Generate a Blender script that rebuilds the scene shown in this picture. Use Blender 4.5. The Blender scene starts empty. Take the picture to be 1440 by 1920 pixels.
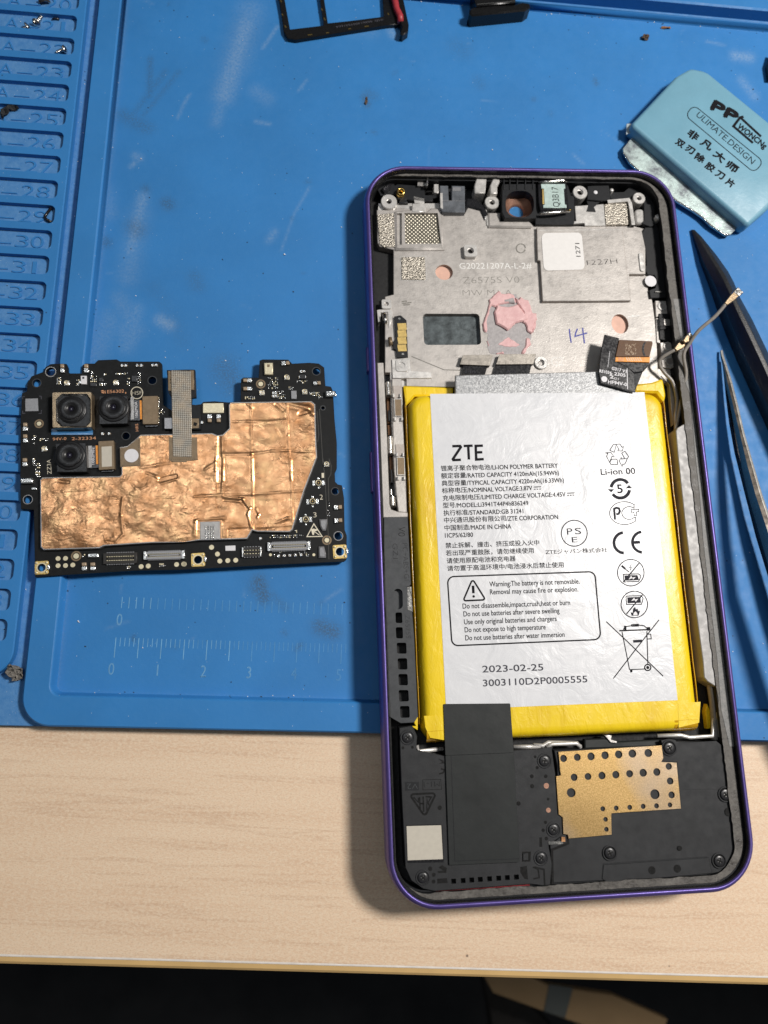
import bpy, math, random
import numpy as np
from mathutils import Vector, Matrix, noise
from mathutils.geometry import tessellate_polygon, delaunay_2d_cdt

random.seed(7)
S = 0.001                      # everything below is written in millimetres
scene = bpy.context.scene
COL = scene.collection

# ------------------------------------------------------------------ camera
CAM = np.array([45.5906, -2.7392, 179.5957])
RM = np.array([[0.9965422144957281, -0.04150827949398344, -0.07197692311706373],
               [0.027705308110186302, 0.9826994731560795, -0.18312335012576475],
               [0.078332819625429, 0.18049600602842472, 0.9804515088352493]])
FPX = 1464.95                  # focal length in pixels of the 1440 x 1920 photograph
cam_d = bpy.data.cameras.new('camera')
cam_d.sensor_fit = 'HORIZONTAL'
cam_d.sensor_width = 36.0
cam_d.lens = 36.0 * FPX / 1440.0
cam_d.clip_start = 0.01
cam_d.clip_end = 20.0
cam_d.dof.use_dof = True
cam_d.dof.focus_distance = 0.172
cam_d.dof.aperture_fstop = 26.0
cam = bpy.data.objects.new('camera', cam_d)
COL.objects.link(cam)
mw = Matrix.Identity(4)
for i in range(3):
    for j in range(3):
        mw[i][j] = RM[i][j]
    mw[i][3] = CAM[i] * S
cam.matrix_world = mw
scene.camera = cam

# ------------------------------------------------------------------ world, lamps, exposure
world = bpy.data.worlds.new('World')
scene.world = world
world.use_nodes = True
wn = world.node_tree
bg = wn.nodes['Background']
tc = wn.nodes.new('ShaderNodeTexCoord')
sx = wn.nodes.new('ShaderNodeSeparateXYZ')
wr = wn.nodes.new('ShaderNodeValToRGB')
wz = wn.nodes.new('ShaderNodeTexNoise')
wz.inputs['Scale'].default_value = 1.6
wz.inputs['Detail'].default_value = 2.0
wm = wn.nodes.new('ShaderNodeMath'); wm.operation = 'MULTIPLY_ADD'
wm.inputs[1].default_value = 0.9
wn.links.new(tc.outputs['Generated'], sx.inputs[0])
wn.links.new(tc.outputs['Generated'], wz.inputs['Vector'])
wn.links.new(wz.outputs['Fac'], wm.inputs[0])
wn.links.new(sx.outputs['Z'], wm.inputs[2])
wr.color_ramp.elements[0].position = 0.25
wr.color_ramp.elements[0].color = (0.05, 0.055, 0.065, 1)
wr.color_ramp.elements[1].position = 1.5 / 1.6
wr.color_ramp.elements[1].color = (0.95, 0.98, 1.0, 1)
e = wr.color_ramp.elements.new(0.6); e.color = (0.32, 0.34, 0.36, 1)
wmm = wn.nodes.new('ShaderNodeMath'); wmm.operation = 'MULTIPLY'; wmm.inputs[1].default_value = 0.62
wn.links.new(wm.outputs[0], wmm.inputs[0])
wn.links.new(wmm.outputs[0], wr.inputs['Fac'])
wn.links.new(wr.outputs['Color'], bg.inputs['Color'])
bg.inputs['Strength'].default_value = 0.16

def disc_lamp(name, pos, target, dia, power, col):
    ld = bpy.data.lights.new(name, 'AREA')
    ld.shape = 'DISK'; ld.size = dia * S; ld.energy = power; ld.color = col
    lo = bpy.data.objects.new(name, ld)
    COL.objects.link(lo)
    p = Vector(pos) * S; t = Vector(target) * S
    lo.location = p
    lo.rotation_euler = (t - p).to_track_quat('-Z', 'Y').to_euler()
    return lo
disc_lamp('desk_lamp_light', (90 + 0.56 * 480, 40 + 0.22 * 480, 480), (90, 40, 0), 90, 3.4, (1.0, 0.955, 0.905))
disc_lamp('ceiling_lamp_light', (-250, 420, 1500), (60, 40, 0), 420, 1.9, (0.90, 0.95, 1.0))

scene.view_settings.view_transform = 'Standard'
scene.view_settings.look = 'None'
scene.view_settings.exposure = 0.0
scene.view_settings.gamma = 1.0
scene.view_settings.use_curve_mapping = False

# ------------------------------------------------------------------ frames: a local plane in the world, and the photo point seen on it
class Frame:
    def __init__(self, O, M):
        self.O = np.array(O, float); self.M = np.array(M, float)
    def P(self, h, x, y):
        d = RM @ np.array([(x - 720) / FPX, -(y - 960) / FPX, -1.0])
        n = self.M[:, 2]; o = self.O + n * h
        t = ((o - CAM) @ n) / (d @ n)
        w = self.M.T @ (CAM + t * d - self.O)
        return (float(w[0]), float(w[1]))
    def PL(self, h, pts):
        return [self.P(h, *p) for p in pts]
    def mm(self, h, x, y):     # millimetres per photo pixel near a point
        a = self.P(h, x, y); b = self.P(h, x + 4, y)
        return math.hypot(a[0] - b[0], a[1] - b[1]) / 4
    def matrix(self):
        m = Matrix.Identity(4)
        for i in range(3):
            for j in range(3):
                m[i][j] = self.M[i][j]
            m[i][3] = self.O[i] * S
        return m

def crop(x0, y0, s):
    return lambda X, Y: (x0 + X / s, y0 + Y / s)
def conv(c, pts):
    return [c(*p) for p in pts]

WF = Frame((0, 0, 0), np.eye(3))
th = 0.063; sl = 0.02
u_ = np.array([math.cos(th), math.sin(th), 0.0])
v_ = np.array([-math.sin(th), math.cos(th), -sl]); v_ /= np.linalg.norm(v_)
PF = Frame((95.035, 33.342, 1.567), np.stack([u_, v_, np.cross(u_, v_)], 1))
PW, PLN = 78.5, 169.7
ang = math.atan2(6.5, 67.7)
u_ = np.array([math.cos(ang), math.sin(ang), -0.0145]); u_ /= np.linalg.norm(u_)
v_ = np.array([-math.sin(ang), math.cos(ang), 0.0])
BF = Frame((-18.0, 13.4, 2.56), np.stack([u_, v_, np.cross(u_, v_)], 1))
ang = math.atan2(-4.3, 163.4)
TF = Frame((60, -67.4, -2.0), np.array([[math.cos(ang), -math.sin(ang), 0], [math.sin(ang), math.cos(ang), 0], [0, 0, 1]]))

# ------------------------------------------------------------------ geometry helpers (2D outlines in mm)
def area(p):
    return 0.5 * sum(p[i][0] * p[(i + 1) % len(p)][1] - p[(i + 1) % len(p)][0] * p[i][1] for i in range(len(p)))
def ccw(p):
    return list(p) if area(p) > 0 else list(reversed(p))
def inset(p, d):
    p = ccw(p); n = len(p); out = []
    for i in range(n):
        a, b, c = p[i - 1], p[i], p[(i + 1) % n]
        e1 = (b[0] - a[0], b[1] - a[1]); e2 = (c[0] - b[0], c[1] - b[1])
        l1 = math.hypot(*e1) or 1e-9; l2 = math.hypot(*e2) or 1e-9
        n1 = (-e1[1] / l1, e1[0] / l1); n2 = (-e2[1] / l2, e2[0] / l2)
        m = (n1[0] + n2[0], n1[1] + n2[1]); q = max(0.35, (m[0] ** 2 + m[1] ** 2) / 2)
        out.append((b[0] + m[0] / q * d, b[1] + m[1] / q * d))
    return out
def roundpoly(p, r, n=4):
    p = ccw(p); out = []; N = len(p)
    for i in range(N):
        a, b, c = Vector(p[i - 1]), Vector(p[i]), Vector(p[(i + 1) % N])
        ri = r[i] if isinstance(r, (list, tuple)) else r
        d1 = a - b; d2 = c - b
        if d1.length < 1e-6 or d2.length < 1e-6:
            continue
        an = d1.angle(d2)
        if an > 3.0 or ri <= 0:
            out.append(tuple(b)); continue
        t = min(ri / math.tan(an / 2), d1.length * 0.48, d2.length * 0.48)
        rr = t * math.tan(an / 2)
        p1 = b + d1.normalized() * t; p2 = b + d2.normalized() * t
        bis = (d1.normalized() + d2.normalized())
        if bis.length < 1e-6:
            out.append(tuple(b)); continue
        cc = b + bis.normalized() * (rr / math.sin(an / 2))
        a1 = math.atan2(p1.y - cc.y, p1.x - cc.x); a2 = math.atan2(p2.y - cc.y, p2.x - cc.x)
        da = (a2 - a1 + math.pi) % (2 * math.pi) - math.pi
        for k in range(n + 1):
            a_ = a1 + da * k / n
            out.append((cc.x + rr * math.cos(a_), cc.y + rr * math.sin(a_)))
    return out
def rect(x0, y0, x1, y1, r=0, n=5):
    x0, x1 = min(x0, x1), max(x0, x1); y0, y1 = min(y0, y1), max(y0, y1)
    p = [(x0, y0), (x1, y0), (x1, y1), (x0, y1)]
    return roundpoly(p, r, n) if r > 0 else p
def prect(F, h, a, b, r=0, n=4):
    p, q = F.P(h, *a), F.P(h, *b)
    return rect(p[0], p[1], q[0], q[1], r, n)
def inside(p, poly):
    c = False; n = len(poly)
    for i in range(n):
        a, b = poly[i], poly[i - 1]
        if (a[1] > p[1]) != (b[1] > p[1]) and p[0] < (b[0] - a[0]) * (p[1] - a[1]) / (b[1] - a[1]) + a[0]: c = not c
    return c
def circ(cx, cy, r, n=20, ry=None, ph=0.0):
    ry = r if ry is None else ry
    return [(cx + r * math.cos(2 * math.pi * k / n + ph), cy + ry * math.sin(2 * math.pi * k / n + ph)) for k in range(n)]
def pcirc(F, h, x, y, rpx, n=20):
    c = F.P(h, x, y); return circ(c[0], c[1], rpx * F.mm(h, x, y), n)

class MB:
    """collects faces of several materials and links them as one mesh object"""
    def __init__(self):
        self.v = []; self.f = []; self.m = []; self.s = []; self.mats = []
    def slot(self, m):
        if m not in self.mats: self.mats.append(m)
        return self.mats.index(m)
    def add(self, vs, fs, m, smooth=False):
        o = len(self.v); k = self.slot(m)
        self.v.extend(vs)
        for f in fs:
            self.f.append([i + o for i in f]); self.m.append(k); self.s.append(smooth)
        return self
    def sheet(self, outer, z, m, holes=()):
        return self.plate(outer, z, z, m, holes=holes)
    def plate(self, outer, z0, z1, m, bev=0.0, holes=(), side=None, bottom=False):
        outer = ccw(outer); hs = [list(reversed(ccw(h))) for h in holes]
        top = inset(outer, bev) if bev > 0 else outer
        loops = [top] + hs
        flat = [p for l in loops for p in l]
        if hs:
            eds, o_ = [], 0
            for l in loops:
                eds += [(o_ + i, o_ + (i + 1) % len(l)) for i in range(len(l))]; o_ += len(l)
            r_ = delaunay_2d_cdt([Vector(p) for p in flat], eds, [list(range(len(top)))] , 2, 1e-5)
            flat = [(p.x, p.y) for p in r_[0]]; tris = r_[2]
        else:
            tris = tessellate_polygon([[Vector((p[0], p[1], 0)) for p in l] for l in loops])
        fs = []
        for t in tris:
            a, b, c = [flat[i] for i in t]
            if hs:
                g = ((a[0] + b[0] + c[0]) / 3, (a[1] + b[1] + c[1]) / 3)
                if any(inside(g, h) for h in hs): continue
            cr = (b[0] - a[0]) * (c[1] - a[1]) - (b[1] - a[1]) * (c[0] - a[0])
            if abs(cr) < 1e-9: continue
            fs.append(tuple(t) if cr > 0 else tuple(reversed(t)))
        self.add([(p[0], p[1], z1) for p in flat], fs, m)
        if bottom:
            self.add([(p[0], p[1], z0) for p in flat], [tuple(reversed(f)) for f in fs], m)
        if z1 > z0:
            sm = side or m
            n = len(outer)
            zb = z1 - bev
            if bev > 0:
                vs = [(p[0], p[1], zb) for p in outer] + [(p[0], p[1], z1) for p in top]
                self.add(vs, [(i, (i + 1) % n, n + (i + 1) % n, n + i) for i in range(n)], m, True)
            vs = [(p[0], p[1], z0) for p in outer] + [(p[0], p[1], zb) for p in outer]
            self.add(vs, [(i, (i + 1) % n, n + (i + 1) % n, n + i) for i in range(n)], sm)
            for h in hs:
                n = len(h)
                vs = [(p[0], p[1], z0) for p in h] + [(p[0], p[1], z1) for p in h]
                self.add(vs, [(i, (i + 1) % n, n + (i + 1) % n, n + i) for i in range(n)], sm)
        return self
    def rings(self, rs, m, closed=True, smooth=True, cap0=False, cap1=False):
        n = len(rs[0]); vs = [p for r in rs for p in r]; fs = []
        for k in range(len(rs) - 1):
            for i in range(n if closed else n - 1):
                j = (i + 1) % n
                fs.append((k * n + i, k * n + j, (k + 1) * n + j, (k + 1) * n + i))
        if cap0: fs.append(tuple(reversed(range(n))))
        if cap1: fs.append(tuple(range((len(rs) - 1) * n, len(rs) * n)))
        return self.add(vs, fs, m, smooth)
    def lathe(self, cx, cy, prof, m, n=20, smooth=True, cap=True):
        rs = [[(cx + r * math.cos(2 * math.pi * k / n), cy + r * math.sin(2 * math.pi * k / n), z) for k in range(n)] for r, z in prof]
        return self.rings(rs, m, True, smooth, False, cap)
    def tube(self, pts, r, m, n=10, cap=True):
        pts = [Vector(p) for p in pts]; rs = []
        up = Vector((0.13, 0.2, 1)).normalized()
        for i, p in enumerate(pts):
            t = (pts[min(i + 1, len(pts) - 1)] - pts[max(i - 1, 0)]).normalized()
            a = t.cross(up)
            a = a.normalized() if a.length > 1e-4 else t.cross(Vector((1, 0, 0))).normalized()
            b = a.cross(t).normalized()
            rr = r[i] if isinstance(r, (list, tuple)) else r
            rs.append([tuple(p + a * rr * math.cos(2 * math.pi * k / n) + b * rr * math.sin(2 * math.pi * k / n)) for k in range(n)])
        return self.rings(rs, m, True, True, cap, cap)
    def strip(self, pts, w, z, m, closed=False, zt=None):
        """flat ribbon (or raised, when zt is given) along a polyline"""
        q = [pts[0]]
        for p in pts[1:]:
            if math.hypot(p[0] - q[-1][0], p[1] - q[-1][1]) > 1e-4: q.append(p)
        pts = q; n = len(pts)
        if n < 2: return self
        L, R = [], []
        for i in range(n):
            if closed: a, c = pts[i - 1], pts[(i + 1) % n]
            else: a, c = pts[max(i - 1, 0)], pts[min(i + 1, n - 1)]
            b = pts[i]
            e1 = (b[0] - a[0], b[1] - a[1]); e2 = (c[0] - b[0], c[1] - b[1])
            if math.hypot(*e1) < 1e-9: e1 = e2
            if math.hypot(*e2) < 1e-9: e2 = e1
            l1 = math.hypot(*e1); l2 = math.hypot(*e2)
            n1 = (-e1[1] / l1, e1[0] / l1); n2 = (-e2[1] / l2, e2[0] / l2)
            mm = (n1[0] + n2[0], n1[1] + n2[1]); qq = max(0.5, (mm[0] ** 2 + mm[1] ** 2) / 2)
            o = (mm[0] / qq * w / 2, mm[1] / qq * w / 2)
            L.append((b[0] + o[0], b[1] + o[1])); R.append((b[0] - o[0], b[1] - o[1]))
        k = n if closed else n - 1
        vs = [(p[0], p[1], z) for p in R] + [(p[0], p[1], z) for p in L]
        self.add(vs, [(i, (i + 1) % n, n + (i + 1) % n, n + i) for i in range(k)], m)
        if zt is not None:
            for A, B in ((R, 1), (L, -1)):
                vs = [(p[0], p[1], zt) for p in A] + [(p[0], p[1], z) for p in A]
                fs = [(i, (i + 1) % n, n + (i + 1) % n, n + i) for i in range(k)]
                self.add(vs, fs if B > 0 else [tuple(reversed(f)) for f in fs], m)
        return self
    def box(self, x0, y0, z0, x1, y1, z1, m, bev=0.0):
        return self.plate(rect(x0, y0, x1, y1), z0, z1, m, bev)
    def build(self, name, parent=None):
        me = bpy.data.meshes.new(name)
        me.from_pydata([(a * S, b * S, c * S) for a, b, c in self.v], [], self.f)
        me.polygons.foreach_set('material_index', self.m)
        me.polygons.foreach_set('use_smooth', self.s)
        for m in self.mats: me.materials.append(m)
        me.update()
        o = bpy.data.objects.new(name, me)
        COL.objects.link(o)
        if parent is not None: o.parent = parent
        return o

def part(name, parent, mb, label=None):
    o = mb.build(name, parent)
    if label: o['label'] = label
    return o
def root(name, F, label, cat, group=None, kind=None):
    o = bpy.data.objects.new(name, None)
    o.empty_display_size = 0.01
    COL.objects.link(o)
    o.matrix_world = F.matrix() if isinstance(F, Frame) else F
    o['label'] = label; o['category'] = cat
    if group: o['group'] = group
    if kind: o['kind'] = kind
    return o
def tag(o, label=None, cat=None, group=None, kind=None):
    if label: o['label'] = label
    if cat: o['category'] = cat
    if group: o['group'] = group
    if kind: o['kind'] = kind
    return o

# text: glyphs of Blender's built-in font laid between two photo points of a plane
_tc = bpy.data.curves.new('lettering', 'FONT'); _to = bpy.data.objects.new('lettering', _tc)
def glyphs(s, bold=0.0):
    _tc.body = s; _tc.size = 1.0; _tc.offset = bold; _tc.resolution_u = 3
    me = bpy.data.meshes.new_from_object(_to)
    vs = [(v.co.x, v.co.y) for v in me.vertices]; fs = [tuple(p.vertices) for p in me.polygons]
    bpy.data.meshes.remove(me)
    return vs, fs
def text(mb, F, h, s, a, b, em, m, bold=0.0, z=0.02, ref=None, raise_=0.0):
    """s runs from photo point a to b on plane h; em = type size in photo pixels"""
    if bold > 0:                 # heavier type: the same glyphs laid a hair apart
        e_ = abs(em) * bold * 0.9
        if em < 0: e_ = e_ / F.mm(h, *a)
        for k, (ox, oy) in enumerate(((-1, -1), (1, -1), (-1, 1), (1, 1))):
            text(mb, F, h, s, (a[0] + ox * e_, a[1] + oy * e_), (b[0] + ox * e_, b[1] + oy * e_), em, m, 0.0, z + 0.003 * k)
        return
    vs, fs = glyphs(s, bold)
    if not vs: return
    x0 = min(v[0] for v in vs); x1 = max(v[0] for v in vs)
    A = Vector(F.P(h, *a)); B = Vector(F.P(h, *b))
    d = (B - A); L = d.length; d.normalize(); pr = Vector((-d.y, d.x))
    if em > 0: k = em * F.mm(h, *a)
    else: k = -em
    out = []
    for x, y in vs:
        q = A + d * ((x - x0) / (x1 - x0) * L) + pr * (y * k)
        out.append((q.x, q.y, h + z))
    ff = []
    for f in fs:
        p = [out[i] for i in f]
        cr = (p[1][0] - p[0][0]) * (p[2][1] - p[0][1]) - (p[1][1] - p[0][1]) * (p[2][0] - p[0][0])
        ff.append(f if cr > 0 else tuple(reversed(f)))
    mb.add(out, ff, m)
    if raise_ > 0:
        ed = {}
        for f in ff:
            for i in range(len(f)):
                e_ = (f[i], f[(i + 1) % len(f)])
                if (e_[1], e_[0]) in ed: del ed[(e_[1], e_[0])]
                else: ed[e_] = 1
        for i, j in ed:
            p, q = out[i], out[j]
            mb.add([(p[0], p[1], p[2] - raise_), (q[0], q[1], q[2] - raise_), q, p], [(0, 1, 2, 3)], m)
_zj = [0]
def pline(mb, F, h, pts, wpx, m, closed=False, z=0.02):
    _zj[0] = (_zj[0] + 1) % 7
    P = F.PL(h, pts)
    w = (wpx + 0.5) * F.mm(h, *pts[0])
    mb.strip(P, w, h + z + 0.003 * _zj[0], m, closed)
def parc(cx, cy, r, a0, a1, n=16, ry=None):
    ry = r if ry is None else ry
    return [(cx + r * math.cos(math.radians(a0 + (a1 - a0) * k / n)), cy - ry * math.sin(math.radians(a0 + (a1 - a0) * k / n))) for k in range(n + 1)]
def bez(pts, n=8):
    """smooth curve through the given points (Catmull-Rom)"""
    out = []
    P = [Vector(p) for p in pts]
    for i in range(len(P) - 1):
        p0 = P[max(i - 1, 0)]; p1 = P[i]; p2 = P[i + 1]; p3 = P[min(i + 2, len(P) - 1)]
        for k in range(n):
            t = k / n
            out.append(tuple(0.5 * ((2 * p1) + (p2 - p0) * t + (2 * p0 - 5 * p1 + 4 * p2 - p3) * t * t + (3 * p1 - p0 - 3 * p2 + p3) * t ** 3)))
    out.append(tuple(P[-1]))
    return out

# ------------------------------------------------------------------ materials (texture coordinates in mm)
class NT:
    def __init__(self, name):
        self.mat = bpy.data.materials.new(name); self.mat.use_nodes = True
        self.t = self.mat.node_tree; self.b = self.t.nodes['Principled BSDF']
        tc = self.t.nodes.new('ShaderNodeTexCoord')
        sc = self.t.nodes.new('ShaderNodeVectorMath'); sc.operation = 'SCALE'; sc.inputs['Scale'].default_value = 1000.0
        self.t.links.new(tc.outputs['Object'], sc.inputs[0]); self.co = sc.outputs[0]
        self.bumpn = None
    def mapped(self, scale=(1, 1, 1), rot=0.0, loc=(0, 0, 0)):
        m = self.t.nodes.new('ShaderNodeMapping')
        m.inputs['Scale'].default_value = scale; m.inputs['Rotation'].default_value = (0, 0, rot); m.inputs['Location'].default_value = loc
        self.t.links.new(self.co, m.inputs['Vector']); return m.outputs[0]
    def noise(self, scale, detail=3, rough=0.55, co=None, dist=0.0):
        n = self.t.nodes.new('ShaderNodeTexNoise')
        n.inputs['Scale'].default_value = scale; n.inputs['Detail'].default_value = detail
        n.inputs['Roughness'].default_value = rough; n.inputs['Distortion'].default_value = dist
        self.t.links.new(co or self.co, n.inputs['Vector']); return n.outputs['Fac']
    def voronoi(self, scale, feature='F1', co=None, out='Distance'):
        n = self.t.nodes.new('ShaderNodeTexVoronoi'); n.feature = feature
        n.inputs['Scale'].default_value = scale
        self.t.links.new(co or self.co, n.inputs['Vector']); return n.outputs[out]
    def ramp(self, fac, stops, interp='LINEAR'):
        r = self.t.nodes.new('ShaderNodeValToRGB'); cr = r.color_ramp; cr.interpolation = interp
        def c4(c): return (c, c, c, 1) if isinstance(c, (int, float)) else (*c, 1)
        cr.elements[0].position = stops[0][0]; cr.elements[0].color = c4(stops[0][1])
        cr.elements[1].position = stops[-1][0]; cr.elements[1].color = c4(stops[-1][1])
        for p, c in stops[1:-1]:
            e = cr.elements.new(p); e.color = c4(c)
        self.t.links.new(fac, r.inputs['Fac']); return r.outputs['Color']
    def mix(self, fac, a, b, mode='MIX'):
        m = self.t.nodes.new('ShaderNodeMix'); m.data_type = 'RGBA'; m.blend_type = mode
        for sock, v in ((m.inputs[0], fac), (m.inputs[6], a), (m.inputs[7], b)):
            if isinstance(v, (int, float)): sock.default_value = v
            elif isinstance(v, tuple): sock.default_value = (*v, 1) if len(v) == 3 else v
            else: self.t.links.new(v, sock)
        return m.outputs[2]
    def math(self, op, a, b=0.0, c=None):
        m = self.t.nodes.new('ShaderNodeMath'); m.operation = op
        for k, v in enumerate((a, b, c)):
            if v is None: continue
            if isinstance(v, (int, float)): m.inputs[k].default_value = v
            else: self.t.links.new(v, m.inputs[k])
        return m.outputs[0]
    def attr(self, name):
        n = self.t.nodes.new('ShaderNodeAttribute'); n.attribute_name = name; return n.outputs['Fac']
    def set(self, key, v):
        s = self.b.inputs[key]
        if isinstance(v, (int, float)): s.default_value = v
        elif isinstance(v, tuple): s.default_value = (*v, 1) if len(v) == 3 else v
        else: self.t.links.new(v, s)
    def bump(self, hgt, dist, strength=1.0):
        b = self.t.nodes.new('ShaderNodeBump'); b.inputs['Distance'].default_value = dist * S
        b.inputs['Strength'].default_value = strength
        self.t.links.new(hgt, b.inputs['Height'])
        if self.bumpn: self.t.links.new(self.bumpn, b.inputs['Normal'])
        self.bumpn = b.outputs['Normal']; self.t.links.new(self.bumpn, self.b.inputs['Normal'])

def simple(name, col, rough=0.5, metal=0.0, var=0.12, vs=1.2, bs=3.0, bd=0.02, spec=None, rv=0.08):
    n = NT(name)
    f = n.noise(vs, 4, 0.6)
    lo = tuple(c * (1 - var) for c in col); hi = tuple(min(1, c * (1 + var)) for c in col)
    n.set('Base Color', n.ramp(f, [(0.3, lo), (0.7, hi)]))
    n.set('Roughness', n.ramp(n.noise(vs * 2.3, 3), [(0.3, max(0, rough - rv)), (0.7, min(1, rough + rv))]))
    n.set('Metallic', metal)
    if spec is not None: n.set('Specular IOR Level', spec)
    if bd > 0: n.bump(n.noise(bs, 4, 0.6), bd)
    return n.mat

M = {}
# silicone mat
def mat_silicone(name, speck=True, attr=False, col=(0.031, 0.197, 0.50)):
    n = NT(name)
    base = n.ramp(n.noise(0.05, 3, 0.5), [(0.35, tuple(c * 0.95 for c in col)), (0.65, tuple(c * 1.05 for c in col))])
    fine = n.ramp(n.noise(0.6, 5, 0.7), [(0.45, 0.0), (0.8, 0.10)])
    base = n.mix(fine, base, (0.09, 0.28, 0.52))
    if attr:
        sc = n.attr('scuff'); gr = n.attr('grime')
        brk = n.ramp(n.noise(1.6, 6, 0.75), [(0.35, 0.15), (0.62, 1.0)])
        base = n.mix(n.math('MULTIPLY', sc, brk), base, (0.32, 0.44, 0.58))
        brk2 = n.ramp(n.noise(2.4, 5, 0.7), [(0.38, 0.0), (0.55, 1.0)])
        base = n.mix(n.math('MULTIPLY', gr, brk2), base, (0.05, 0.075, 0.09))
    if speck:
        d = n.voronoi(0.75)
        m1 = n.ramp(d, [(0.045, 1.0), (0.085, 0.0)])
        g = n.ramp(n.noise(0.35, 2), [(0.5, 0.0), (0.66, 1.0)])
        base = n.mix(n.math('MULTIPLY', m1, g), base, (0.5, 0.6, 0.68))
        d2 = n.voronoi(0.22, co=n.mapped(loc=(31, 17, 3)))
        m2 = n.ramp(d2, [(0.03, 1.0), (0.05, 0.0)])
        base = n.mix(n.math('MULTIPLY', m2, 0.8), base, (0.012, 0.03, 0.05))
    n.set('Base Color', base)
    n.set('Roughness', n.ramp(n.noise(0.4, 4), [(0.3, 0.46), (0.7, 0.62)]))
    n.set('Specular IOR Level', 0.35)
    n.bump(n.noise(1.1, 5, 0.6), 0.05, 0.6)
    n.bump(n.noise(9.0, 2, 0.5), 0.012, 0.7)
    return n.mat
M['mat'] = mat_silicone('blue silicone')
M['mat_floor'] = mat_silicone('blue silicone worn', attr=True)
def mat_dusty():
    n = NT('blue silicone dusty')
    f = n.ramp(n.noise(0.5, 5, 0.75), [(0.35, (0.048, 0.20, 0.48)), (0.7, (0.10, 0.27, 0.54))])
    m1 = n.ramp(n.voronoi(1.5), [(0.06, 1.0), (0.12, 0.0)])
    g = n.ramp(n.noise(0.4, 2), [(0.42, 0.0), (0.6, 1.0)])
    f = n.mix(n.math('MULTIPLY', m1, g), f, (0.6, 0.68, 0.75))
    n.set('Base Color', f); n.set('Roughness', 0.7)
    n.bump(n.noise(4, 4, 0.7), 0.06)
    return n.mat
M['mat_dusty'] = mat_dusty()
M['mark'] = simple('ruler line blue', (0.17, 0.40, 0.63), 0.5, var=0.25, vs=0.35)
M['mark_faint'] = simple('ruler line worn blue', (0.075, 0.27, 0.54), 0.5, var=0.2, vs=0.35)
# wood laminate
def mat_wood():
    n = NT('maple laminate')
    co = n.mapped((0.012, 0.16, 1), 0.075)
    st = n.noise(1.0, 4, 0.55, co, 0.6)
    base = n.ramp(st, [(0.30, (0.74, 0.52, 0.35)), (0.5, (0.80, 0.59, 0.41)), (0.7, (0.84, 0.64, 0.455))])
    co2 = n.mapped((0.022, 0.42, 1), 0.085, (7, 3, 0))
    st2 = n.ramp(n.noise(1.0, 3, 0.5, co2, 0.5), [(0.54, 0.0), (0.60, 0.42), (0.68, 0.0)])
    base = n.mix(st2, base, (0.56, 0.35, 0.22))
    mot = n.noise(1.5, 3, 0.6, n.mapped((0.8, 1.4, 1), 0.08))
    base = n.mix(n.ramp(mot, [(0.42, 0.0), (0.6, 0.6)]), base, (0.86, 0.71, 0.53))
    mot2 = n.noise(3.2, 2, 0.5, n.mapped((0.7, 1.4, 1), 0.08, (40, 3, 0)))
    base = n.mix(n.ramp(mot2, [(0.48, 0.0), (0.68, 0.5)]), base, (0.60, 0.42, 0.28))
    d2 = n.voronoi(0.085, co=n.mapped(loc=(3, 11, 0)))
    base = n.mix(n.ramp(d2, [(0.02, 0.85), (0.035, 0.0)]), base, (0.12, 0.08, 0.06))
    n.set('Base Color', base)
    n.set('Roughness', n.ramp(n.noise(0.8, 3), [(0.3, 0.42), (0.7, 0.55)]))
    n.bump(n.noise(3.0, 4, 0.6, n.mapped((0.5, 1.6, 1), 0.08)), 0.03)
    return n.mat
M['wood'] = mat_wood()
M['edge_white'] = simple('laminate white edge line', (0.78, 0.72, 0.66), 0.5, vs=0.3)
M['edge_band'] = simple('tan edge banding', (0.66, 0.44, 0.19), 0.35, vs=0.05)
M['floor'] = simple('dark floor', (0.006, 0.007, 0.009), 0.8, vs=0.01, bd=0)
M['cardboard'] = simple('tan cardboard', (0.40, 0.26, 0.13), 0.8, vs=0.02, bd=0)
M['cardtape'] = simple('grey tape on cardboard', (0.12, 0.13, 0.12), 0.5, vs=0.02, bd=0)
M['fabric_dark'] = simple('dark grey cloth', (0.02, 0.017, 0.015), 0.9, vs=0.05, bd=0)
# inks
M['ink'] = simple('black print', (0.010, 0.010, 0.013), 0.6, vs=2, bd=0, spec=0.08)
M['ink_grey'] = simple('dark grey print', (0.028, 0.028, 0.036), 0.6, vs=2, bd=0, spec=0.08)
M['ink_mid'] = simple('grey dot print', (0.07, 0.07, 0.085), 0.6, vs=6, var=0.5, bd=0, spec=0.1)
M['ink_white'] = simple('cream silkscreen', (0.72, 0.66, 0.52), 0.5, vs=2, bd=0)
M['ink_orange'] = simple('copper legend', (0.62, 0.30, 0.15), 0.4, vs=2, bd=0)
M['pen'] = simple('blue pen', (0.05, 0.06, 0.32), 0.4, vs=3, bd=0)
M['engrave'] = simple('engraved lettering', (0.21, 0.20, 0.18), 0.6, metal=0.3, vs=3, bd=0)
M['emboss'] = simple('pale lettering on metal', (0.80, 0.79, 0.76), 0.5, metal=0.0, vs=3, bd=0)
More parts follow.
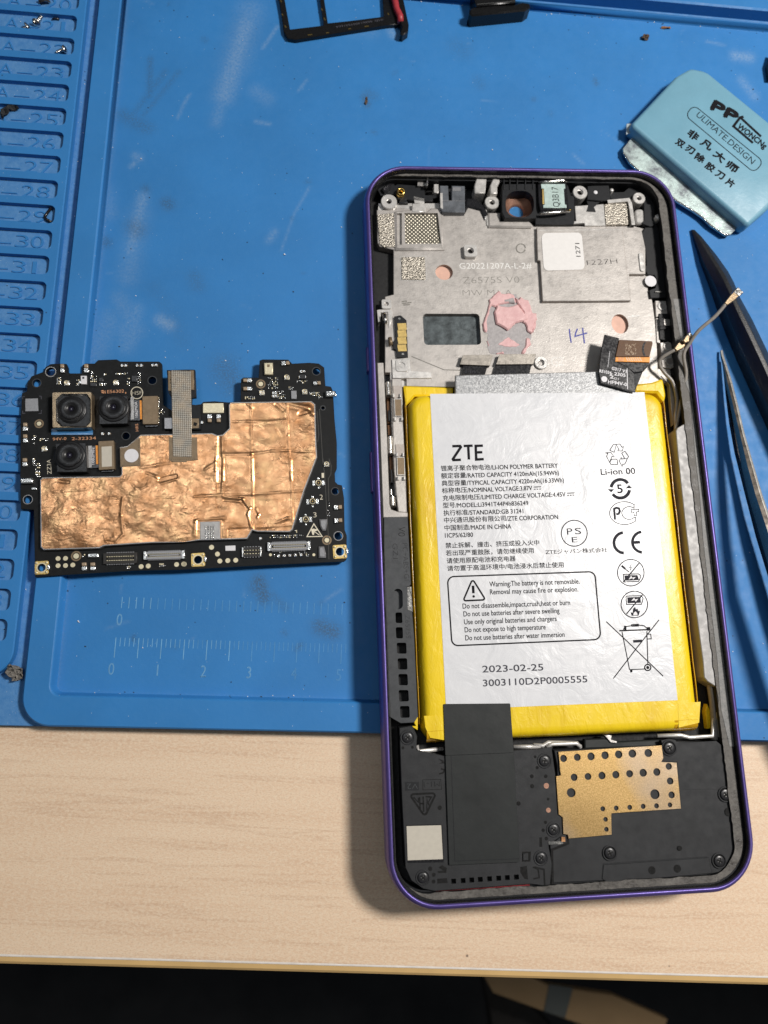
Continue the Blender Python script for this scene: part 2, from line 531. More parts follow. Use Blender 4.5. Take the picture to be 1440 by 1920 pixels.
# phone materials
def mat_rim():
    n = NT('purple anodised frame')
    n.set('Base Color', n.ramp(n.noise(0.12, 3), [(0.3, (0.115, 0.085, 0.31)), (0.7, (0.16, 0.12, 0.38))]))
    n.set('Metallic', 0.55); n.set('Roughness', n.ramp(n.noise(1.5, 4), [(0.3, 0.34), (0.7, 0.46)]))
    n.bump(n.noise(5, 3), 0.01)
    return n.mat
M['rim'] = mat_rim()
M['black'] = simple('matte black plastic', (0.011, 0.012, 0.014), 0.5, vs=0.8, bs=6, bd=0.015, spec=0.3)
M['black_gloss'] = simple('gloss black plastic', (0.012, 0.012, 0.014), 0.25, vs=0.8, bd=0.005)
M['black_deep'] = simple('deep black plastic', (0.006, 0.006, 0.007), 0.7, vs=0.8, bd=0)
M['hole'] = simple('dark recess', (0.004, 0.004, 0.004), 0.9, vs=1, bd=0)
M['cover'] = simple('grainy charcoal cover', (0.018, 0.019, 0.021), 0.6, vs=0.25, bs=9, bd=0.04, var=0.2, spec=0.4)
M['side_grey'] = simple('grey antenna plastic', (0.045, 0.049, 0.054), 0.6, vs=0.5, bs=7, bd=0.02)
def mat_adhesive(name, dark, mid, pale, thr):
    n = NT(name)
    a = n.noise(0.55, 6, 0.72)
    c = n.ramp(a, [(0.32, dark), (0.5, mid), (thr, pale)])
    s = n.ramp(n.noise(1.9, 5, 0.8, dist=1.0), [(0.60, 0.0), (0.70, 0.75)])
    c = n.mix(s, c, (0.30, 0.28, 0.24))
    n.set('Base Color', c); n.set('Roughness', n.ramp(a, [(0.4, 0.35), (0.6, 0.7)]))
    n.bump(n.noise(1.3, 6, 0.7), 0.14); n.bump(n.noise(6, 3, 0.6), 0.03)
    return n.mat
M['adhesive'] = mat_adhesive('old grey adhesive', (0.045, 0.04, 0.035), (0.10, 0.092, 0.082), (0.17, 0.16, 0.145), 0.68)
M['adhesive_pale'] = mat_adhesive('pale adhesive strip', (0.10, 0.10, 0.095), (0.20, 0.20, 0.195), (0.30, 0.29, 0.28), 0.66)
def mat_cast(name, col, metal=0.35, rough=0.42, dirt=0.35):
    n = NT(name)
    a = n.noise(0.12, 5, 0.6)
    c = n.ramp(a, [(0.3, tuple(k * 0.80 for k in col)), (0.55, col), (0.75, tuple(min(1, k * 1.10) for k in col))])
    s = n.ramp(n.noise(0.5, 6, 0.75, n.mapped((1, 0.25, 1), 0.5), 0.4), [(0.60, 0.0), (0.72, dirt)])
    c = n.mix(s, c, tuple(k * 0.55 for k in col))
    m1 = n.ramp(n.voronoi(0.55), [(0.03, 0.8), (0.06, 0.0)])
    c = n.mix(n.math('MULTIPLY', m1, 0.6), c, (0.08, 0.075, 0.07))
    n.set('Base Color', c); n.set('Metallic', metal)
    n.set('Roughness', n.ramp(n.noise(0.7, 5), [(0.3, rough - 0.1), (0.7, rough + 0.12)]))
    n.bump(n.noise(2.6, 5, 0.65), 0.035); n.bump(n.noise(0.3, 3), 0.15, 0.5)
    return n.mat
M['cast'] = mat_cast('cast magnesium plate', (0.50, 0.47, 0.44))
M['cast_bright'] = mat_cast('bright machined metal', (0.70, 0.68, 0.65), 0.4, 0.32, 0.2)
M['cast_shade'] = mat_cast('warm cast step', (0.42, 0.375, 0.34), 0.3, 0.5)  # darker copy of the cast metal, shade put into its colour
def mat_foil_grey():
    n = NT('crackled grey foil tape')
    a = n.noise(1.6, 5, 0.7)
    c = n.ramp(a, [(0.35, (0.20, 0.205, 0.215)), (0.5, (0.33, 0.335, 0.34)), (0.65, (0.46, 0.465, 0.47))])
    cr = n.ramp(n.voronoi(1.1, 'DISTANCE_TO_EDGE', co=n.mapped((1, 0.5, 1))), [(0.0, 0.6), (0.06, 0.0)])
    c = n.mix(n.math('MULTIPLY', cr, n.ramp(n.noise(0.5, 2), [(0.4, 0), (0.6, 1)])), c, (0.12, 0.12, 0.125))
    n.set('Base Color', c); n.set('Metallic', 0.45); n.set('Roughness', 0.42)
    n.bump(n.noise(2.2, 5, 0.7), 0.08)
    return n.mat
M['foil_grey'] = mat_foil_grey()
def mat_glitter(name, sc, lo, hi, weave=False):
    n = NT(name)
    if weave:
        a = n.t.nodes.new('ShaderNodeTexWave'); a.inputs['Scale'].default_value = 0.62; a.bands_direction = 'DIAGONAL'
        n.t.links.new(n.mapped((1, 1, 0), 0.0), a.inputs['Vector'])
        b = n.t.nodes.new('ShaderNodeTexWave'); b.inputs['Scale'].default_value = 0.62; b.bands_direction = 'DIAGONAL'
        n.t.links.new(n.mapped((1, 1, 0), 1.5708), b.inputs['Vector'])
        f = n.math('MULTIPLY', a.outputs['Fac'], b.outputs['Fac'])
        f = n.math('ADD', f, n.math('MULTIPLY', n.noise(0.8, 4), 0.35))
        c = n.ramp(f, [(0.12, lo), (0.85, hi)])
    else:
        f = n.voronoi(sc, out='Distance'); g = n.noise(sc * 0.8, 4, 0.8)
        f = n.math('MULTIPLY', f, n.math('MULTIPLY', g, 2.4))
        c = n.ramp(f, [(0.30, lo), (0.52, tuple((p + q) / 2 for p, q in zip(lo, hi))), (0.8, hi)])
    n.set('Base Color', c); n.set('Metallic', 0.55); n.set('Roughness', 0.34)
    n.bump(f, 0.12)
    return n.mat
M['foam'] = mat_glitter('sparkly conductive foam', 2.6, (0.07, 0.062, 0.05), (0.72, 0.66, 0.56))
M['weave'] = mat_glitter('woven conductive fabric', 1, (0.13, 0.12, 0.095), (0.62, 0.57, 0.46), True)
M['gold_foam'] = simple('bronze fine foam', (0.155, 0.125, 0.085), 0.6, metal=0.3, vs=6, var=0.3, bs=9, bd=0.05)
M['steel'] = simple('bright steel', (0.72, 0.70, 0.66), 0.22, metal=1.0, vs=0.9, var=0.15, bs=1.4, bd=0.05)
M['steel_dull'] = simple('dull steel', (0.46, 0.44, 0.42), 0.4, metal=0.85, vs=0.7, bd=0.03)
M['chrome'] = simple('polished solder', (0.80, 0.79, 0.76), 0.16, metal=1.0, vs=3, bs=3, bd=0.08)
M['brass'] = simple('brass', (0.75, 0.52, 0.16), 0.25, metal=1.0, vs=2, bd=0.02)
M['gold_pad'] = simple('gold contact pad', (0.78, 0.56, 0.20), 0.36, metal=0.7, vs=2, bd=0.01)
M['pad_cream'] = simple('tinned test pad', (0.74, 0.66, 0.46), 0.38, metal=0.45, vs=2, bd=0.01)
M['copper_dark'] = simple('copper ring', (0.36, 0.20, 0.14), 0.45, metal=0.6, vs=0.8, bd=0.03)
M['pinkish'] = simple('pink gap film', (0.72, 0.44, 0.34), 0.55, vs=0.5, var=0.10, bd=0.03)
M['blue_glass'] = simple('blue seen through lens window', (0.05, 0.19, 0.42), 0.12, vs=0.5, bd=0)
M['mint'] = simple('pale mint metal plate', (0.56, 0.70, 0.66), 0.33, metal=0.3, vs=0.8, bd=0.02)
M['white_sticker'] = simple('white paper sticker', (0.78, 0.76, 0.74), 0.5, vs=1, var=0.03, bd=0.005)
M['cream_sticker'] = simple('cream code sticker', (0.55, 0.51, 0.43), 0.5, vs=1, var=0.05, bd=0.005)
M['white_dot'] = simple('white dot', (0.74, 0.73, 0.75), 0.45, vs=1, var=0.04, bd=0.01)
M['nickel_brush'] = simple('brushed graphite film', (0.085, 0.10, 0.105), 0.4, metal=0.6, vs=0.5, var=0.5, bd=0.03)
M['stiffener'] = simple('brushed steel stiffener', (0.36, 0.33, 0.29), 0.38, metal=0.6, vs=0.5, var=0.18, bd=0.02)
M['clear_grey'] = simple('smoky translucent plastic', (0.12, 0.13, 0.145), 0.28, vs=0.35, var=0.45, bd=0.05)
M['tape_black'] = simple('matte black tape', (0.015, 0.0175, 0.0175), 0.55, vs=0.12, var=0.2, bs=0.5, bd=0.03, spec=0.35)
M['pcb'] = simple('black solder mask', (0.008, 0.0083, 0.0085), 0.45, vs=0.6, var=0.25, bs=5, bd=0.012, spec=0.22)
M['pcb_trace'] = simple('raised trace under solder mask', (0.045, 0.042, 0.037), 0.4, vs=2, bd=0)
M['conn'] = simple('connector housing', (0.022, 0.019, 0.016), 0.45, vs=3, bd=0)
M['ceramic'] = simple('brown ceramic', (0.36, 0.27, 0.18), 0.4, metal=0.2, vs=3, bd=0)
M['chip'] = simple('black chip', (0.02, 0.02, 0.022), 0.35, vs=3, bd=0.01)
M['grey_can'] = simple('grey can', (0.30, 0.30, 0.31), 0.35, metal=0.4, vs=3, bd=0.01)
M['bronze'] = simple('bronze stiffener', (0.23, 0.165, 0.10), 0.42, metal=0.45, vs=1.2, var=0.12, bd=0.01)
M['flex_orange'] = simple('orange polyimide', (0.85, 0.30, 0.02), 0.35, vs=2, var=0.25, bd=0.01)
M['flex_brown'] = simple('brown polyimide', (0.105, 0.045, 0.014), 0.45, metal=0.0, vs=4, var=0.25, bs=6, bd=0.03, spec=0.3)
M['lens_black'] = simple('lens barrel black', (0.010, 0.010, 0.011), 0.35, vs=1, bd=0.005)
M['lens_glass'] = simple('lens glass', (0.008, 0.006, 0.016), 0.04, vs=1, bd=0, spec=0.9)
M['cam_gold'] = simple('gold camera housing', (0.40, 0.30, 0.19), 0.32, metal=0.8, vs=1, bd=0.02)
M['resid_grey'] = simple('grey thermal residue', (0.36, 0.34, 0.34), 0.5, metal=0.1, vs=1.2, var=0.15, bs=2, bd=0.06)
def mat_copper():
    n = NT('wrinkled copper foil')
    a = n.noise(0.28, 5, 0.65)
    c = n.ramp(a, [(0.3, (0.58, 0.27, 0.115)), (0.5, (0.77, 0.41, 0.205)), (0.7, (0.90, 0.55, 0.27))])
    n.set('Base Color', c); n.set('Metallic', 0.95)
    n.set('Roughness', n.ramp(n.noise(0.5, 5, 0.6), [(0.3, 0.24), (0.7, 0.40)]))
    n.bump(n.math('MULTIPLY', n.noise(0.5, 3, 0.5, n.mapped((0.8, 1.3, 1)), 0.8), n.ramp(n.noise(0.1, 2), [(0.42, 0.1), (0.6, 0.9)])), 0.19, 0.9); n.bump(n.noise(0.09, 2), 1.1)
    n.bump(n.noise(2.6, 3, 0.6), 0.012)
    return n.mat
M['copper'] = mat_copper()
def mat_gold_sheet():
    n = NT('grainy golden sheet metal')
    a = n.noise(3.5, 4, 0.7); b = n.noise(0.06, 2)
    c = n.ramp(a, [(0.35, (0.46, 0.29, 0.115)), (0.5, (0.60, 0.39, 0.155)), (0.68, (0.76, 0.53, 0.25))])
    c = n.mix(n.ramp(b, [(0.36, 0.6), (0.56, 0.0)]), c, (0.50, 0.45, 0.42))
    n.set('Base Color', c); n.set('Metallic', 0.9); n.set('Roughness', 0.33)
    n.bump(n.noise(4, 4, 0.7), 0.03); n.bump(n.noise(0.05, 1), 0.25)
    return n.mat
M['gold_sheet'] = mat_gold_sheet()
def mat_mesh_tape():
    n = NT('silver mesh tape')
    a = n.t.nodes.new('ShaderNodeTexChecker'); a.inputs['Scale'].default_value = 3.2
    n.t.links.new(n.mapped((1, 1, 0), 0.785), a.inputs['Vector'])
    c = n.mix(a.outputs['Fac'], (0.17, 0.15, 0.125), (0.46, 0.43, 0.37))
    c = n.mix(n.ramp(n.noise(0.35, 3), [(0.35, 0.35), (0.6, 0.0)]), c, (0.62, 0.46, 0.30))
    n.set('Base Color', c); n.set('Metallic', 0.5); n.set('Roughness', 0.4)
    n.bump(a.outputs['Fac'], 0.03); n.bump(n.noise(0.8, 3), 0.1)
    return n.mat
M['mesh_tape'] = mat_mesh_tape()
def mat_label():
    n = NT('white battery label')
    n.set('Base Color', n.ramp(n.noise(0.1, 4), [(0.3, (0.68, 0.69, 0.715)), (0.7, (0.74, 0.745, 0.765))]))
    n.set('Roughness', n.ramp(n.noise(0.6, 4), [(0.3, 0.26), (0.7, 0.36)]))
    n.bump(n.noise(0.16, 4, 0.55, dist=0.8), 0.22, 0.9)
    n.bump(n.noise(4.0, 3), 0.008)
    return n.mat
M['label'] = mat_label()
def mat_yellow(name, col, edge, rough):
    n = NT(name)
    a = n.noise(0.11, 4, 0.6, n.mapped((1.6, 0.4, 1)))
    c = n.ramp(a, [(0.3, edge), (0.5, col), (0.75, tuple(min(1, k * 1.12) for k in col))])
    n.set('Base Color', c); n.set('Roughness', rough); n.set('Coat Weight', 0.1); n.set('Coat Roughness', 0.2)
    n.bump(n.noise(0.4, 5, 0.6, n.mapped((1.3, 0.5, 1)), 0.6), 0.22, 0.8)
    return n.mat
M['yellow'] = mat_yellow('yellow polyimide wrap', (0.86, 0.61, 0.012), (0.76, 0.50, 0.008), 0.34)
M['amber'] = mat_yellow('amber polyimide tape', (0.60, 0.33, 0.01), (0.42, 0.21, 0.008), 0.2)
def mat_paste():
    n = NT('pink thermal paste')
    n.set('Base Color', n.ramp(n.noise(0.5, 4), [(0.3, (0.68, 0.40, 0.40)), (0.7, (0.78, 0.50, 0.49))]))
    n.set('Roughness', 0.42); n.bump(n.noise(1.2, 3), 0.12)
    return n.mat
M['paste'] = mat_paste()
M['cable'] = simple('grey coaxial sheath', (0.30, 0.275, 0.245), 0.35, vs=1, bd=0.01)
# tools
M['handle'] = simple('turquoise plastic', (0.175, 0.375, 0.49), 0.42, vs=0.08, var=0.07, bs=0.8, bd=0.04)
def mat_blade():
    n = NT('scuffed blade steel')
    a = n.noise(0.16, 5, 0.7); b = n.noise(1.6, 5, 0.8)
    c = n.ramp(a, [(0.36, (0.20, 0.22, 0.24)), (0.5, (0.50, 0.60, 0.58)), (0.66, (0.68, 0.84, 0.80))])
    c = n.mix(n.ramp(b, [(0.5, 0.0), (0.7, 0.45)]), c, (0.14, 0.15, 0.15))
    n.set('Base Color', c); n.set('Metallic', 0.6); n.set('Roughness', n.ramp(b, [(0.3, 0.3), (0.7, 0.55)]))
    n.bump(b, 0.06)
    return n.mat
M['blade'] = mat_blade()
M['clear_tape'] = simple('clear film', (0.45, 0.52, 0.55), 0.15, vs=1, bd=0.02)
M['nylon'] = simple('black nylon', (0.016, 0.017, 0.019), 0.40, vs=0.5, bs=4, bd=0.05)
M['tweez'] = simple('dark plated tweezers steel', (0.22, 0.19, 0.16), 0.30, metal=0.9, vs=0.2, bd=0.01)
M['tweez_edge'] = simple('bright ground edge', (0.85, 0.82, 0.76), 0.30, metal=0.7, vs=0.4, bd=0.01)
M['tray_black'] = simple('anodised black tray', (0.012, 0.012, 0.013), 0.3, metal=0.4, vs=1, bd=0.01)
M['red_seal'] = simple('red silicone seal', (0.38, 0.035, 0.045), 0.45, vs=1.5, bd=0.03)
M['lint'] = simple('grey lint', (0.20, 0.185, 0.165), 0.95, vs=2, var=0.5, bs=3, bd=0.3)
M['crumb'] = simple('brown crumb', (0.13, 0.085, 0.055), 0.9, vs=2, var=0.5, bs=3, bd=0.2)
M['rust'] = simple('rusty fleck', (0.30, 0.15, 0.06), 0.9, vs=2, var=0.5, bs=3, bd=0.2)
M['dust_dark'] = simple('dark fleck', (0.02, 0.022, 0.025), 0.8, vs=2, bd=0)
M['dust_white'] = simple('white fleck', (0.75, 0.78, 0.80), 0.6, vs=2, bd=0)

# ================================================================== SETTING: floor, bench
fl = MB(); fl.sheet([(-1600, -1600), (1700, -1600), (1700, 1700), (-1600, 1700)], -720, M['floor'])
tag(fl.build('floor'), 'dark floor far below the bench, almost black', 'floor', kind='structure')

TH = -2.0
bench = root('workbench', TF, 'pale maple laminate bench top with tan edge banding under the blue mat', 'table', kind='structure')
tb = MB(); tb.plate([(-420, 0), (520, 0), (520, 700), (-420, 700)], -22, 0, M['wood'], 0, bottom=True)
part('tabletop', bench, tb)
eb = MB()
eb.add([(-420, -0.28, 0.04), (520, -0.28, 0.04), (520, 0.0, 0.02), (-420, 0.0, 0.02)], [(0, 1, 2, 3)], M['edge_white'])
prof = [(-0.28, 0.04), (-0.45, -0.02), (-0.52, -0.2), (-1.45, -0.3), (-2.0, -0.7), (-2.2, -1.6), (-2.2, -20), (-1.6, -22), (0, -22)]
mid = [M['edge_white'], M['black_deep']] + [M['edge_band']] * 8
for k in range(len(prof) - 1):
    (y0, z0), (y1, z1) = prof[k], prof[k + 1]
    eb.add([(-420, y1, z1), (520, y1, z1), (520, y0, z0), (-420, y0, z0)], [(0, 1, 2, 3)], mid[k], True)
part('edge_banding', bench, eb)

# things in the dark under the bench edge
cb = root('cardboard_strip', Matrix.Identity(4), 'tan strip with a grey taped middle, out of focus below the bench edge', 'cardboard')
def under(pts, z0, t, m, mb):
    P = [WF.P(z0, *p) for p in pts]
    mb.plate(P, z0 - t, z0, m, 0.5, bottom=True)
c1 = MB(); under([(880, 1780), (1030, 1848), (1150, 1866), (1252, 1912), (1225, 1990), (1120, 1932), (1035, 1902), (925, 1862)], -330, 6, M['cardboard'], c1)
part('board', cb, c1)
c1 = MB(); under([(1030, 1846), (1075, 1853), (1060, 1910), (1020, 1897)], -329, 1, M['cardtape'], c1)  # flat grey patch across the middle of the strip
part('tape', cb, c1)
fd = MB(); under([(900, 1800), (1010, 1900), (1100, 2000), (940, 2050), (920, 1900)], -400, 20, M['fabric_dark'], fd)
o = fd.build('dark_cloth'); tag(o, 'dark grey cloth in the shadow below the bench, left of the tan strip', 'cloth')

# ================================================================== REPAIR MAT
mat_root = root('repair_mat', Matrix.Identity(4), 'blue silicone repair mat with numbered screw pockets and engraved ruler', 'mat')
XI, YI = -12.6, -13.0          # inner corner of the working area
XR, YT = 215.0, 171.0
BH = 2.5
base = MB()
yb = WF.P(0, 20, 1358)[1]
base.plate(roundpoly([(-95, -19.4), (215, -19.4), (215, 230), (-95, 230)], 3), -2.0, 0.0, M['mat_dusty'], 0.15, bottom=True)
part('base_sheet', mat_root, base)
# working area floor: fine grid with painted wear
gx = np.arange(XI - 0.9, XR, 0.62); gy = np.arange(YI - 0.9, YT + 0.6, 0.62)
GX, GY = np.meshgrid(gx, gy)
scuff = np.zeros_like(GX); grime = np.zeros_like(GX)
def seg(A, p, q, w, amt):
    p = np.array(p); q = np.array(q); d = q - p; L = max(1e-6, d @ d)
    t = np.clip(((GX - p[0]) * d[0] + (GY - p[1]) * d[1]) / L, 0, 1)
    r = np.hypot(GX - p[0] - t * d[0], GY - p[1] - t * d[1])
    np.maximum(A, amt * np.exp(-(r / w) ** 2), out=A)
def spx(A, p, q, w, amt):
    seg(A, WF.P(0, *p), WF.P(0, *q), w, amt)
for p, q, w, a in [((462, 45), (420, 180), 2.6, 0.62), ((470, 20), (440, 120), 3.6, 0.38), ((425, 160), (405, 230), 1.6, 0.3),
                   ((268, 370), (245, 470), 1.5, 0.55), ((262, 400), (240, 520), 2.6, 0.3), ((195, 350), (205, 400), 2.0, 0.3),
                   ((225, 560), (255, 620), 2.2, 0.3), ((205, 600), (180, 660), 3.0, 0.28), ((232, 615), (238, 650), 2.0, 0.3),
                   ((300, 600), (318, 610), 1.4, 0.75), ((255, 580), (245, 640), 1.8, 0.35), ((520, 50), (493, 90), 0.5, 0.5),
                   ((580, 352), (555, 395), 0.35, 0.4), ((552, 400), (527, 470), 0.3, 0.35), ((515, 435), (505, 450), 1.0, 0.4),
                   ((480, 228), (505, 233), 0.5, 0.5), ((254, 292), (262, 297), 1.0, 0.5), ((252, 306), (246, 312), 0.7, 0.5),
                   ((1378, 105), (1405, 108), 1.5, 0.75), ((1390, 150), (1415, 182), 1.3, 0.5), ((1325, 78), (1358, 85), 0.4, 0.5),
                   ((1390, 770), (1425, 800), 1.2, 0.35), ((1075, 290), (1095, 308), 0.3, 0.5), ((732, 55), (738, 66), 1.2, 0.6),
                   ((1360, 180), (1370, 190), 1.0, 0.2), ((560, 170), (575, 150), 0.4, 0.4), ((355, 178), (345, 195), 0.4, 0.5), ((345, 195), (333, 222), 0.4, 0.4),
                   ((700, 60), (655, 55), 2.0, 0.2), ((480, 170), (500, 185), 2.0, 0.3), ((640, 1105), (610, 1125), 0.4, 0.3)]:
    spx(scuff, p, q, w, a)
for p, q, w, a in [((282, 110), (280, 180), 0.8, 0.5), ((310, 135), (250, 215), 1.0, 0.35), ((335, 135), (270, 215), 0.8, 0.35), ((230, 215), (275, 240), 2.0, 0.45),
                   ((312, 380), (316, 384), 1.6, 0.7), ((196, 452), (200, 455), 1.5, 0.6), ((250, 425), (258, 432), 2.2, 0.5), ((272, 352), (275, 356), 1.0, 0.5),
                   ((420, 690), (440, 720), 3.6, 0.55), ((455, 730), (470, 760), 3.0, 0.4), ((485, 1090), (495, 1120), 1.6, 0.9), ((478, 1100), (480, 1106), 1.6, 0.6),
                   ((600, 1175), (625, 1185), 1.8, 0.8), ((510, 1115), (535, 1140), 1.0, 0.35), ((250, 1195), (252, 1200), 0.5, 0.8),
                   ((365, 520), (370, 535), 2.0, 0.35), ((290, 540), (345, 640), 2.4, 0.16), ((683, 182), (688, 196), 1.0, 0.8), ((690, 175), (700, 180), 1.5, 0.4),
                   ((1060, 12), (1085, 20), 1.0, 0.3), ((895, 150), (902, 160), 1.6, 0.3), ((1115, 150), (1118, 158), 0.7, 0.6), ((1420, 770), (1440, 790), 1.6, 0.3),
                   ((1355, 880), (1360, 950), 1.6, 0.2), ((185, 1360), (190, 1362), 1, 0.4), ((855, 85), (870, 95), 3.0, 0.25)]:
    spx(grime, p, q, w, a)
rng = np.random.RandomState(4)
for k in range(40):
    p = np.array([rng.uniform(XI, 160), rng.uniform(YI, 170)]); a = rng.uniform(0, 6.28); L = rng.uniform(0.6, 6)
    seg(scuff, p, p + L * np.array([math.cos(a), math.sin(a)]), rng.uniform(0.12, 0.3), rng.uniform(0.1, 0.32))
for k in range(34):
    p = np.array([rng.uniform(XI, 160), rng.uniform(YI, 170)])
    seg(grime, p, p + rng.uniform(-1, 1, 2), rng.uniform(0.3, 1.1), rng.uniform(0.2, 0.55))
# dust line along the inner walls
ed = np.exp(-((GX - XI) / 1.1) ** 2) * 0.55 + np.exp(-((GY - YI) / 0.8) ** 2) * 0.4 + np.exp(-((GY - YT + 0.2) / 0.5) ** 2) * 0.7
scuff = np.maximum(scuff, np.clip(ed, 0, 0.7)); grime = np.maximum(grime, np.clip(ed * 0.6, 0, 0.5))
ny, nx = GX.shape
vv = np.stack([GX.ravel(), GY.ravel(), np.full(GX.size, 0.03)], 1) * S
idx = np.arange(nx * ny).reshape(ny, nx)
ff = np.stack([idx[:-1, :-1].ravel(), idx[:-1, 1:].ravel(), idx[1:, 1:].ravel(), idx[1:, :-1].ravel()], 1)
me = bpy.data.meshes.new('working_surface'); me.from_pydata(vv.tolist(), [], ff.tolist())
for nm, A in (('scuff', scuff * 0.72), ('grime', grime * 0.8)):
    at = me.attributes.new(nm, 'FLOAT', 'POINT'); at.data.foreach_set('value', A.ravel().astype(np.float32))
me.materials.append(M['mat_floor']); me.update()
o = bpy.data.objects.new('working_surface', me); COL.objects.link(o); o.parent = mat_root

bd = MB()
outer = roundpoly([(-17.95, -19.15), (215, -19.15), (215, 230), (-17.95, 230)], [6.2, .1, .1, .1], 12)
inner = roundpoly([(XI, YI), (XR, YI), (XR, YT), (XI, YT)], [2.6, .1, .1, .1], 8)
bd.plate(outer, 0.0, BH, M['mat'], 0.35, holes=[inner])
# soft inner lip
rs = []
for d, z in ((0.0, BH), (0.25, BH - 0.12), (0.45, BH - 0.5), (0.7, 0.5), (0.95, 0.02)):
    q = inset(inner, d); rs.append([(p[0], p[1], z) for p in q])
bd.rings(rs, M['mat'])
part('raised_border', mat_root, bd)
PFZ = 1.15
hb = MB(); hb.plate([(70, YT + 0.1), (215, YT + 0.1), (215, 230), (70, 230)], BH, 6.2, M['mat'], 0.4)
hb.plate([(-12, YT + 0.12), (70, YT + 0.12), (70, 230), (-12, 230)], BH, 6.1, M['mat'], 0.4)
part('tray_wall', mat_root, hb)
# pocket rack
pk = MB(); holes = []; PITCH = 6.579
def ptop(i): return 292.69 - PITCH * i
for i in range(18, 48):
    y1 = ptop(i); y0 = y1 - 4.75
    if y0 < -4.2: continue
    holes.append(roundpoly([(-90, y0), (-22.6, y0), (-22.6, y1), (-90, y1)], 1.3, 6))
for hh_ in holes: pk.sheet(inset(hh_, -0.05), PFZ, M['mat_dusty'])
rk = roundpoly([(-94, -9.2), (-20.75, -9.2), (-20.75, 230), (-94, 230)], [.1, 6.0, .1, .1], 10)
pk.plate(rk, 0.0, BH, M['mat'], 0.25, holes=holes)
part('pocket_rack', mat_root, pk)
pn = MB()
for i in range(19, 45):
    y = ptop(i) - 4.75
    for ch, xa, xb in (('A', -40.6, -37.2), ('-', -36.0, -32.4), (str(i)[0], -31.4, -28.4), (str(i)[1], -27.8, -24.9)):
        class _W:
            pass
        vs, fs = glyphs(ch, -0.012)
        x0 = min(v[0] for v in vs); x1 = max(v[0] for v in vs)
        if ch == '1': xa, xb = xa + 1.0, xb - 1.0
        out = [(xa + (v[0] - x0) / (x1 - x0) * (xb - xa), y + 0.62 + v[1] * (4.6 if ch != '-' else 3.6), PFZ + 0.24) for v in vs]
        ff_ = [f for f in fs]
        pn.add(out, ff_, M['mat'])
        ed_ = {}
        for f in ff_:
            for k in range(len(f)):
                e_ = (f[k], f[(k + 1) % len(f)])
                if (e_[1], e_[0]) in ed_: del ed_[(e_[1], e_[0])]
                else: ed_[e_] = 1
        for a_, b_ in ed_:
            p, q = out[a_], out[b_]
            pn.add([(p[0], p[1], PFZ), (q[0], q[1], PFZ), q, p], [(0, 1, 2, 3)], M['mat'])
part('pocket_number', mat_root, pn)
# ruler
ru = MB()
def tick(x, y0, y1, m, w=0.13):
    ru.strip([(x, y0), (x - 0.02, y1)], w, 0.06, m)
for k in range(0, 52):
    t = k / 10
    m = M['mark'] if k < 18 or k in (20, 21, 22, 23, 25, 27) else M['mark_faint']
    tick(k, 0.0, -4.4 if k % 5 == 0 else -1.9, m, 0.16 if k % 5 == 0 else 0.12)
for k in range(0, 32):
    m = M['mark'] if k < 5 else M['mark_faint']
    tick(0.6 + k * 1.5875, 9.0, 6.5, m, 0.15)
def digit_outline(ch, cx, cy, h, m):
    vs, fs = glyphs(ch, -0.02)
    x0 = min(v[0] for v in vs); x1 = max(v[0] for v in vs)
    ed = {}
    for f in fs:
        for k in range(len(f)):
            e_ = (f[k], f[(k + 1) % len(f)])
            if (e_[1], e_[0]) in ed: del ed[(e_[1], e_[0])]
            else: ed[e_] = 1
    for a, b in ed:
        p, q = vs[a], vs[b]
        s = h / 0.70
        ru.strip([(cx + (p[0] - (x0 + x1) / 2) * s * 0.75, cy + p[1] * s), (cx + (q[0] - (x0 + x1) / 2) * s * 0.75, cy + q[1] * s)], 0.10, 0.062, m)
for k in range(6):
    digit_outline(str(k), 10 * k - 0.4, -8.1, 2.6, M['mark'] if k < 4 else M['mark_faint'])
digit_outline('0', 0.4, 2.7, 2.6, M['mark'])
part('ruler_scale', mat_root, ru)

# ================================================================== PHONE (opened, back cover off)
phone = root('opened_phone', PF, 'opened smartphone with purple frame, yellow wrapped battery and bare metal inside', 'smartphone')
cE = crop(680, 300, 4.8); cF = crop(960, 300, 4.235); cG = crop(680, 560, 4.8); cH = crop(960, 560, 4.235)
cK = crop(700, 1100, 6.4); cBL = crop(720, 1340, 4.5); cBR = crop(1000, 1340, 3.273)
cTL = crop(700, 320, 7.2); cLF = crop(700, 680, 6.4); cCM = crop(880, 320, 7.2); cRT = crop(1180, 560, 6.857)
cFP = crop(1100, 600, 7.2); cPA = crop(890, 530, 10.286); cSY = crop(1120, 820, 7.386); cTR = crop(1180, 320, 8)
cGP = crop(960, 1360, 4); cBB = crop(700, 1280, 9); cRB = crop(1200, 1240, 6)
W2, L2 = PW / 2, PLN / 2
def ring_at(d, z, n=12):
    r = max(10.6 - d, 0.6)
    return [(p[0], p[1], z) for p in rect(-W2 + d, -L2 + d, W2 - d, L2 - d, r, n)]
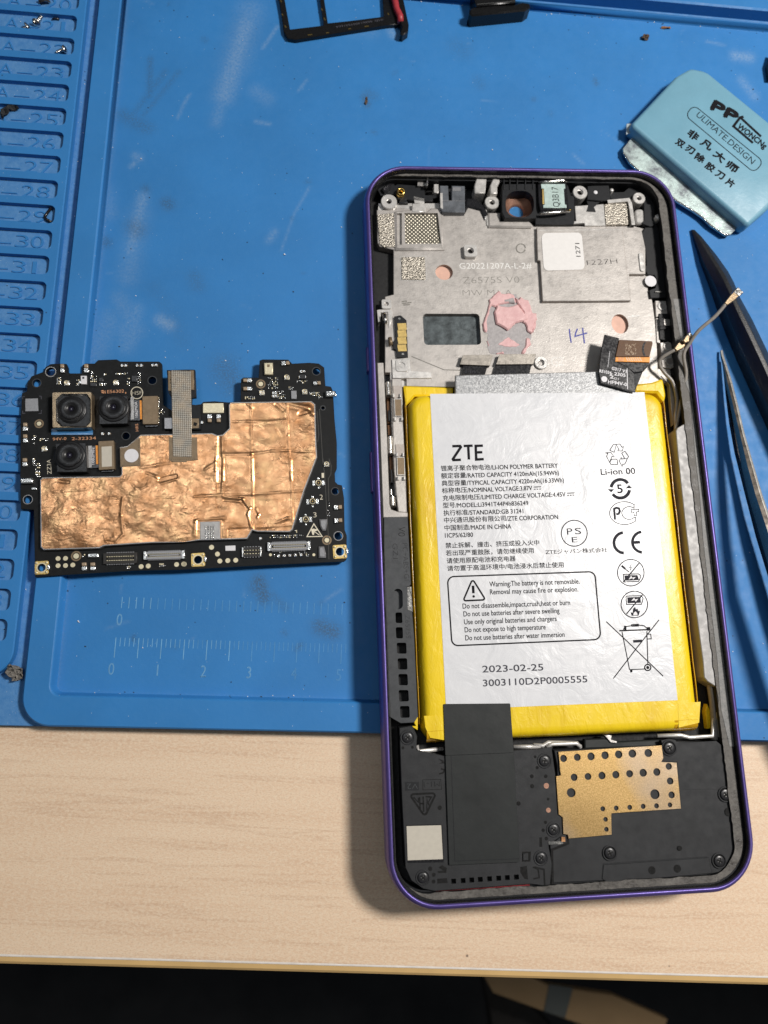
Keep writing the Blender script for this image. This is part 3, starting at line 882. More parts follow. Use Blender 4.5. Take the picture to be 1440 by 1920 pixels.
# rim
rm = MB()
rm.rings([ring_at(d, z) for d, z in ((1.3, 0.0), (0.6, 0.25), (0.2, 1.0), (0.0, 2.4), (0.0, 5.2), (0.08, 6.4), (0.28, 7.2), (0.6, 7.75), (1.0, 8.0), (1.2, 8.0), (1.36, 7.88), (1.42, 7.55))], M['rim'])
part('rim', phone, rm)
ri = MB()
ri.rings([ring_at(d, z) for d, z in ((1.42, 7.55), (1.6, 6.2))], M['black_gloss'], smooth=False)
z = 6.35
inn = [PF.P(z, 704, 640)[0], PF.P(z, 900, 1669)[1], (PF.P(z, 1243, 450)[0] + PF.P(z, 1310, 1000)[0]) / 2, PF.P(z, 950, 333)[1]]
INX0, INY0, INX1, INY1 = inn[0], inn[1], inn[2], inn[3]
inner_l = rect(INX0, INY0, INX1, INY1, 6.5, 10)
ri.plate([p[:2] for p in ring_at(1.6, 0)], 5.2, 6.2, M['black'], 0, holes=[inner_l])
part('inner_lip', phone, ri)
ad = MB()
rr = random.Random(3)
def wob(poly, amt, sub=3):
    out = []; n = len(poly)
    for i in range(n):
        a, b = poly[i], poly[(i + 1) % n]; L = math.hypot(b[0] - a[0], b[1] - a[1]); k = max(1, int(L / sub))
        for j in range(k):
            t = j / k; x = a[0] + (b[0] - a[0]) * t; y = a[1] + (b[1] - a[1]) * t
            w = noise.noise(Vector((x * 0.35, y * 0.35, 3.1))) * amt + noise.noise(Vector((x * 1.1, y * 1.1, 7.1))) * amt * 0.5
            d = Vector((b[1] - a[1], -(b[0] - a[0]))); d = d.normalized() if d.length > 0 else d
            out.append((x + d.x * w, y + d.y * w))
    return out
ado = wob(rect(-W2 + 1.9, -L2 + 1.9, W2 - 1.95, L2 - 1.75, 8.9, 10), 0.10, 0.9)
adi = wob(rect(INX0 + 0.05, INY0 + 0.1, INX1 - 0.02, INY1 + 0.05, 6.5, 10), 0.28, 0.5)
ad.plate(ado, 6.2, 6.38, M['adhesive'], 0.06, holes=[adi])
part('adhesive_residue', phone, ad)
# base + chassis wall
bs = MB()
cav = PF.P(0.9, 967, 398)
bs.plate([p[:2] for p in ring_at(1.0, 0)], 0.02, 0.9, M['black_deep'], 0, bottom=True)
wall_in = rect(INX0 + 0.4, INY0 + 0.3, INX1 + 0.25, INY1 - 0.3, 6, 8)
bs.plate([p[:2] for p in ring_at(1.2, 0)], 0.9, 5.2, M['black'], 0, holes=[wall_in])
part('chassis', phone, bs)

# ---- midframe plate (cast metal)
h = 3.0
mp = MB()
outl = conv(cE, [(128, 450), (300, 445), (300, 425), (430, 440), (690, 430), (700, 400), (920, 480), (950, 425), (1110, 440), (1125, 590), (1440, 600)])
outl += [(1003, 424), (1190, 424), (1213, 430), (1215, 545), (1222, 556), (1228, 600), (1232, 650), (1234, 700), (1250, 718), (1180, 722), (850, 726), (762, 724), (762, 712), (752, 700), (722, 698), (722, 556), (738, 552), (738, 468), (712, 462), (708, 455)]
win = prect(PF, h, cG(540, 135), cG(1068, 415), 0.9)
P1 = PF.P(h, *cE(733, 1010)); P2 = PF.P(h, *cH(858, 200))
mm3 = PF.mm(h, 900, 500)
hole1 = circ(P1[0], P1[1], 78 / 4.8 * mm3, 24, 74 / 4.8 * mm3)
hole2 = circ(P2[0], P2[1], 68 / 4.235 * mm3, 28, 82 / 4.235 * mm3)
poc = prect(PF, h, cTL(415, 565), cTL(925, 1010), 0.4)
poly = PF.PL(h, outl)
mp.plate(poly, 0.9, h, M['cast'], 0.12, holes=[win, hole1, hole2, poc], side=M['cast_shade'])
mp.plate(PF.PL(h, conv(cTL, [(70, 430), (340, 430), (900, 430), (925, 560), (60, 575)])), 2.2, 2.7, M['cast_bright'], 0.05)
# shallow rib lines and the stepped tray around the fabric pocket
for pts in ([cTL(280, 1030), cTL(950, 1070), cTL(930, 575), cTL(900, 530)], [cTL(415, 570), cTL(420, 1000)], [cTL(290, 590), cTL(300, 1030)]):
    mp.strip(PF.PL(h, pts), 0.35, h + 0.30, M['cast'], zt=h)
mp.strip(PF.PL(h, conv(cE, [(1108, 450), (1122, 590), (1440, 598), (1520, 598)])), 0.3, h + 0.28, M['cast_bright'], zt=h)
part('midframe_plate', phone, mp)
fm = MB(); hfm = 3.75
fm.plate(PF.PL(hfm, conv(cTL, [(292, 540), (520, 520), (700, 560), (780, 500), (930, 500), (950, 1060), (300, 1065)])), h, hfm, M['cast'], 0.42, holes=[PF.PL(hfm, conv(cTL, [(318, 575), (385, 575), (385, 1000), (322, 1000)])), PF.PL(hfm, conv(cTL, [(418, 572), (870, 572), (915, 985), (430, 985)]))])
part('pocket_frame', phone, fm)
fm = MB()
fm.plate(PF.PL(hfm, conv(cE, [(1128, 470), (1240, 470), (1240, 545), (1500, 545), (1540, 590), (1520, 606), (1135, 600)])), h, hfm, M['cast'], 0.35)
part('camera_step', phone, fm)
fl2 = MB()
fl2.plate(inset(win, -0.4), 0.9, 1.7, M['nickel_brush'])
part('graphite_film', phone, fl2)
pk2 = MB()
pk2.plate(inset(hole1, -0.3), 0.9, 2.1, M['pinkish']); part('gap_film', phone, pk2)
pk2 = MB(); pk2.plate(inset(hole2, -0.3), 0.9, 2.1, M['pinkish']); part('gap_film', phone, pk2)
# raised cover plate right of the middle, with seam
rp = MB(); hr = 4.05
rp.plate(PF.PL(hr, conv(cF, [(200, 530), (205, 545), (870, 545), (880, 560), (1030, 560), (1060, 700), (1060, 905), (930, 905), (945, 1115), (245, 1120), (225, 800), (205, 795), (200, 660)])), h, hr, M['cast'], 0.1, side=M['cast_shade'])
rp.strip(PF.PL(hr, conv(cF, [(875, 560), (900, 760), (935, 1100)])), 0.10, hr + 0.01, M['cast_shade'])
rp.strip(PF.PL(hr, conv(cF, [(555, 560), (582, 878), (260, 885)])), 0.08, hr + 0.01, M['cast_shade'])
rp.strip(PF.PL(hr, conv(cF, [(215, 560), (870, 552)])), 0.22, hr + 0.015, M['cast_bright'])
rp.strip(PF.PL(hr, conv(cF, [(350, 1108), (700, 1108)])), 0.4, hr - 0.1, M['cast_bright'])
rp.strip(PF.PL(hr, conv(cF, [(715, 1103), (945, 1103)])), 0.35, hr - 0.1, M['cast_bright'])
for a, b in (((590, 605), (790, 590)), ((500, 950), (800, 935)), ((590, 1000), (760, 975)), ((360, 935), (480, 905)), ((545, 1000), (620, 995))):
    rp.strip(PF.PL(hr, conv(cF, [a, b])), 0.09, hr + 0.012, M['cast_bright'])
for a, b, c, d in ((945, 740, 1000, 900),):
    rp.plate(prect(PF, hr, cF(1000, 740), cF(1055, 890), 0.6), hr, hr + 0.3, M['cast_bright'], 0.1)
text(rp, PF, hr, '1227H', cF(598, 835), cF(838, 822), 15, M['ink'], -0.02)
rp.strip(PF.PL(hr, conv(cF, [(590, 797), (700, 800), (840, 788)])), 0.12, hr + 0.04, M['cast'])
part('cover_plate', phone, rp)
st = MB()
st.plate(PF.PL(hr, roundpoly(conv(cF, [(232, 582), (552, 578), (580, 872), (252, 880)]), 9)), hr, hr + 0.12, M['white_sticker'])
text(st, PF, hr + 0.12, '1271', cF(545, 768), cF(535, 660), 12, M['ink'])
part('sticker', phone, st)
# lettering on the plate
lt = MB()
text(lt, PF, h, 'G20221207A-L-2#', cE(872, 980), cF(158, 862), 17, M['emboss'], 0.0)
text(lt, PF, h, 'Z6575S V0', cE(905, 1112), cF(60, 975), 19, M['engrave'], -0.022)
text(lt, PF, h, 'MW M1 A', cE(902, 1222), cE(1345, 1218), 17, M['engrave'], -0.024)
text(lt, PF, h, 'G2', cH(318, 540), cH(415, 530), 26, M['emboss'], -0.01)
for pts in ([(455, 240), (460, 290), (470, 350)], [(520, 238), (505, 275), (500, 300), (598, 272)], [(560, 232), (575, 355)]):
    pline(lt, PF, h, conv(cH, pts), 2.2, M['pen'])
for k, pts in enumerate(([(612, 430), (618, 440), (620, 490)], [(595, 465), (640, 462)])):
    pline(lt, PF, h, conv(cF, [(612, 430), (640, 430), (640, 450), (660, 450), (660, 470), (640, 475), (645, 492), (620, 492), (617, 478), (590, 478), (588, 460), (612, 458), (612, 430)]), 1.2, M['engrave'])
for c, r in ((cE(1425, 795), 8.5), (cF(68, 702), 8.5)):
    pline(lt, PF, h, parc(c[0], c[1], r, 0, 345), 1.2, M['engrave'])
pline(lt, PF, h, conv(cG, [(440, 520), (730, 640), (890, 645)]), 1.3, M['engrave'])
for a, b in (((350, 1275), (400, 1270)), ((355, 1292), (440, 1282)), ((365, 1305), (425, 1300))):
    pline(lt, PF, h, conv(cE, [a, b]), 1.6, M['engrave'])
for a, b in (((920, 145), (1010, 135)),):
    pline(lt, PF, h, conv(cH, [a, b]), 1.6, M['emboss'])
part('plate_lettering', phone, lt)

# fabric pads
def pad(pts, hh, t, m, name='conductive_pad', lab=None, r=0.3):
    b = MB(); b.plate(roundpoly(PF.PL(hh, pts), r), hh - t, hh, m, 0.06); part(name, phone, b, lab)
pad(conv(cTL, [(50, 590), (275, 570), (300, 1025), (150, 1030), (85, 990)]), 3.3, 1.0, M['foam'], lab='sparkly foam pad at the left wall')
pad(conv(cTL, [(425, 565), (880, 568), (930, 1000), (430, 1000)]), 3.1, 1.0, M['weave'], lab='woven metallic pad in a recess')
pad(conv(cE, [(348, 875), (560, 872), (568, 1078), (352, 1075)]), 3.25, 0.25, M['foam'], lab='square sparkly foam pad')
pad(conv(cF, [(732, 350), (912, 345), (925, 512), (745, 515)]), 3.7, 0.7, M['foam'], lab='sparkly foam pad near the right corner')
fr = MB(); fr.strip(PF.PL(h, conv(cE, [(340, 868), (568, 866), (576, 1085), (346, 1083)])), 0.16, h + 0.03, M['cast_bright'], closed=True); part('plate_ridge', phone, fr)
fr = MB(); fr.strip(PF.PL(4.3, conv(cF, [(760, 330), (925, 315), (940, 345), (965, 515)])), 0.9, 4.3, M['cast_bright'], zt=3.0); part('plate_ridge', phone, fr)
fr = MB(); fr.plate(PF.PL(4.0, roundpoly(conv(cF, [(975, 390), (1045, 385), (1050, 505), (985, 505)]), 6)), 3.0, 4.0, M['cast_bright'], 0.3); part('plate_ridge', phone, fr)
fr = MB(); fr.plate(PF.PL(3.5, conv(cF, [(500, 365), (730, 350), (745, 520), (580, 522), (575, 500), (375, 515), (370, 490), (510, 485)])), 2.5, 3.5, M['cast_bright'], 0.08); part('plate_ridge', phone, fr)

# screw bosses
def boss(x, y, rpx, hh, m='cast_bright', hr_=0.45, base=0.9, sq=False):
    b = MB(); c = PF.P(hh, x, y); r = rpx * PF.mm(hh, x, y)
    if sq: b.plate(rect(c[0] - r, c[1] - r, c[0] + r, c[1] + r, r * 0.4), base, hh, M[m], 0.1, holes=[circ(c[0], c[1], r * hr_, 14)])
    else: b.plate(circ(c[0], c[1], r, 24), base, hh, M[m], 0.12, holes=[circ(c[0], c[1], r * hr_, 14)])
    b.plate(circ(c[0], c[1], r * hr_, 14), base, hh - 0.9, M['hole'])
    b.rings([[(p[0], p[1], hh - 0.25) for p in circ(c[0], c[1], r * hr_, 14)], [(p[0], p[1], hh - 0.3) for p in circ(c[0], c[1], r * hr_ * 0.7, 14)], [(p[0], p[1], hh - 0.8) for p in circ(c[0], c[1], r * hr_ * 0.66, 14)]], M['steel_dull'])
    part('screw_boss', phone, b)
boss(*cE(972, 815), 12.5, 4.2, sq=True, hr_=0.5)
boss(*cE(237, 372), 15, 3.8, hr_=0.36)
boss(*cE(1165, 380), 13.5, 4.2, hr_=0.4)
boss(*cF(542, 255), 13.5, 4.4, hr_=0.45)
boss(*cF(1010, 302), 11.5, 4.2, hr_=0.4)
boss(*cE(215, 1295), 9.5, 3.5, sq=True)
boss(*cG(355, 600), 12, 3.6, hr_=0.5, sq=True)
boss(*cH(233, 507), 12.5, 3.6, hr_=0.5)
boss(*cRT(425, 95), 8.5, 3.6, hr_=0.62)
boss(*cRT(498, 612), 9, 3.5, hr_=0.65)
boss(*cRT(518, 805), 9, 3.5, hr_=0.65)
b = MB(); c = PF.P(4.8, *cE(345, 280)); r = 8 * PF.mm(4.8, 750, 358)
b.rings([[(p[0], p[1], zz) for p in circ(c[0], c[1], rr_, 18)] for rr_, zz in ((r, 3), (r, 4.8), (r * 0.6, 4.85), (r * 0.5, 3.4))], M['brass']); b.plate(circ(c[0], c[1], r * 0.5, 12), 3, 3.4, M['hole'])
part('brass_insert', phone, b)

# plastic at the top end
tp = MB()
def tpl(c, pts, hh, z0, m, bev=0.08, **k): tp.plate(PF.PL(hh, conv(c, pts)), z0, hh, M[m], bev, **k)
tpl(cTL, [(60, 260), (130, 150), (270, 120), (290, 200), (330, 180), (690, 210), (700, 420), (470, 390), (440, 385), (470, 435), (345, 435), (360, 385), (330, 385), (300, 320), (100, 340)], 3.6, 0.9, 'black')
tpl(cTL, [(110, 240), (190, 170), (250, 160), (230, 240), (150, 290)], 4.6, 3.6, 'black_gloss', 0.3)
tpl(cTL, [(690, 330), (880, 330), (880, 360), (805, 370), (805, 410), (700, 410)], 3.3, 0.9, 'black')
tpl(cTL, [(600, 110), (725, 100), (720, 205), (595, 205)], 4.4, 3.4, 'steel_dull', 0.05)
tpl(cTL, [(820, 180), (880, 180), (880, 300), (820, 295)], 4.2, 1, 'cast_bright')
tpl(cTL, [(885, 90), (1440, 90), (1440, 560), (1260, 490), (1240, 570), (1250, 330), (890, 330)], 2.0, 0.9, 'black')
tpl(cE, [(935, 340), (1010, 340), (1060, 370), (1110, 440), (1130, 480), (1100, 540), (1060, 450), (950, 420), (930, 460)], 3.5, 0.9, 'black_gloss', 0.3)
tpl(cTL, [(540, 340), (690, 375), (690, 440), (560, 440), (545, 380)], 3.6, 0.9, 'cast_bright')
tpl(cTL, [(530, 440), (700, 440), (705, 555), (520, 555)], 3.9, 1, 'cast_bright', 0.15)
part('top_plastic', phone, tp)
cl = MB()
for pts, hh in (([(720, 100), (742, 95), (735, 200), (712, 200)], 5.6),):
    cl.plate(PF.PL(hh, conv(cTL, pts)), 3, hh, M['steel'], 0.1)
part('spring_contact', phone, cl)
tr = MB()
trh = PF.PL(4.6, conv(cTL, [(900, 200), (1010, 200), (1020, 400), (1060, 400), (1060, 200), (1235, 205), (1240, 560), (935, 560), (905, 510)]))
tr.plate(trh, 2, 4.6, M['clear_grey'], 0.15)
tr.strip(PF.PL(4.62, conv(cTL, [(905, 405), (1240, 410)])), 0.12, 4.63, M['grey_can'])
tr.plate(PF.PL(4.65, conv(cTL, [(1070, 225), (1180, 225), (1180, 275), (1070, 275)])), 4.6, 4.68, M['grey_can'])
tr.plate(PF.PL(4.65, conv(cTL, [(903, 300), (935, 300), (940, 520), (908, 500)])), 4.0, 4.65, M['cast_bright'])
part('smoky_bracket', phone, tr)
po = MB()
for pts in ([(100, 100), (235, 95), (215, 300), (75, 300), (68, 205)], [(325, 100), (410, 95), (410, 150), (378, 215), (380, 305), (290, 305), (282, 200)]):
    P_ = PF.PL(5.6, conv(cCM, pts)); po.plate(P_, 1, 5.6, M['cast_bright'], 0.2)
part('light_post', phone, po)
# camera cavity
cc = MB(); hc = 5.4
oc = PF.PL(hc, conv(cCM, [(445, 180), (895, 175), (905, 640), (480, 640), (440, 560)]))
ic = PF.PL(hc, roundpoly(conv(cCM, [(490, 275), (865, 270), (880, 628), (492, 628)]), 20))
cc.plate(oc, 0.9, hc, M['black'], 0.1, holes=[ic])
for X in (550, 650, 760, 862, 470):
    cc.plate(PF.PL(hc + 0.3, conv(cCM, [(X - 8, 110), (X + 8, 110), (X + 8, 245), (X - 8, 245)])), 1, hc + 0.2, M['black'], 0.05)
cc.plate(PF.PL(3.2, conv(cCM, [(200, 560), (520, 640), (500, 690), (370, 680), (365, 580)])), 1, 3.2, M['black'], 0.1)
part('camera_bracket', phone, cc)
cr_ = MB()
c0 = PF.P(1.5, *cCM(635, 560)); m_ = PF.mm(1.5, 967, 398)
cr_.rings([[(p[0], p[1], zz) for p in circ(c0[0] + dx, c0[1] + dy, r_ * m_, 28)] for r_, zz, dx, dy in ((30, 3.6, 0.2, 1.1), (23, 3.0, 0.2, 0.9), (22, 2.0, 0.1, 0.5), (14.5, 1.9, 0, 0.1), (13.5, 0.95, 0, 0))], M['copper_dark'])
part('copper_ring', phone, cr_)
bw = MB(); bw.plate(circ(c0[0], c0[1], 13.2 * m_, 28), 0.9, 1.0, M['blue_glass']); part('lens_window', phone, bw)
# earpiece speaker
sp = MB(); hs = 5.2
sp.plate(PF.PL(hs, conv(cCM, [(910, 150), (950, 125), (1340, 120), (1395, 300), (1440, 300), (1440, 640), (1430, 690), (910, 690), (905, 400)])), 0.9, hs - 1.2, M['black'], 0.1)
sp.plate(PF.PL(hs, conv(cCM, [(925, 170), (1310, 165), (1345, 515), (965, 540), (935, 430)])), 2, hs, M['black_gloss'], 0.15)
part('speaker_housing', phone, sp)
sm = MB()
sm.plate(PF.PL(hs + 0.35, conv(cCM, [(968, 180), (1292, 178), (1296, 238), (1275, 242), (1290, 455), (1312, 460), (1315, 500), (1000, 500), (998, 462), (1018, 455), (1005, 242), (975, 240)])), hs, hs + 0.35, M['mint'], 0.05)
text(sm, PF, hs + 0.35, 'Q3B17', cCM(1218, 492), cCM(1195, 222), 17.5, M['ink'], -0.005)
part('speaker_plate', phone, sm)
sg = MB()
for pts in ([(935, 150), (1080, 150), (1270, 130), (1320, 135)], [(950, 565), (1040, 572), (1200, 560), (1360, 530)]):
    sg.tube([(*PF.P(hs + 0.5, *cCM(*p)), hs + 0.3 + 0.25 * math.sin(k * 1.3)) for k, p in enumerate(pts)], 0.38, M['steel'])
sg.tube([(*PF.P(hs + 0.5, *cCM(*p)), hs + 0.5) for p in ((1350, 535), (1368, 525))], 0.25, M['brass'])
sg.plate(PF.PL(hs + 0.2, conv(cCM, [(985, 250), (1008, 250), (1020, 450), (990, 450)])), hs, hs + 0.2, M['gold_pad'])
part('speaker_spring', phone, sg)
# sensor block + corner plastic
sb = MB()
sb.plate(PF.PL(4.2, conv(cF, [(600, 205), (770, 200), (785, 320), (720, 325), (600, 315)])), 0.9, 4.2, M['black'], 0.1)
sb.plate(PF.PL(3.5, conv(cF, [(590, 320), (720, 318), (650, 375), (665, 415), (590, 410), (605, 365)])), 3.45, 3.62, M['black'], 0.02)
sb.plate(PF.PL(4.2, conv(cF, [(780, 240), (900, 235), (940, 200), (1090, 190), (1200, 330), (1200, 520), (1130, 530), (1080, 520), (1050, 510), (1050, 380), (1060, 300), (1010, 255), (950, 290), (800, 300)])), 0.9, 3.3, M['black'], 0.1)
sb.plate(PF.PL(4.4, conv(cTR, [(230, 480), (390, 500), (395, 800), (330, 830), (230, 790), (190, 770), (230, 730)])), 0.9, 4.0, M['black'], 0.1)
part('corner_plastic', phone, sb)
dt = MB()
for (c, x, y, r_, m, hh) in ((cF, 665, 255, 5, 'white_dot', 4.25), (cF, 795, 235, 4, 'cast_bright', 4.5), (cF, 1165, 450, 6.5, 'cast_bright', 5.2)):
    q = PF.P(hh, *c(x, y)); dt.lathe(q[0], q[1], [(r_ * 0.13, 2.5), (r_ * 0.13, hh - 0.2), (r_ * 0.09, hh)], M[m], 14)
part('plastic_peg', phone, dt)
# right side plastic (antenna carrier)
rs_ = MB(); hh = 3.7
rs_.plate(PF.PL(hh, conv(cTR, [(240, 850), (560, 850), (620, 1300), (680, 1900), (320, 1910), (300, 1790), (390, 1760), (410, 1640), (380, 1570), (270, 1560), (265, 1530), (220, 1500), (215, 1410), (260, 1420), (240, 1170), (205, 1050), (150, 1060), (135, 920), (200, 920)])), 0.9, hh, M['black'], 0.1)
rs_.plate(PF.PL(hh, conv(cRT, [(380, 190), (600, 190), (660, 540), (560, 560), (395, 520), (385, 400)])), 0.9, hh, M['black'], 0.1)
rs_.plate(PF.PL(hh + 0.5, conv(cRT, [(385, 240), (600, 240), (610, 360), (395, 400)])), hh, hh + 0.4, M['black_gloss'], 0.1)
rs_.plate(PF.PL(3.0, conv(cRT, [(570, 640), (640, 620), (680, 800), (700, 1200), (735, 1290), (640, 1660), (600, 1640), (620, 1100), (540, 950)])), 0.9, 3.0, M['black_gloss'], 0.2)
part('antenna_carrier', phone, rs_)
wd = MB()
q = PF.P(hh, *cTR(318, 1660)); k_ = PF.mm(hh, 1218, 526)
wd.plate(circ(q[0], q[1], 85 / 8 * k_, 30), hh, hh + 0.12, M['white_dot'])
part('water_indicator', phone, wd)
mtb = MB()
mtb.plate(PF.PL(3.4, conv(cRT, [(335, 25), (520, 30), (540, 190), (345, 235)])), 0.9, 3.4, M['cast'], 0.1)
mtb.plate(PF.PL(3.4, conv(cRT, [(345, 245), (385, 245), (400, 560), (560, 560), (570, 700), (415, 705), (400, 570), (355, 560)])), 0.9, 3.3, M['cast'], 0.1)
mtb.plate(PF.PL(3.3, conv(cRT, [(410, 710), (575, 715), (580, 880), (520, 900), (425, 880)])), 0.9, 3.3, M['cast'], 0.1)
mtb.plate(PF.PL(hh + 0.6, roundpoly(conv(cRT, [(440, 255), (535, 260), (545, 350), (445, 345)]), 3)), hh, hh + 0.6, M['steel_dull'], 0.1)
mtb.plate(PF.PL(3.2, conv(cRT, [(240, 890), (530, 900), (560, 1080), (600, 1060), (640, 1350), (570, 1620), (520, 1100), (420, 990), (260, 1020)])), 1.5, 2.9, M['cast'], 0.1)
mtb.plate(PF.PL(3.2, conv(cTR, [(365, 1825), (480, 1835), (480, 1850), (365, 1845)])), 3.0, 4.0, M['steel'], 0.05)
part('grounding_tab', phone, mtb)

# ---- battery bay edges, left side channel
lc = MB(); hl = 5.4
# raised left rail (pale) and channel
rail = PF.PL(hl, conv(cLF, [(48, 0), (122, 0), (165, 900), (195, 1700), (215, 1760), (300, 1790), (412, 1800), (412, 1850), (120, 1860), (105, 1500), (75, 700)]))
lc.plate(rail, 0.9, hl, M['cast'], 0.12)
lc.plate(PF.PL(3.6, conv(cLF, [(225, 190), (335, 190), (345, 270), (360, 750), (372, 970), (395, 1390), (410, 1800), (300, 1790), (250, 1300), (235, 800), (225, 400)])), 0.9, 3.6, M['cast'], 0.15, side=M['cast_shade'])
part('side_rail', phone, lc)
lb = MB()
for y0, y1 in ((270, 430), (975, 1130)):
    lb.plate(PF.PL(4.2, conv(cLF, [(238 + (y0 > 600) * 30, y0), (340 + (y0 > 600) * 30, y0), (345 + (y0 > 600) * 30, y1 - 40), (250 + (y0 > 600) * 30, y1)])), 3.5, 3.9, M['cast_shade'], 0.05)
for (x0, y0, x1, y1) in ((255, 435, 340, 640), (285, 1135, 372, 1345)):
    lb.plate(PF.PL(4.1, conv(cLF, [(x0, y0), (x1, y0), (x1 + 6, y1), (x0 + 6, y1)])), 3.5, 4.0, M['bronze'], 0.05)
    lb.strip(PF.PL(4.1, conv(cLF, [(x0, y0), (x1, y0), (x1 + 6, y1), (x0 + 6, y1)])), 0.12, 4.05, M['cast_bright'], closed=True)
for (x, y) in ((245, 370), (325, 370), (262, 650), (345, 650), (285, 1080), (360, 1080), (300, 1360), (375, 1360)):
    lb.plate(PF.PL(4.3, conv(cLF, [(x - 9, y), (x + 9, y), (x + 9, y + 45), (x - 9, y + 45)])), 3.5, 4.4, M['cast_bright'], 0.05)
part('side_block', phone, lb)
ch = MB()
ch.plate(PF.PL(1.6, conv(cLF, [(125, -100), (215, -120), (240, 600), (290, 1740), (190, 1740), (160, 900)])), 0.9, 1.5, M['black_gloss'])
ch.plate(PF.PL(2.6, conv(cLF, [(190, -300), (225, -300), (225, 190), (245, 900), (285, 1600), (265, 1600), (225, 1000), (205, 400)])), 0.9, 2.9, M['steel_dull'], 0.05)
for (x, y, l) in ((160, 430, 300), (170, 750, 120), (195, 1130, 300)):
    ch.plate(PF.PL(2.2, conv(cLF, [(x, y), (x + 34, y), (x + 44, y + l), (x + 10, y + l)])), 0.9, 2.3, M['flex_brown'], 0.05)
for (x, y, l) in ((175, 570, 130), (205, 1280, 160)):
    ch.plate(PF.PL(3.0, conv(cLF, [(x, y), (x + 22, y), (x + 28, y + l), (x + 6, y + l)])), 0.9, 3.0, M['black'], 0.1)
part('button_channel', phone, ch)
for (x, y, w, l) in ((148, 230, 66, 155), (172, 885, 70, 200), (205, 1605, 62, 105), (198, 1520, 30, 70)):
    b = MB(); A_ = PF.P(4.8, *cLF(x, y)); B_ = PF.P(4.8, *cLF(x + w + 8, y + l))
    xs = [A_[0] + (B_[0] - A_[0]) * t for t in (0, .15, .4, .7, 1)]; zs = (4.2, 4.9, 5.1, 4.9, 3.6)
    b.rings([[(x_, yy, z_) for yy in (A_[1], A_[1] * 0.5 + B_[1] * 0.5, B_[1])] for x_, z_ in zip(xs, zs)], M['steel'], closed=False)
    b.plate(rect(A_[0], A_[1], B_[0], B_[1]), 0.9, 3.6, M['steel_dull'])
    part('button_spring', phone, b)
b = MB(); A_ = cE(170, 1375)
b.tube([(*PF.P(4.4, *cG(200, 140)), 4.2), (*PF.P(4.4, *cG(203, 225)), 4.2)], 0.55, M['steel'])
b.tube([(*PF.P(4.0, *cG(245, 350)), 3.9), (*PF.P(4.0, *cG(255, 415)), 3.9)], 0.5, M['bronze'])
part('side_pin', phone, b)
lm = MB()
lm.plate(PF.PL(3.4, conv(cG, [(275, 640), (620, 660), (622, 715), (270, 715), (262, 545), (425, 530), (432, 600), (438, 655)])), 0.9, 3.4, M['cast_bright'], 0.1)
lm.plate(PF.PL(3.3, conv(cG, [(150, 95), (262, 95), (275, 130), (240, 260), (225, 120), (165, 120), (160, 200), (140, 210), (128, 100)])), 0.9, 3.2, M['cast_bright'], 0.08)
lm.plate(PF.PL(2.4, conv(cG, [(345, 722), (760, 735), (765, 690), (825, 680), (828, 790), (350, 790)])), 0.9, 2.2, M['cast_bright'], 0.08)
part('bay_edge', phone, lm)
# gold contact board
gc = MB(); hg = 3.7
gc.plate(PF.PL(hg, conv(cG, [(285, 160), (330, 150), (345, 150), (395, 195), (408, 525), (310, 530), (300, 460), (275, 450), (275, 380), (298, 370)])), 2.9, hg, M['black'], 0.05)
for y in (222, 285, 348, 414):
    gc.plate(PF.PL(hg + .05, conv(cG, [(312, y), (390, y - 2), (398, y + 58), (320, y + 60)])), hg, hg + 0.08, M['gold_pad'])
for x, y in ((330, 182), (362, 497)):
    gc.plate(pcirc(PF, hg, *cG(x, y), 2.4, 12), hg, hg + 0.06, M['steel'])
part('contact_board', phone, gc)

# ---- left lower antenna plastic
al = MB(); ha = 5.6
cS = crop(680, 820, 6.4)
wins = [PF.PL(ha, roundpoly(conv(cK, q), 3)) for q in ([(265, 310), (345, 308), (350, 438), (268, 435)], [(268, 487), (352, 485), (357, 622), (275, 620)], [(280, 672), (395, 672), (400, 805), (285, 802)], [(290, 860), (405, 858), (410, 995), (297, 993)],
        [(300, 1048), (410, 1048), (417, 1185), (305, 1182)], [(302, 1240), (420, 1240), (428, 1375), (310, 1380)], [(318, 1432), (433, 1432), (438, 1572), (325, 1575)])]
slot = PF.PL(ha, roundpoly(conv(cK, [(240, 25), (350, 25), (355, 270), (245, 270)]), 30))
al.plate(PF.PL(ha, conv(cS, [(255, 960), (540, 955), (580, 1765), (555, 1790), (470, 1800)]) + conv(cK, [(410, 0), (412, 280), (465, 290), (490, 600), (535, 1560), (490, 1630), (330, 1640), (190, 1560), (150, 400), (130, 0)])),
         0.9, ha, M['side_grey'], 0.08, holes=wins + [slot])
al.plate(inset(slot, -0.1), 0.9, 4.4, M['side_grey'])
for w in wins: al.plate(inset(w, -0.05), 0.9, 3.3, M['black_deep'])
text(al, PF, ha, 'V0', cS(430, 1070), cS(425, 1185), -2.3, M['hole'], -0.02)
text(al, PF, ha, 'GZ1', cS(358, 1275), cS(365, 1455), -1.6, M['hole'], -0.03)
text(al, PF, ha, 'PC+ABS+GF', cS(475, 1275), cS(500, 1740), -1.7, M['hole'], -0.03)
text(al, PF, ha, 'Z6575S', cK(378, 345), cK(395, 620), -1.5, M['hole'], -0.03)
part('antenna_plastic', phone, al)
wm_ = MB(); wm_.plate(PF.PL(4.6, conv(cK, [(402, 0), (455, 0), (470, 300), (412, 275)])), 3.5, 4.6, M['steel']); part('metal_tab', phone, wm_)

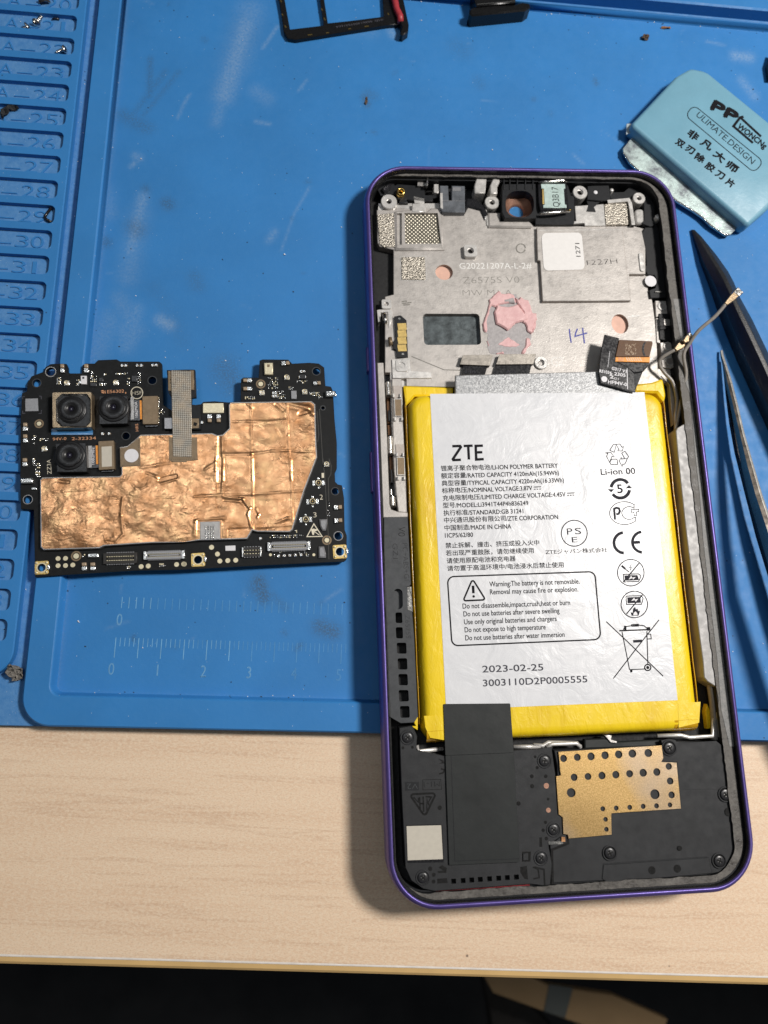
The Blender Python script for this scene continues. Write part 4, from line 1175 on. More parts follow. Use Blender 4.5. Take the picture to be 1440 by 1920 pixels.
# ---- right metal strip beside the battery
M['strip_metal'] = mat_cast('side strip metal', (0.37, 0.362, 0.355), 0.2, 0.55, 0.5)
rsr = MB(); hq = 6.1
rsr.plate(PF.PL(hq, [*conv(cRT, [(715, 1290), (740, 1270), (820, 1500), (860, 1900)]), (1326, 980), (1342, 1120), (1353, 1240)] + conv(cRB, [(870, 0), (885, 200), (930, 600), (955, 850), (925, 860), (905, 700), (880, 300), (760, 225), (725, 180), (710, 0)]) + [(1306, 1150), (1286, 990), (1271, 850), *conv(cRT, [(600, 1700), (620, 1660), (740, 1590)])]), 0.9, hq, M['strip_metal'], 0.15)
part('side_strip', phone, rsr)
rg = MB(); hv = 6.45
rg.plate(PF.PL(hv, [(1262, 560), (1281, 560), (1300, 700), (1322, 850), (1337, 980), (1352, 1100), (1370, 1250), (1385, 1400), (1368, 1400), (1352, 1330), (1345, 1240), (1333, 1140), (1318, 1010), (1312, 930), (1303, 850), (1294, 740), (1286, 720), (1279, 650)]), 6.3, hv + 0.02, M['adhesive_pale'], 0.05)
part('glue_strip', phone, rg)

# ================================================================== battery
bt = MB(); HB = 6.3
bx0 = PF.P(HB, 787, 1050)[0]; bx1 = (PF.P(HB, 1236, 800)[0] + PF.P(HB, 1306, 1300)[0]) / 2 + 0.3
by0 = PF.P(HB, 1000, 1377)[1]; by1 = PF.P(HB, 1000, 741)[1]
rs = []
for d, zz in ((-1.15, 1.2), (-1.15, 2.4), (-1.0, 3.6), (-0.75, 4.6), (-0.3, 5.5), (0.3, 6.05), (1.0, 6.26), (2.0, 6.3)):
    q = rect(bx0 + d, by0 + d * 0.8, bx1 - d, by1 - d * 0.8, max(3.2 - d * 0.6, 0.5), 8)
    rs.append([(p[0] + 0.12 * noise.noise(Vector((p[0] * 0.4, p[1] * 0.12, zz))), p[1] + 0.12 * noise.noise(Vector((p[0] * .3, p[1] * .3, 9 + zz))), zz) for p in q])
bt.rings(rs, M['yellow'], cap1=True)
bt.plate(PF.PL(3.6, [(757, 722), (850, 726), (850, 742), (778, 742), (762, 760)]), 1.2, 3.4, M['yellow'], 0.4)
bt.plate(PF.PL(4.2, conv(cFP, [(650, 860), (900, 830), (1040, 780), (1080, 1000), (1060, 1100), (960, 975), (655, 970)])), 1.2, 3.9, M['yellow'], 0.5)
bt.plate(PF.PL(3.0, conv(cRB, [(760, 480), (800, 560), (810, 750), (765, 760), (740, 560)])), 1.2, 2.9, M['yellow'], 0.2)
bt.plate(PF.PL(5.0, conv(cBB, [(690, 590), (750, 580), (750, 800), (640, 735), (720, 730), (690, 680)])), 3.0, 5.0, M['yellow'], 0.1)
battery = part('battery', phone, bt, 'flat pouch battery in yellow film with a printed white label')
# thin bright film edges along the sides
for (x, sgn) in ((bx0 - 1.35, 1), (bx1 + 1.35, -1)):
    fe = MB(); pts = []
    for k in range(40):
        y = by0 + 3 + (by1 - by0 - 4) * k / 39
        pts.append((x + 0.10 * noise.noise(Vector((3.3, y * 0.2, sgn))) + (0.0), y, 4.6 + 0.3 * noise.noise(Vector((8, y * 0.15, sgn)))))
    fe.rings([[(p[0], p[1], p[2]) for p in pts], [(p[0] - 0.16 * sgn, p[1], p[2] + 0.05) for p in pts], [(p[0] - 0.2 * sgn, p[1], 1.2) for p in pts]], M['amber'], closed=False)
    part('film_flap', battery, fe)
# amber corner tapes at the bottom edge
for pts, x0_, x1_ in ((conv(cBB, [(855, 560), (1190, 550), (1200, 970), (960, 930), (880, 760)]), bx0 - 0.2, PF.P(5, 838, 1380)[0]), (conv(cRB, [(428, 470), (680, 455), (665, 690), (435, 745)]), PF.P(5, 1262, 1370)[0], bx1 + 0.2)):
    at_ = MB(); at_.plate(PF.PL(HB, pts), HB, HB + 0.03, M['yellow'])
    at_.rings([[(x, y + .12 * noise.noise(Vector((x, zz, 1))), zz) for x in np.linspace(x0_, x1_, 10)] for y, zz in ((by0 + 1.6, 6.34), (by0 + 0.3, 6.16), (by0 - 0.2, 5.6), (by0 - 0.7, 4.6), (by0 - 0.95, 3.4), (by0 - 1.2, 1.6))], M['amber'], closed=False)
    part('corner_tape', battery, at_)
# label
lbm = MB(); HL = HB + 0.06
lab = [PF.P(HL, 805, 740), PF.P(HL, 1212, 743), PF.P(HL, 1268, 1318), PF.P(HL, 838, 1328)]
lx0 = (lab[0][0] + lab[3][0]) / 2; lx1 = (lab[1][0] + lab[2][0]) / 2
lbm.plate(rect(lx0, PF.P(HL, 1050, 1322)[1], lx1, by1 + 0.5), HB - 0.02, HL, M['label'])
K = M['ink']; G = M['ink_grey']
c = crop(820, 820, 4.8)
def T(s, a, b, em=10.4, m=K, bold=0.0): text(lbm, PF, HL, s, a, b, em, m, bold)
def Ln(pts, w, m=K, closed=False): pline(lbm, PF, HL, pts, w, m, closed)
# brand letters as rounded strokes
for pts in ([(135, 80), (205, 78), (212, 88), (140, 196), (145, 205), (212, 202)], [(237, 78), (318, 75)], [(278, 80), (284, 200)], [(410, 75), (345, 77), (350, 200), (418, 196)], [(352, 136), (405, 134)]):
    Ln(conv(c, pts), 4.3)
LH = 62.5
def two(cj, la, X0, Xs, X1, Y0, Y1):
    Ys = Y0 + (Y1 - Y0) * (Xs - X0) / (X1 - X0)
    text(lbm, PF, HL, cj, c(X0, Y0 - 3), c(Xs - 4, Ys - 3), 11.4, K, 0.012)
    text(lbm, PF, HL, la, c(Xs, Ys), c(X1, Y1), 11.9, K, 0.014)
two('锂离子聚合物电池', '/LI-ION POLYMER BATTERY', 33, 480, 1085, 303, 273)
two('额定容量', '/RATED CAPACITY 4120mAh(15.94Wh)', 36, 262, 1095, 370, 338)
two('典型容量', '/TYPICAL CAPACITY 4220mAh(16.33Wh)', 40, 266, 1140, 437, 404)
two('标称电压', '/NOMINAL VOLTAGE:3.87V', 43, 272, 855, 503, 475)
two('充电限制电压', '/LIMITED CHARGE VOLTAGE:4.45V', 50, 388, 1155, 570, 532)
two('型号', '/MODEL:Li3941T44P4h836249', 52, 164, 820, 636, 610)
two('执行标准', '/STANDARD:GB 31241', 57, 280, 775, 704, 682)
two('中兴通讯股份有限公司', '/ZTE CORPORATION', 62, 622, 1088, 770, 736)
two('中国制造', '/MADE IN CHINA', 66, 290, 665, 838, 820)
text(lbm, PF, HL, '1ICP5/62/80', c(70, 903), c(322, 895), 11.9, K, 0.014)
for X, Y in ((868, 448), (1168, 503)):
    Ln([c(X, Y), c(X + 66, Y - 3)], 1.1)
    for k in range(3): Ln([c(X + 2 + k * 24, Y + 20 - k), c(X + 16 + k * 24, Y + 19 - k)], 1.1)
for s, X0, Y0, X1, Y1 in (('禁止拆解、撞击、挤压或投入火中', 75, 994, 918, 966), ('若出现严重鼓胀，请勿继续使用', 78, 1062, 868, 1038), ('请使用原配电池和充电器', 85, 1132, 705, 1110), ('请勿置于高温环境中/电池浸水后禁止使用', 90, 1200, 1138, 1166)):
    text(lbm, PF, HL, s, c(X0, Y0), c(X1, Y1), 11.2, K, 0.012)
pc_ = c(1232, 863)
Ln(parc(pc_[0], pc_[1], 24.3, 0, 352, 40), 1.3, G, True)
T('P', c(1168, 876), c(1218, 874), 17, G, 0.0); T('S', c(1240, 872), c(1298, 870), 17, G, 0.0); T('E', c(1212, 946), c(1262, 944), 14.5, G, 0.0)
text(lbm, PF, HL, 'ZTEジャパン株式会社', c(975, 1050), (1139, 1034.5), 9.6, K, 0.008)
# warning box
d = crop(820, 1050, 4.364)
bxp = roundpoly([(p[0], -p[1]) for p in conv(d, [(82, 137), (1288, 95), (1338, 650), (120, 702)])], 12, 6)
Ln([(p[0], -p[1]) for p in bxp], 2.1, K, True)
Ln([(p[0], -p[1]) for p in roundpoly([(p[0], -p[1]) for p in conv(d, [(288, 155), (395, 326), (211, 334)])], 3, 3)], 2.6, K, True)
Ln(conv(d, [(292, 210), (295, 272)]), 4.4); lbm.sheet(pcirc(PF, HL, *d(297, 298), 2.4, 12), HL + 0.03, K)
for s, X0, Y0, X1, Y1 in (('Warning:The battery is not removable.', 428, 218, 1165, 193), ('Removal may cause fire or explosion.', 432, 282, 1155, 257), ('Do not disassemble,impact,crush,heat or burn', 208, 398, 1087, 367),
                          ('Do not use batteries after severe swelling', 215, 462, 1000, 433), ('Use only original batteries and chargers', 220, 527, 977, 499), ('Do not expose to high temperature', 225, 592, 887, 567), ('Do not use batteries after water immersion', 230, 658, 1042, 628)):
    text(lbm, PF, HL, s, d(X0, Y0), d(X1, Y1), 13.6, K, 0.010)
text(lbm, PF, HL, '2023-02-25', d(370, 920), d(868, 903), 17.5, M['ink_mid'], 0.012)
text(lbm, PF, HL, '3003110D2P0005555', d(375, 1034), d(1228, 1000), 17.5, M['ink_mid'], 0.012)
# recycling mark
y_ = crop(1120, 820, 7.386)
for pts in ([(172, 180), (222, 98), (312, 92), (345, 140), (370, 122), (345, 188), (278, 188), (300, 172), (262, 100), (235, 208), (172, 180)], [(110, 215), (188, 210), (235, 272), (205, 262), (168, 345), (128, 265), (145, 222), (110, 215)], [(172, 345), (200, 303), (272, 303), (280, 375), (190, 378), (172, 345)],
            [(382, 192), (432, 265), (415, 298), (380, 298), (338, 218), (382, 192)], [(415, 298), (382, 370), (350, 372), (345, 405), (303, 330), (332, 270), (332, 298), (415, 298)]):
    Ln(conv(y_, pts), 0.9, G)
T('Li-ion 00', y_(52, 520), y_(528, 505), 16.5, G, 0.014)
q = y_(318, 712)
Ln([y_(*p) for p in parc(318, 712, 128, 35, 172, 18)], 5.4, G); Ln([y_(*p) for p in parc(318, 712, 128, 215, 352, 18)], 5.4, G)
for pts in ([(145, 718), (235, 718), (192, 762)], [(395, 708), (482, 704), (435, 660)]):
    lbm.sheet(PF.PL(HL, conv(y_, pts)), HL + 0.045, G)
T('5', y_(282, 772), y_(355, 768), 23, G, 0.02)
o1 = [(510, 985), (508, 935)] + [(375 + 205 * math.cos(math.radians(a)), 1050 - 158 * math.sin(math.radians(a))) for a in range(48, 316, 8)] + [(532, 1160), (528, 1100)]
Ln(conv(y_, o1), 1.0, G)
Ln(conv(y_, [(508, 985)] + [(440 + 100 * math.cos(math.radians(a)), 1048 - 88 * math.sin(math.radians(a))) for a in range(45, 318, 10)] + [(528, 1105)]), 1.0, G)
Ln(conv(y_, [(468, 1000), (575, 998), (575, 1030), (545, 1033), (545, 1082), (510, 1084), (508, 1036), (470, 1038), (468, 1000)]), 0.9, G)
Ln(conv(y_, [(245, 1140), (232, 990), (262, 975), (300, 985), (312, 1025), (295, 1060), (262, 1066)]), 3.4, G)
Ln([y_(*p) for p in parc(372, 1460, 142, 97, 268, 16)], 4.8, G)
Ln([y_(*p) for p in parc(628, 1450, 142, 97, 266, 16)], 4.8, G); Ln(conv(y_, [(495, 1456), (592, 1452)]), 5.0, G)
# prohibition marks and the crossed-out bin
e5 = crop(1120, 1020, 4.5)
for (X, Y) in ((282, 242), (312, 510)):
    Ln([e5(*p) for p in parc(X, Y, 112, 0, 351, 36)], 1.3, G, True)
Ln(conv(e5, [(218, 322), (352, 162)]), 1.6, G); Ln(conv(e5, [(246, 590), (380, 430)]), 1.6, G)
for pts in ([(218, 256), (345, 252), (362, 262), (362, 288), (348, 316), (225, 320), (218, 256)], [(242, 440), (370, 436), (386, 458), (382, 480), (372, 508), (246, 510), (242, 440)]):
    Ln(conv(e5, pts), 1.2, G)
def solid(pts, m=G, dz=0.045): lbm.sheet(PF.PL(HL, conv(e5, pts)), HL + dz, m)
solid([(228, 266), (338, 262), (352, 305), (235, 310)]); solid([(252, 450), (362, 446), (368, 496), (256, 500)])
WHT = M['white_dot']
solid([(262, 300), (285, 268), (292, 284), (325, 278), (300, 300), (296, 288)], WHT, 0.07); solid([(285, 480), (310, 452), (316, 468), (345, 462), (322, 488), (316, 474)], WHT, 0.07)
Ln(conv(e5, [(218, 322), (352, 162)]), 1.4, G); Ln(conv(e5, [(246, 590), (380, 430)]), 1.4, G)
Ln(conv(e5, [(205, 182), (235, 210)]), 3.4, G); Ln(conv(e5, [(235, 210), (268, 236)]), 1.2, G)
Ln(conv(e5, [(288, 172), (272, 200), (288, 198), (275, 222)]), 0.9, G)
solid([(290, 605), (280, 575), (298, 580), (302, 545), (318, 530), (325, 552), (338, 545), (345, 565), (360, 565), (348, 605)]); solid([(302, 600), (306, 582), (322, 568), (336, 585), (338, 600)], WHT, 0.07)
Ln(conv(e5, [(75, 655), (250, 820), (555, 1115)]), 1.3); Ln(conv(e5, [(520, 640), (330, 880), (135, 1135)]), 1.3)
Ln(conv(e5, [(208, 740), (272, 1062)]), 1.3); Ln(conv(e5, [(418, 735), (426, 1015)]), 1.3); Ln(conv(e5, [(275, 1060), (410, 1054)]), 1.2)
Ln(conv(e5, [(185, 732), (440, 722)]), 2.0); Ln(conv(e5, [(218, 722), (238, 696), (290, 690), (350, 684), (395, 690), (420, 712)]), 1.3); Ln(conv(e5, [(288, 694), (290, 680), (345, 677), (347, 692), (288, 694)]), 1.1)
Ln(conv(e5, [(302, 822), (378, 817)]), 4.4, G); Ln(conv(e5, [(415, 762), (450, 760), (455, 800), (420, 802), (415, 762)]), 1.2)
Ln([e5(*p) for p in parc(425, 1042, 26, 0, 350, 20)], 1.8, K, True); lbm.sheet(pcirc(PF, HL, *e5(425, 1042), 3.0, 12), HL + 0.03, K)
solid([(275, 1062), (296, 1058), (296, 1082), (278, 1084)], K); solid([(225, 690), (245, 690), (245, 735), (228, 735)], K); solid([(415, 702), (445, 700), (448, 730), (418, 732)], K)
part('battery_label', battery, lbm)

# ---- grey foil bridge above the battery, flex connectors
fg = MB()
fz = PF.PL(6.3, conv(crop(840, 640, 4.5), [(62, 285), (1440, 248), (1530, 250), (1530, 440), (62, 458)]))
fg.plate(fz, 5.3, 6.35, M['foil_grey'], 0.22)
part('foil_bridge', phone, fg)
for pts, fl_, txt in (([(125, 115), (380, 112), (355, 205), (100, 195)], [(130, 200), (335, 205), (315, 275), (118, 275)], (150, 232)), ([(435, 108), (745, 105), (722, 192), (405, 195)], [(410, 195), (708, 190), (690, 270), (385, 275)], (498, 572))):
    cc_ = crop(840, 640, 4.5)
    b = MB(); b.plate(PF.PL(4.2, conv(cc_, fl_)), 3.4, 3.9, M['black_gloss'], 0.03)
    b.plate(PF.PL(4.4, roundpoly(conv(cc_, pts), 1.5)), 3.2, 4.4, M['stiffener'], 0.05, side=M['black'])
    text(b, PF, 3.95, 'MB', cc_(txt[0], 268), cc_(txt[1], 266), 7, M['ink_mid'], -0.02)
    part('flex_connector', phone, b)
# thermal paste
tpz = MB()
def lump(pts, z0, z1, m, bev=0.25, r=3):
    P_ = roundpoly([PF.P(z1, *cPA(*p)) for p in pts], 0.25, 3)
    tpz.plate(wob(P_, 0.34, 0.28), z0, z1, m, bev)
lump([(230, 620), (200, 700), (165, 800), (190, 960), (250, 980), (240, 1200), (290, 1350), (420, 1385), (900, 1370), (1060, 1200), (1100, 1000), (1090, 640), (940, 500), (800, 230), (560, 230), (380, 330)], 3.0, 3.06, M['resid_grey'], 0)
lump([(490, 135), (520, 200), (600, 200), (640, 190), (700, 200), (760, 230), (800, 380), (530, 400), (460, 410), (400, 470), (330, 430), (280, 560), (240, 720), (230, 960), (190, 920), (168, 790), (200, 640), (240, 560), (290, 380), (280, 320)], 3.0, 3.5, M['paste'])
lump([(390, 540), (430, 430), (620, 460), (830, 420), (940, 560), (1050, 700), (950, 750), (780, 770), (700, 850), (640, 915), (560, 860), (420, 780), (410, 640)], 3.0, 3.75, M['paste'], 0.3)
lump([(760, 240), (850, 330), (890, 250), (960, 310), (1040, 340), (1090, 470), (1120, 580), (1205, 570), (1210, 700), (1150, 800), (1110, 1000), (1040, 940), (980, 780), (930, 760), (960, 560), (850, 400)], 3.0, 3.6, M['paste'])
lump([(1010, 1060), (1060, 1070), (1100, 1180), (960, 1360), (900, 1370), (930, 1280), (980, 1200)], 3.0, 3.4, M['paste'])
lump([(400, 1350), (560, 1310), (575, 1375), (420, 1385)], 3.0, 3.3, M['paste'])
lump([(640, 1040), (720, 1090), (900, 1200), (820, 1260), (600, 1240), (420, 1200), (540, 1110)], 3.0, 3.15, M['paste'])
lump([(220, 1110), (260, 1100), (300, 1200), (260, 1250)], 3.0, 3.2, M['paste'])
lump([(560, 300), (760, 270), (790, 390), (560, 380)], 3.2, 3.55, M['resid_grey'])
lump([(1110, 830), (1190, 700), (1190, 800), (1120, 1040)], 3.0, 3.35, M['paste'])
part('thermal_paste', phone, tpz)

# ---- main flex (black strip with lettering and amber connector)
mf = MB(); hm = 7.4
mf.plate(PF.PL(hm, conv(cFP, [(245, 195), (440, 245), (410, 430), (390, 560), (560, 640), (640, 720), (660, 970), (550, 950), (190, 850), (165, 700), (200, 400)])), hm - 0.5, hm, M['black_gloss'], 0.08, bottom=True)
mf.plate(PF.PL(hm - 0.4, conv(cFP, [(390, 560), (850, 560), (835, 620), (760, 700), (640, 720), (540, 640)])), hm - 1.2, hm - 0.4, M['black_gloss'], 0.25, bottom=True)
mf.plate(PF.PL(hm - 1.0, conv(cFP, [(600, 640), (760, 690), (650, 960), (540, 960)])), 5.0, hm - 0.8, M['black'], 0.1)
WI = M['white_dot']
text(mf, PF, hm, 'G317 V1', cFP(335, 668), cFP(532, 715), 8.2, WI, .02); text(mf, PF, hm, 'RE1034', cFP(172, 705), cFP(330, 735), 8.2, WI, .02); text(mf, PF, hm, '2305', cFP(372, 745), cFP(522, 768), 8.6, WI, .02)
text(mf, PF, hm, 'D1', cFP(372, 800), cFP(430, 812), 6, WI); text(mf, PF, hm, 'HF94V-0', cFP(288, 855), cFP(540, 895), 9.6, WI, .02)
pline(mf, PF, hm, conv(cFP, [(345, 725), (315, 745), (355, 760), (320, 785), (365, 795), (340, 770)]), 1.2, WI)
pline(mf, PF, hm, conv(cFP, [(545, 655), (552, 935)]), 0.8, WI)
mf.sheet(pcirc(PF, hm, *cFP(238, 798), 5.6, 20), hm + 0.03, WI)
mf.strip(PF.PL(hm, conv(cFP, [(312, 420), (285, 640)])), 0.12, hm + 0.03, M['grey_can'])
part('main_flex', phone, mf)
mc = MB(); hz = 7.7
mc.plate(PF.PL(hz, roundpoly(conv(cFP, [(440, 265), (885, 285), (893, 310), (850, 495), (390, 495)]), 0.8)), hz - 0.7, hz, M['flex_brown'], 0.08, bottom=True)
mc.plate(PF.PL(hz, [cFP(820 + 55 * math.cos(a) - 18, 395 + 105 * math.sin(a)) for a in np.linspace(2.0, 4.3, 8)] + [cFP(820 + 55 * math.cos(a) + 8, 395 + 105 * math.sin(a)) for a in np.linspace(4.3, 2.0, 8)]), hz, hz + 0.05, M['black_gloss'])
mc.plate(PF.PL(hz - 0.3, conv(cFP, [(388, 495), (858, 495), (850, 570), (385, 560)])), hz - 0.8, hz - 0.3, M['flex_orange'], 0.05)
for k in range(7):
    pline(mc, PF, hz - 0.3, conv(cFP, [(530 + k * 30, 505), (560 + k * 30, 555)]), 0.7, M['ink_white']); 
for k in range(5):
    pline(mc, PF, hz - 0.3, conv(cFP, [(430 + k * 16, 503), (430 + k * 16, 558)]), 0.6, M['ink_orange'])
rq = random.Random(5)
for k in range(70):
    X, Y = 520 + rq.random() * 140, 315 + rq.random() * 150
    mc.sheet(PF.PL(hz, conv(cFP, [(X, Y), (X + 9, Y), (X + 9, Y + 7), (X, Y + 7)])), hz + 0.02 + 0.001 * (k % 9), M['ceramic'])
part('board_connector', phone, mc)
# coaxial antenna cables
def cable(pts, r, nm, conn):
    b = MB(); P_ = [(*PF.P(z_, x, y), z_) for x, y, z_ in pts]
    b.tube(bez(P_, 8), r, M['cable'])
    o = part(nm, phone, b)
    k = MB()
    for (x0, y0, x1, y1, z_, w) in conn:
        a_ = PF.P(z_, x0, y0); b_ = PF.P(z_, x1, y1)
        d_ = Vector((b_[0] - a_[0], b_[1] - a_[1])); L_ = d_.length; d_.normalize(); n_ = Vector((-d_.y, d_.x))
        A_ = Vector(a_)
        def q_(t, s): return tuple(A_ + d_ * t * L_ + n_ * s)
        k.plate([q_(0, -w * .3), q_(.45, -w * .55), q_(1, -w * .6), q_(1, w * .6), q_(.45, w * .55), q_(0, w * .3)], z_ - 0.35, z_ + 0.35, M['cam_gold'], 0.12, bottom=True)
        k.plate([q_(.75, -w * .7), q_(1.1, -w * .7), q_(1.1, w * .7), q_(.75, w * .7)], z_ - 0.5, z_ + 0.5, M['steel'], 0.15, bottom=True)
        k.box(*(q_(.9, -w * .25)), z_ + 0.5, *(q_(1.02, w * .25)), z_ + 0.62, M['pad_cream'])
    part('cable_plug', o, k)
cable([(*cRT(600, 1690), 3.2), (*cRT(590, 1520), 3.6), (*cRT(610, 1300), 4.2), (*cRT(560, 1080), 4.6), (*cRT(450, 950), 5.0), (*cRT(390, 850), 5.6), (*cRT(420, 760), 6.4), (*cRT(580, 660), 8.0)], 0.42, 'antenna_cable', [(*cRT(590, 660), *cRT(730, 545), 8.3, 1.5), ])
cable([(*cRT(590, 1690), 3.4), (*cRT(640, 1450), 4.2), (*cRT(690, 1200), 5.4), (*cRT(730, 970), 6.6), (*cRT(700, 720), 8.2), (*cRT(780, 570), 9.6), (1310, 620, 11.5), (1340, 594, 13.5), (1360, 571, 15)], 0.42, 'antenna_cable',
      [(1360, 571, 1385, 547, 15.2, 1.3), (*cRT(700, 560), *cRT(790, 480), 9.4, 1.3)])
cable([(*cRB(760, -10), 2.4), (*cRB(790, 250), 3.2), (*cRB(820, 450), 3.5), (*cRB(840, 700), 3.5), (*cRB(830, 880), 3.3)], 0.85, 'antenna_cable', [])

# ---- bottom covers
bc = MB(); hcv = 5.9
g = cBL
bcut = [PF.PL(hcv, roundpoly(conv(g, [(x, 1385 - i * 5), (x + 42, 1383 - i * 5), (x + 44, 1425 - i * 5), (x + 4, 1428 - i * 5)]), 1)) for i, x in enumerate((565, 645, 718, 790, 868, 945, 1018, 1095))]
outline = PF.PL(hcv, conv(g, [(130, 110), (240, 95), (280, 180), (272, 300), (500, 345), (1100, 300), (1180, 295), (1290, 290), (1425, 275)]) + [cGP(300, 180), cGP(330, 400), cGP(345, 660), cGP(380, 680), cGP(385, 820), cGP(275, 900), cGP(300, 1040)] + conv(cBR, [(105, 1045), (60, 1050)]) + conv(g, [(1240, 1430), (430, 1490), (330, 1470), (230, 1400), (180, 1290), (150, 700)]))
bc.plate(outline, 0.9, hcv, M['cover'], 0.12, holes=bcut)
for w in bcut: bc.plate(inset(w, -0.04), 0.9, 4.7, M['hole'])
def bcd(x, y, r_, cc__=g, m='hole'):
    q = PF.P(hcv, *cc__(x, y)); kk = PF.mm(hcv, *cc__(x, y))
    bc.sheet(circ(q[0], q[1], r_ * kk, 14), hcv + 0.015, M[m])
for x, y, r_ in ((160, 280, 2.6), (240, 275, 2.6), (470, 785, 4), (390, 1300, 4), (420, 1350, 3.6), (418, 1408, 3.6), (1275, 355, 2.5), (1292, 447, 3), (1247, 520, 3.6), (1365, 520, 3.4), (1250, 603, 3.8), (1385, 712, 2.6), (1135, 750, 4), (1362, 908, 3), (1343, 975, 3.2), (1370, 1045, 3.4)):
    bcd(x, y, r_)
for x, y, r_ in ((1370, 600, 5), (1387, 806, 4.4)): bcd(x, y, r_, m='copper_dark')
for pts in ([(455, 370), (500, 385), (510, 410), (460, 415), (490, 400)], [(460, 1290), (490, 1270), (530, 1295), (525, 1335), (455, 1335), (450, 1320), (500, 1315)], [(448, 1385), (530, 1378), (538, 1420), (450, 1425)], [(1165, 1155), (1240, 1155), (1235, 1240), (1165, 1240)],
            [(1150, 1285), (1205, 1275), (1215, 1390), (1185, 1385), (1150, 1330)], [(1310, 1035), (1332, 1035), (1335, 1115), (1312, 1115)]):
    bc.sheet(PF.PL(hcv, conv(g, pts)), hcv + 0.015, M['hole'])
bc.plate(PF.PL(hcv, conv(g, [(1172, 1170), (1215, 1165), (1215, 1225), (1172, 1228)])), hcv, hcv + 0.25, M['cover'], 0.05)
for pts in ([(1255, 1285), (1300, 1305), (1310, 1375), (1260, 1385)], [(480, 455), (510, 465), (500, 490), (465, 500)]):
    bc.strip(PF.PL(hcv, conv(g, pts)), 0.3, hcv + 0.02, M['hole'])
# recessed wordmarks and triangle emblem
bc.sheet(PF.PL(hcv, conv(g, [(175, 567), (295, 567), (295, 640), (178, 642)])), hcv + 0.01, M['black'])
text(bc, PF, hcv, 'V2', g(285, 580), g(195, 582), -1.6, M['side_grey'], -0.02, z=0.03)
bc.strip(PF.PL(hcv, conv(g, [(325, 550), (478, 545), (485, 630), (328, 635)])), 0.10, hcv + 0.02, M['hole'], closed=True)
text(bc, PF, hcv, 'M1-1', g(468, 560), g(335, 566), -1.6, M['hole'], -0.02)
tri = roundpoly([(p[0], -p[1]) for p in conv(g, [(215, 672), (440, 662), (345, 860)])], 4, 4); tri = [(p[0], -p[1]) for p in tri]
bc.strip(PF.PL(hcv, tri), 0.42, hcv + 0.02, M['hole'], closed=True)
for pts in ([(250, 695), (290, 740), (290, 700)], [(300, 695), (305, 800)], [(330, 690), (335, 820)], [(305, 750), (335, 750)], [(350, 690), (400, 695), (370, 745), (360, 690), (362, 810)], [(370, 745), (385, 770)]):
    bc.strip(PF.PL(hcv, conv(g, pts)), 0.30, hcv + 0.025 + 0.002 * len(pts), M['hole'])
part('speaker_cover', phone, bc)
sk = MB()
sk.plate(PF.PL(hcv, conv(g, [(188, 932), (490, 925), (505, 1245), (200, 1250)])), hcv, hcv + 0.08, M['black_gloss'])
sk.plate(PF.PL(hcv, conv(g, [(190, 940), (482, 932), (497, 1218), (200, 1228)])), hcv + 0.08, hcv + 0.1, M['cream_sticker'])
part('sticker', phone, sk)
rd = MB()
rd.strip([(*PF.P(5.2, *g(430, 1492)),), (*PF.P(5.2, *g(800, 1470)),), (*PF.P(5.2, *g(1230, 1442)),)], 0.5, 5.2, M['red_seal'], zt=4)
part('red_gasket', phone, rd)
# right cover
rc = MB()
ro = PF.PL(hcv, [cGP(320, 190), cGP(340, 300), cGP(360, 840), cGP(300, 895)] + conv(cBR, [(105, 800), (120, 1035), (400, 1020), (560, 1025), (860, 1000), (1060, 985), (1180, 960), (1250, 880), (1262, 800), (1200, 500), (1180, 280), (1130, 175), (800, 160), (790, 190)]))
rc.plate(ro, 0.9, hcv - 0.15, M['cover'], 0.12)
rc.plate(PF.PL(hcv, conv(cRB, [(240, 890), (330, 870), (400, 885), (420, 920), (860, 895), (975, 990), (1030, 1440), (440, 1440), (420, 1130), (250, 1130), (270, 1060), (255, 940)])), hcv - 0.2, hcv - 0.10, M['cover'], 0.05)
rc.plate(PF.PL(hcv, roundpoly(conv(cBR, [(430, 920), (1080, 875), (1100, 975), (770, 1005), (690, 1010), (580, 1012), (540, 1035), (460, 1035), (420, 1010)]), 2)), hcv - 0.2, hcv, M['cover'], 0.15)
rc.strip(PF.PL(hcv, conv(cBR, [(422, 1000), (430, 915), (1065, 872), (1095, 960)])), 0.12, hcv - 0.1, M['black'])
for x, y, r_ in ((1200, 597, 7.5), (898, 820, 4.5), (727, 955, 7), (883, 945, 7)):
    q = PF.P(hcv, *cBR(x, y)); kk = PF.mm(hcv, *cBR(x, y)); rc.sheet(circ(q[0], q[1], r_ * kk, 18), hcv + 0.02, M['hole'])
rc.strip(PF.PL(hcv, conv(cBR, [(120, 1040), (115, 830), (215, 790), (210, 740)])), 0.5, hcv - 0.1, M['hole'])
rc.strip(PF.PL(hcv, conv(cBR, [(70, 1045), (65, 950), (5, 935)])), 0.35, hcv + 0.03, M['hole'])
part('lower_cover', phone, rc)
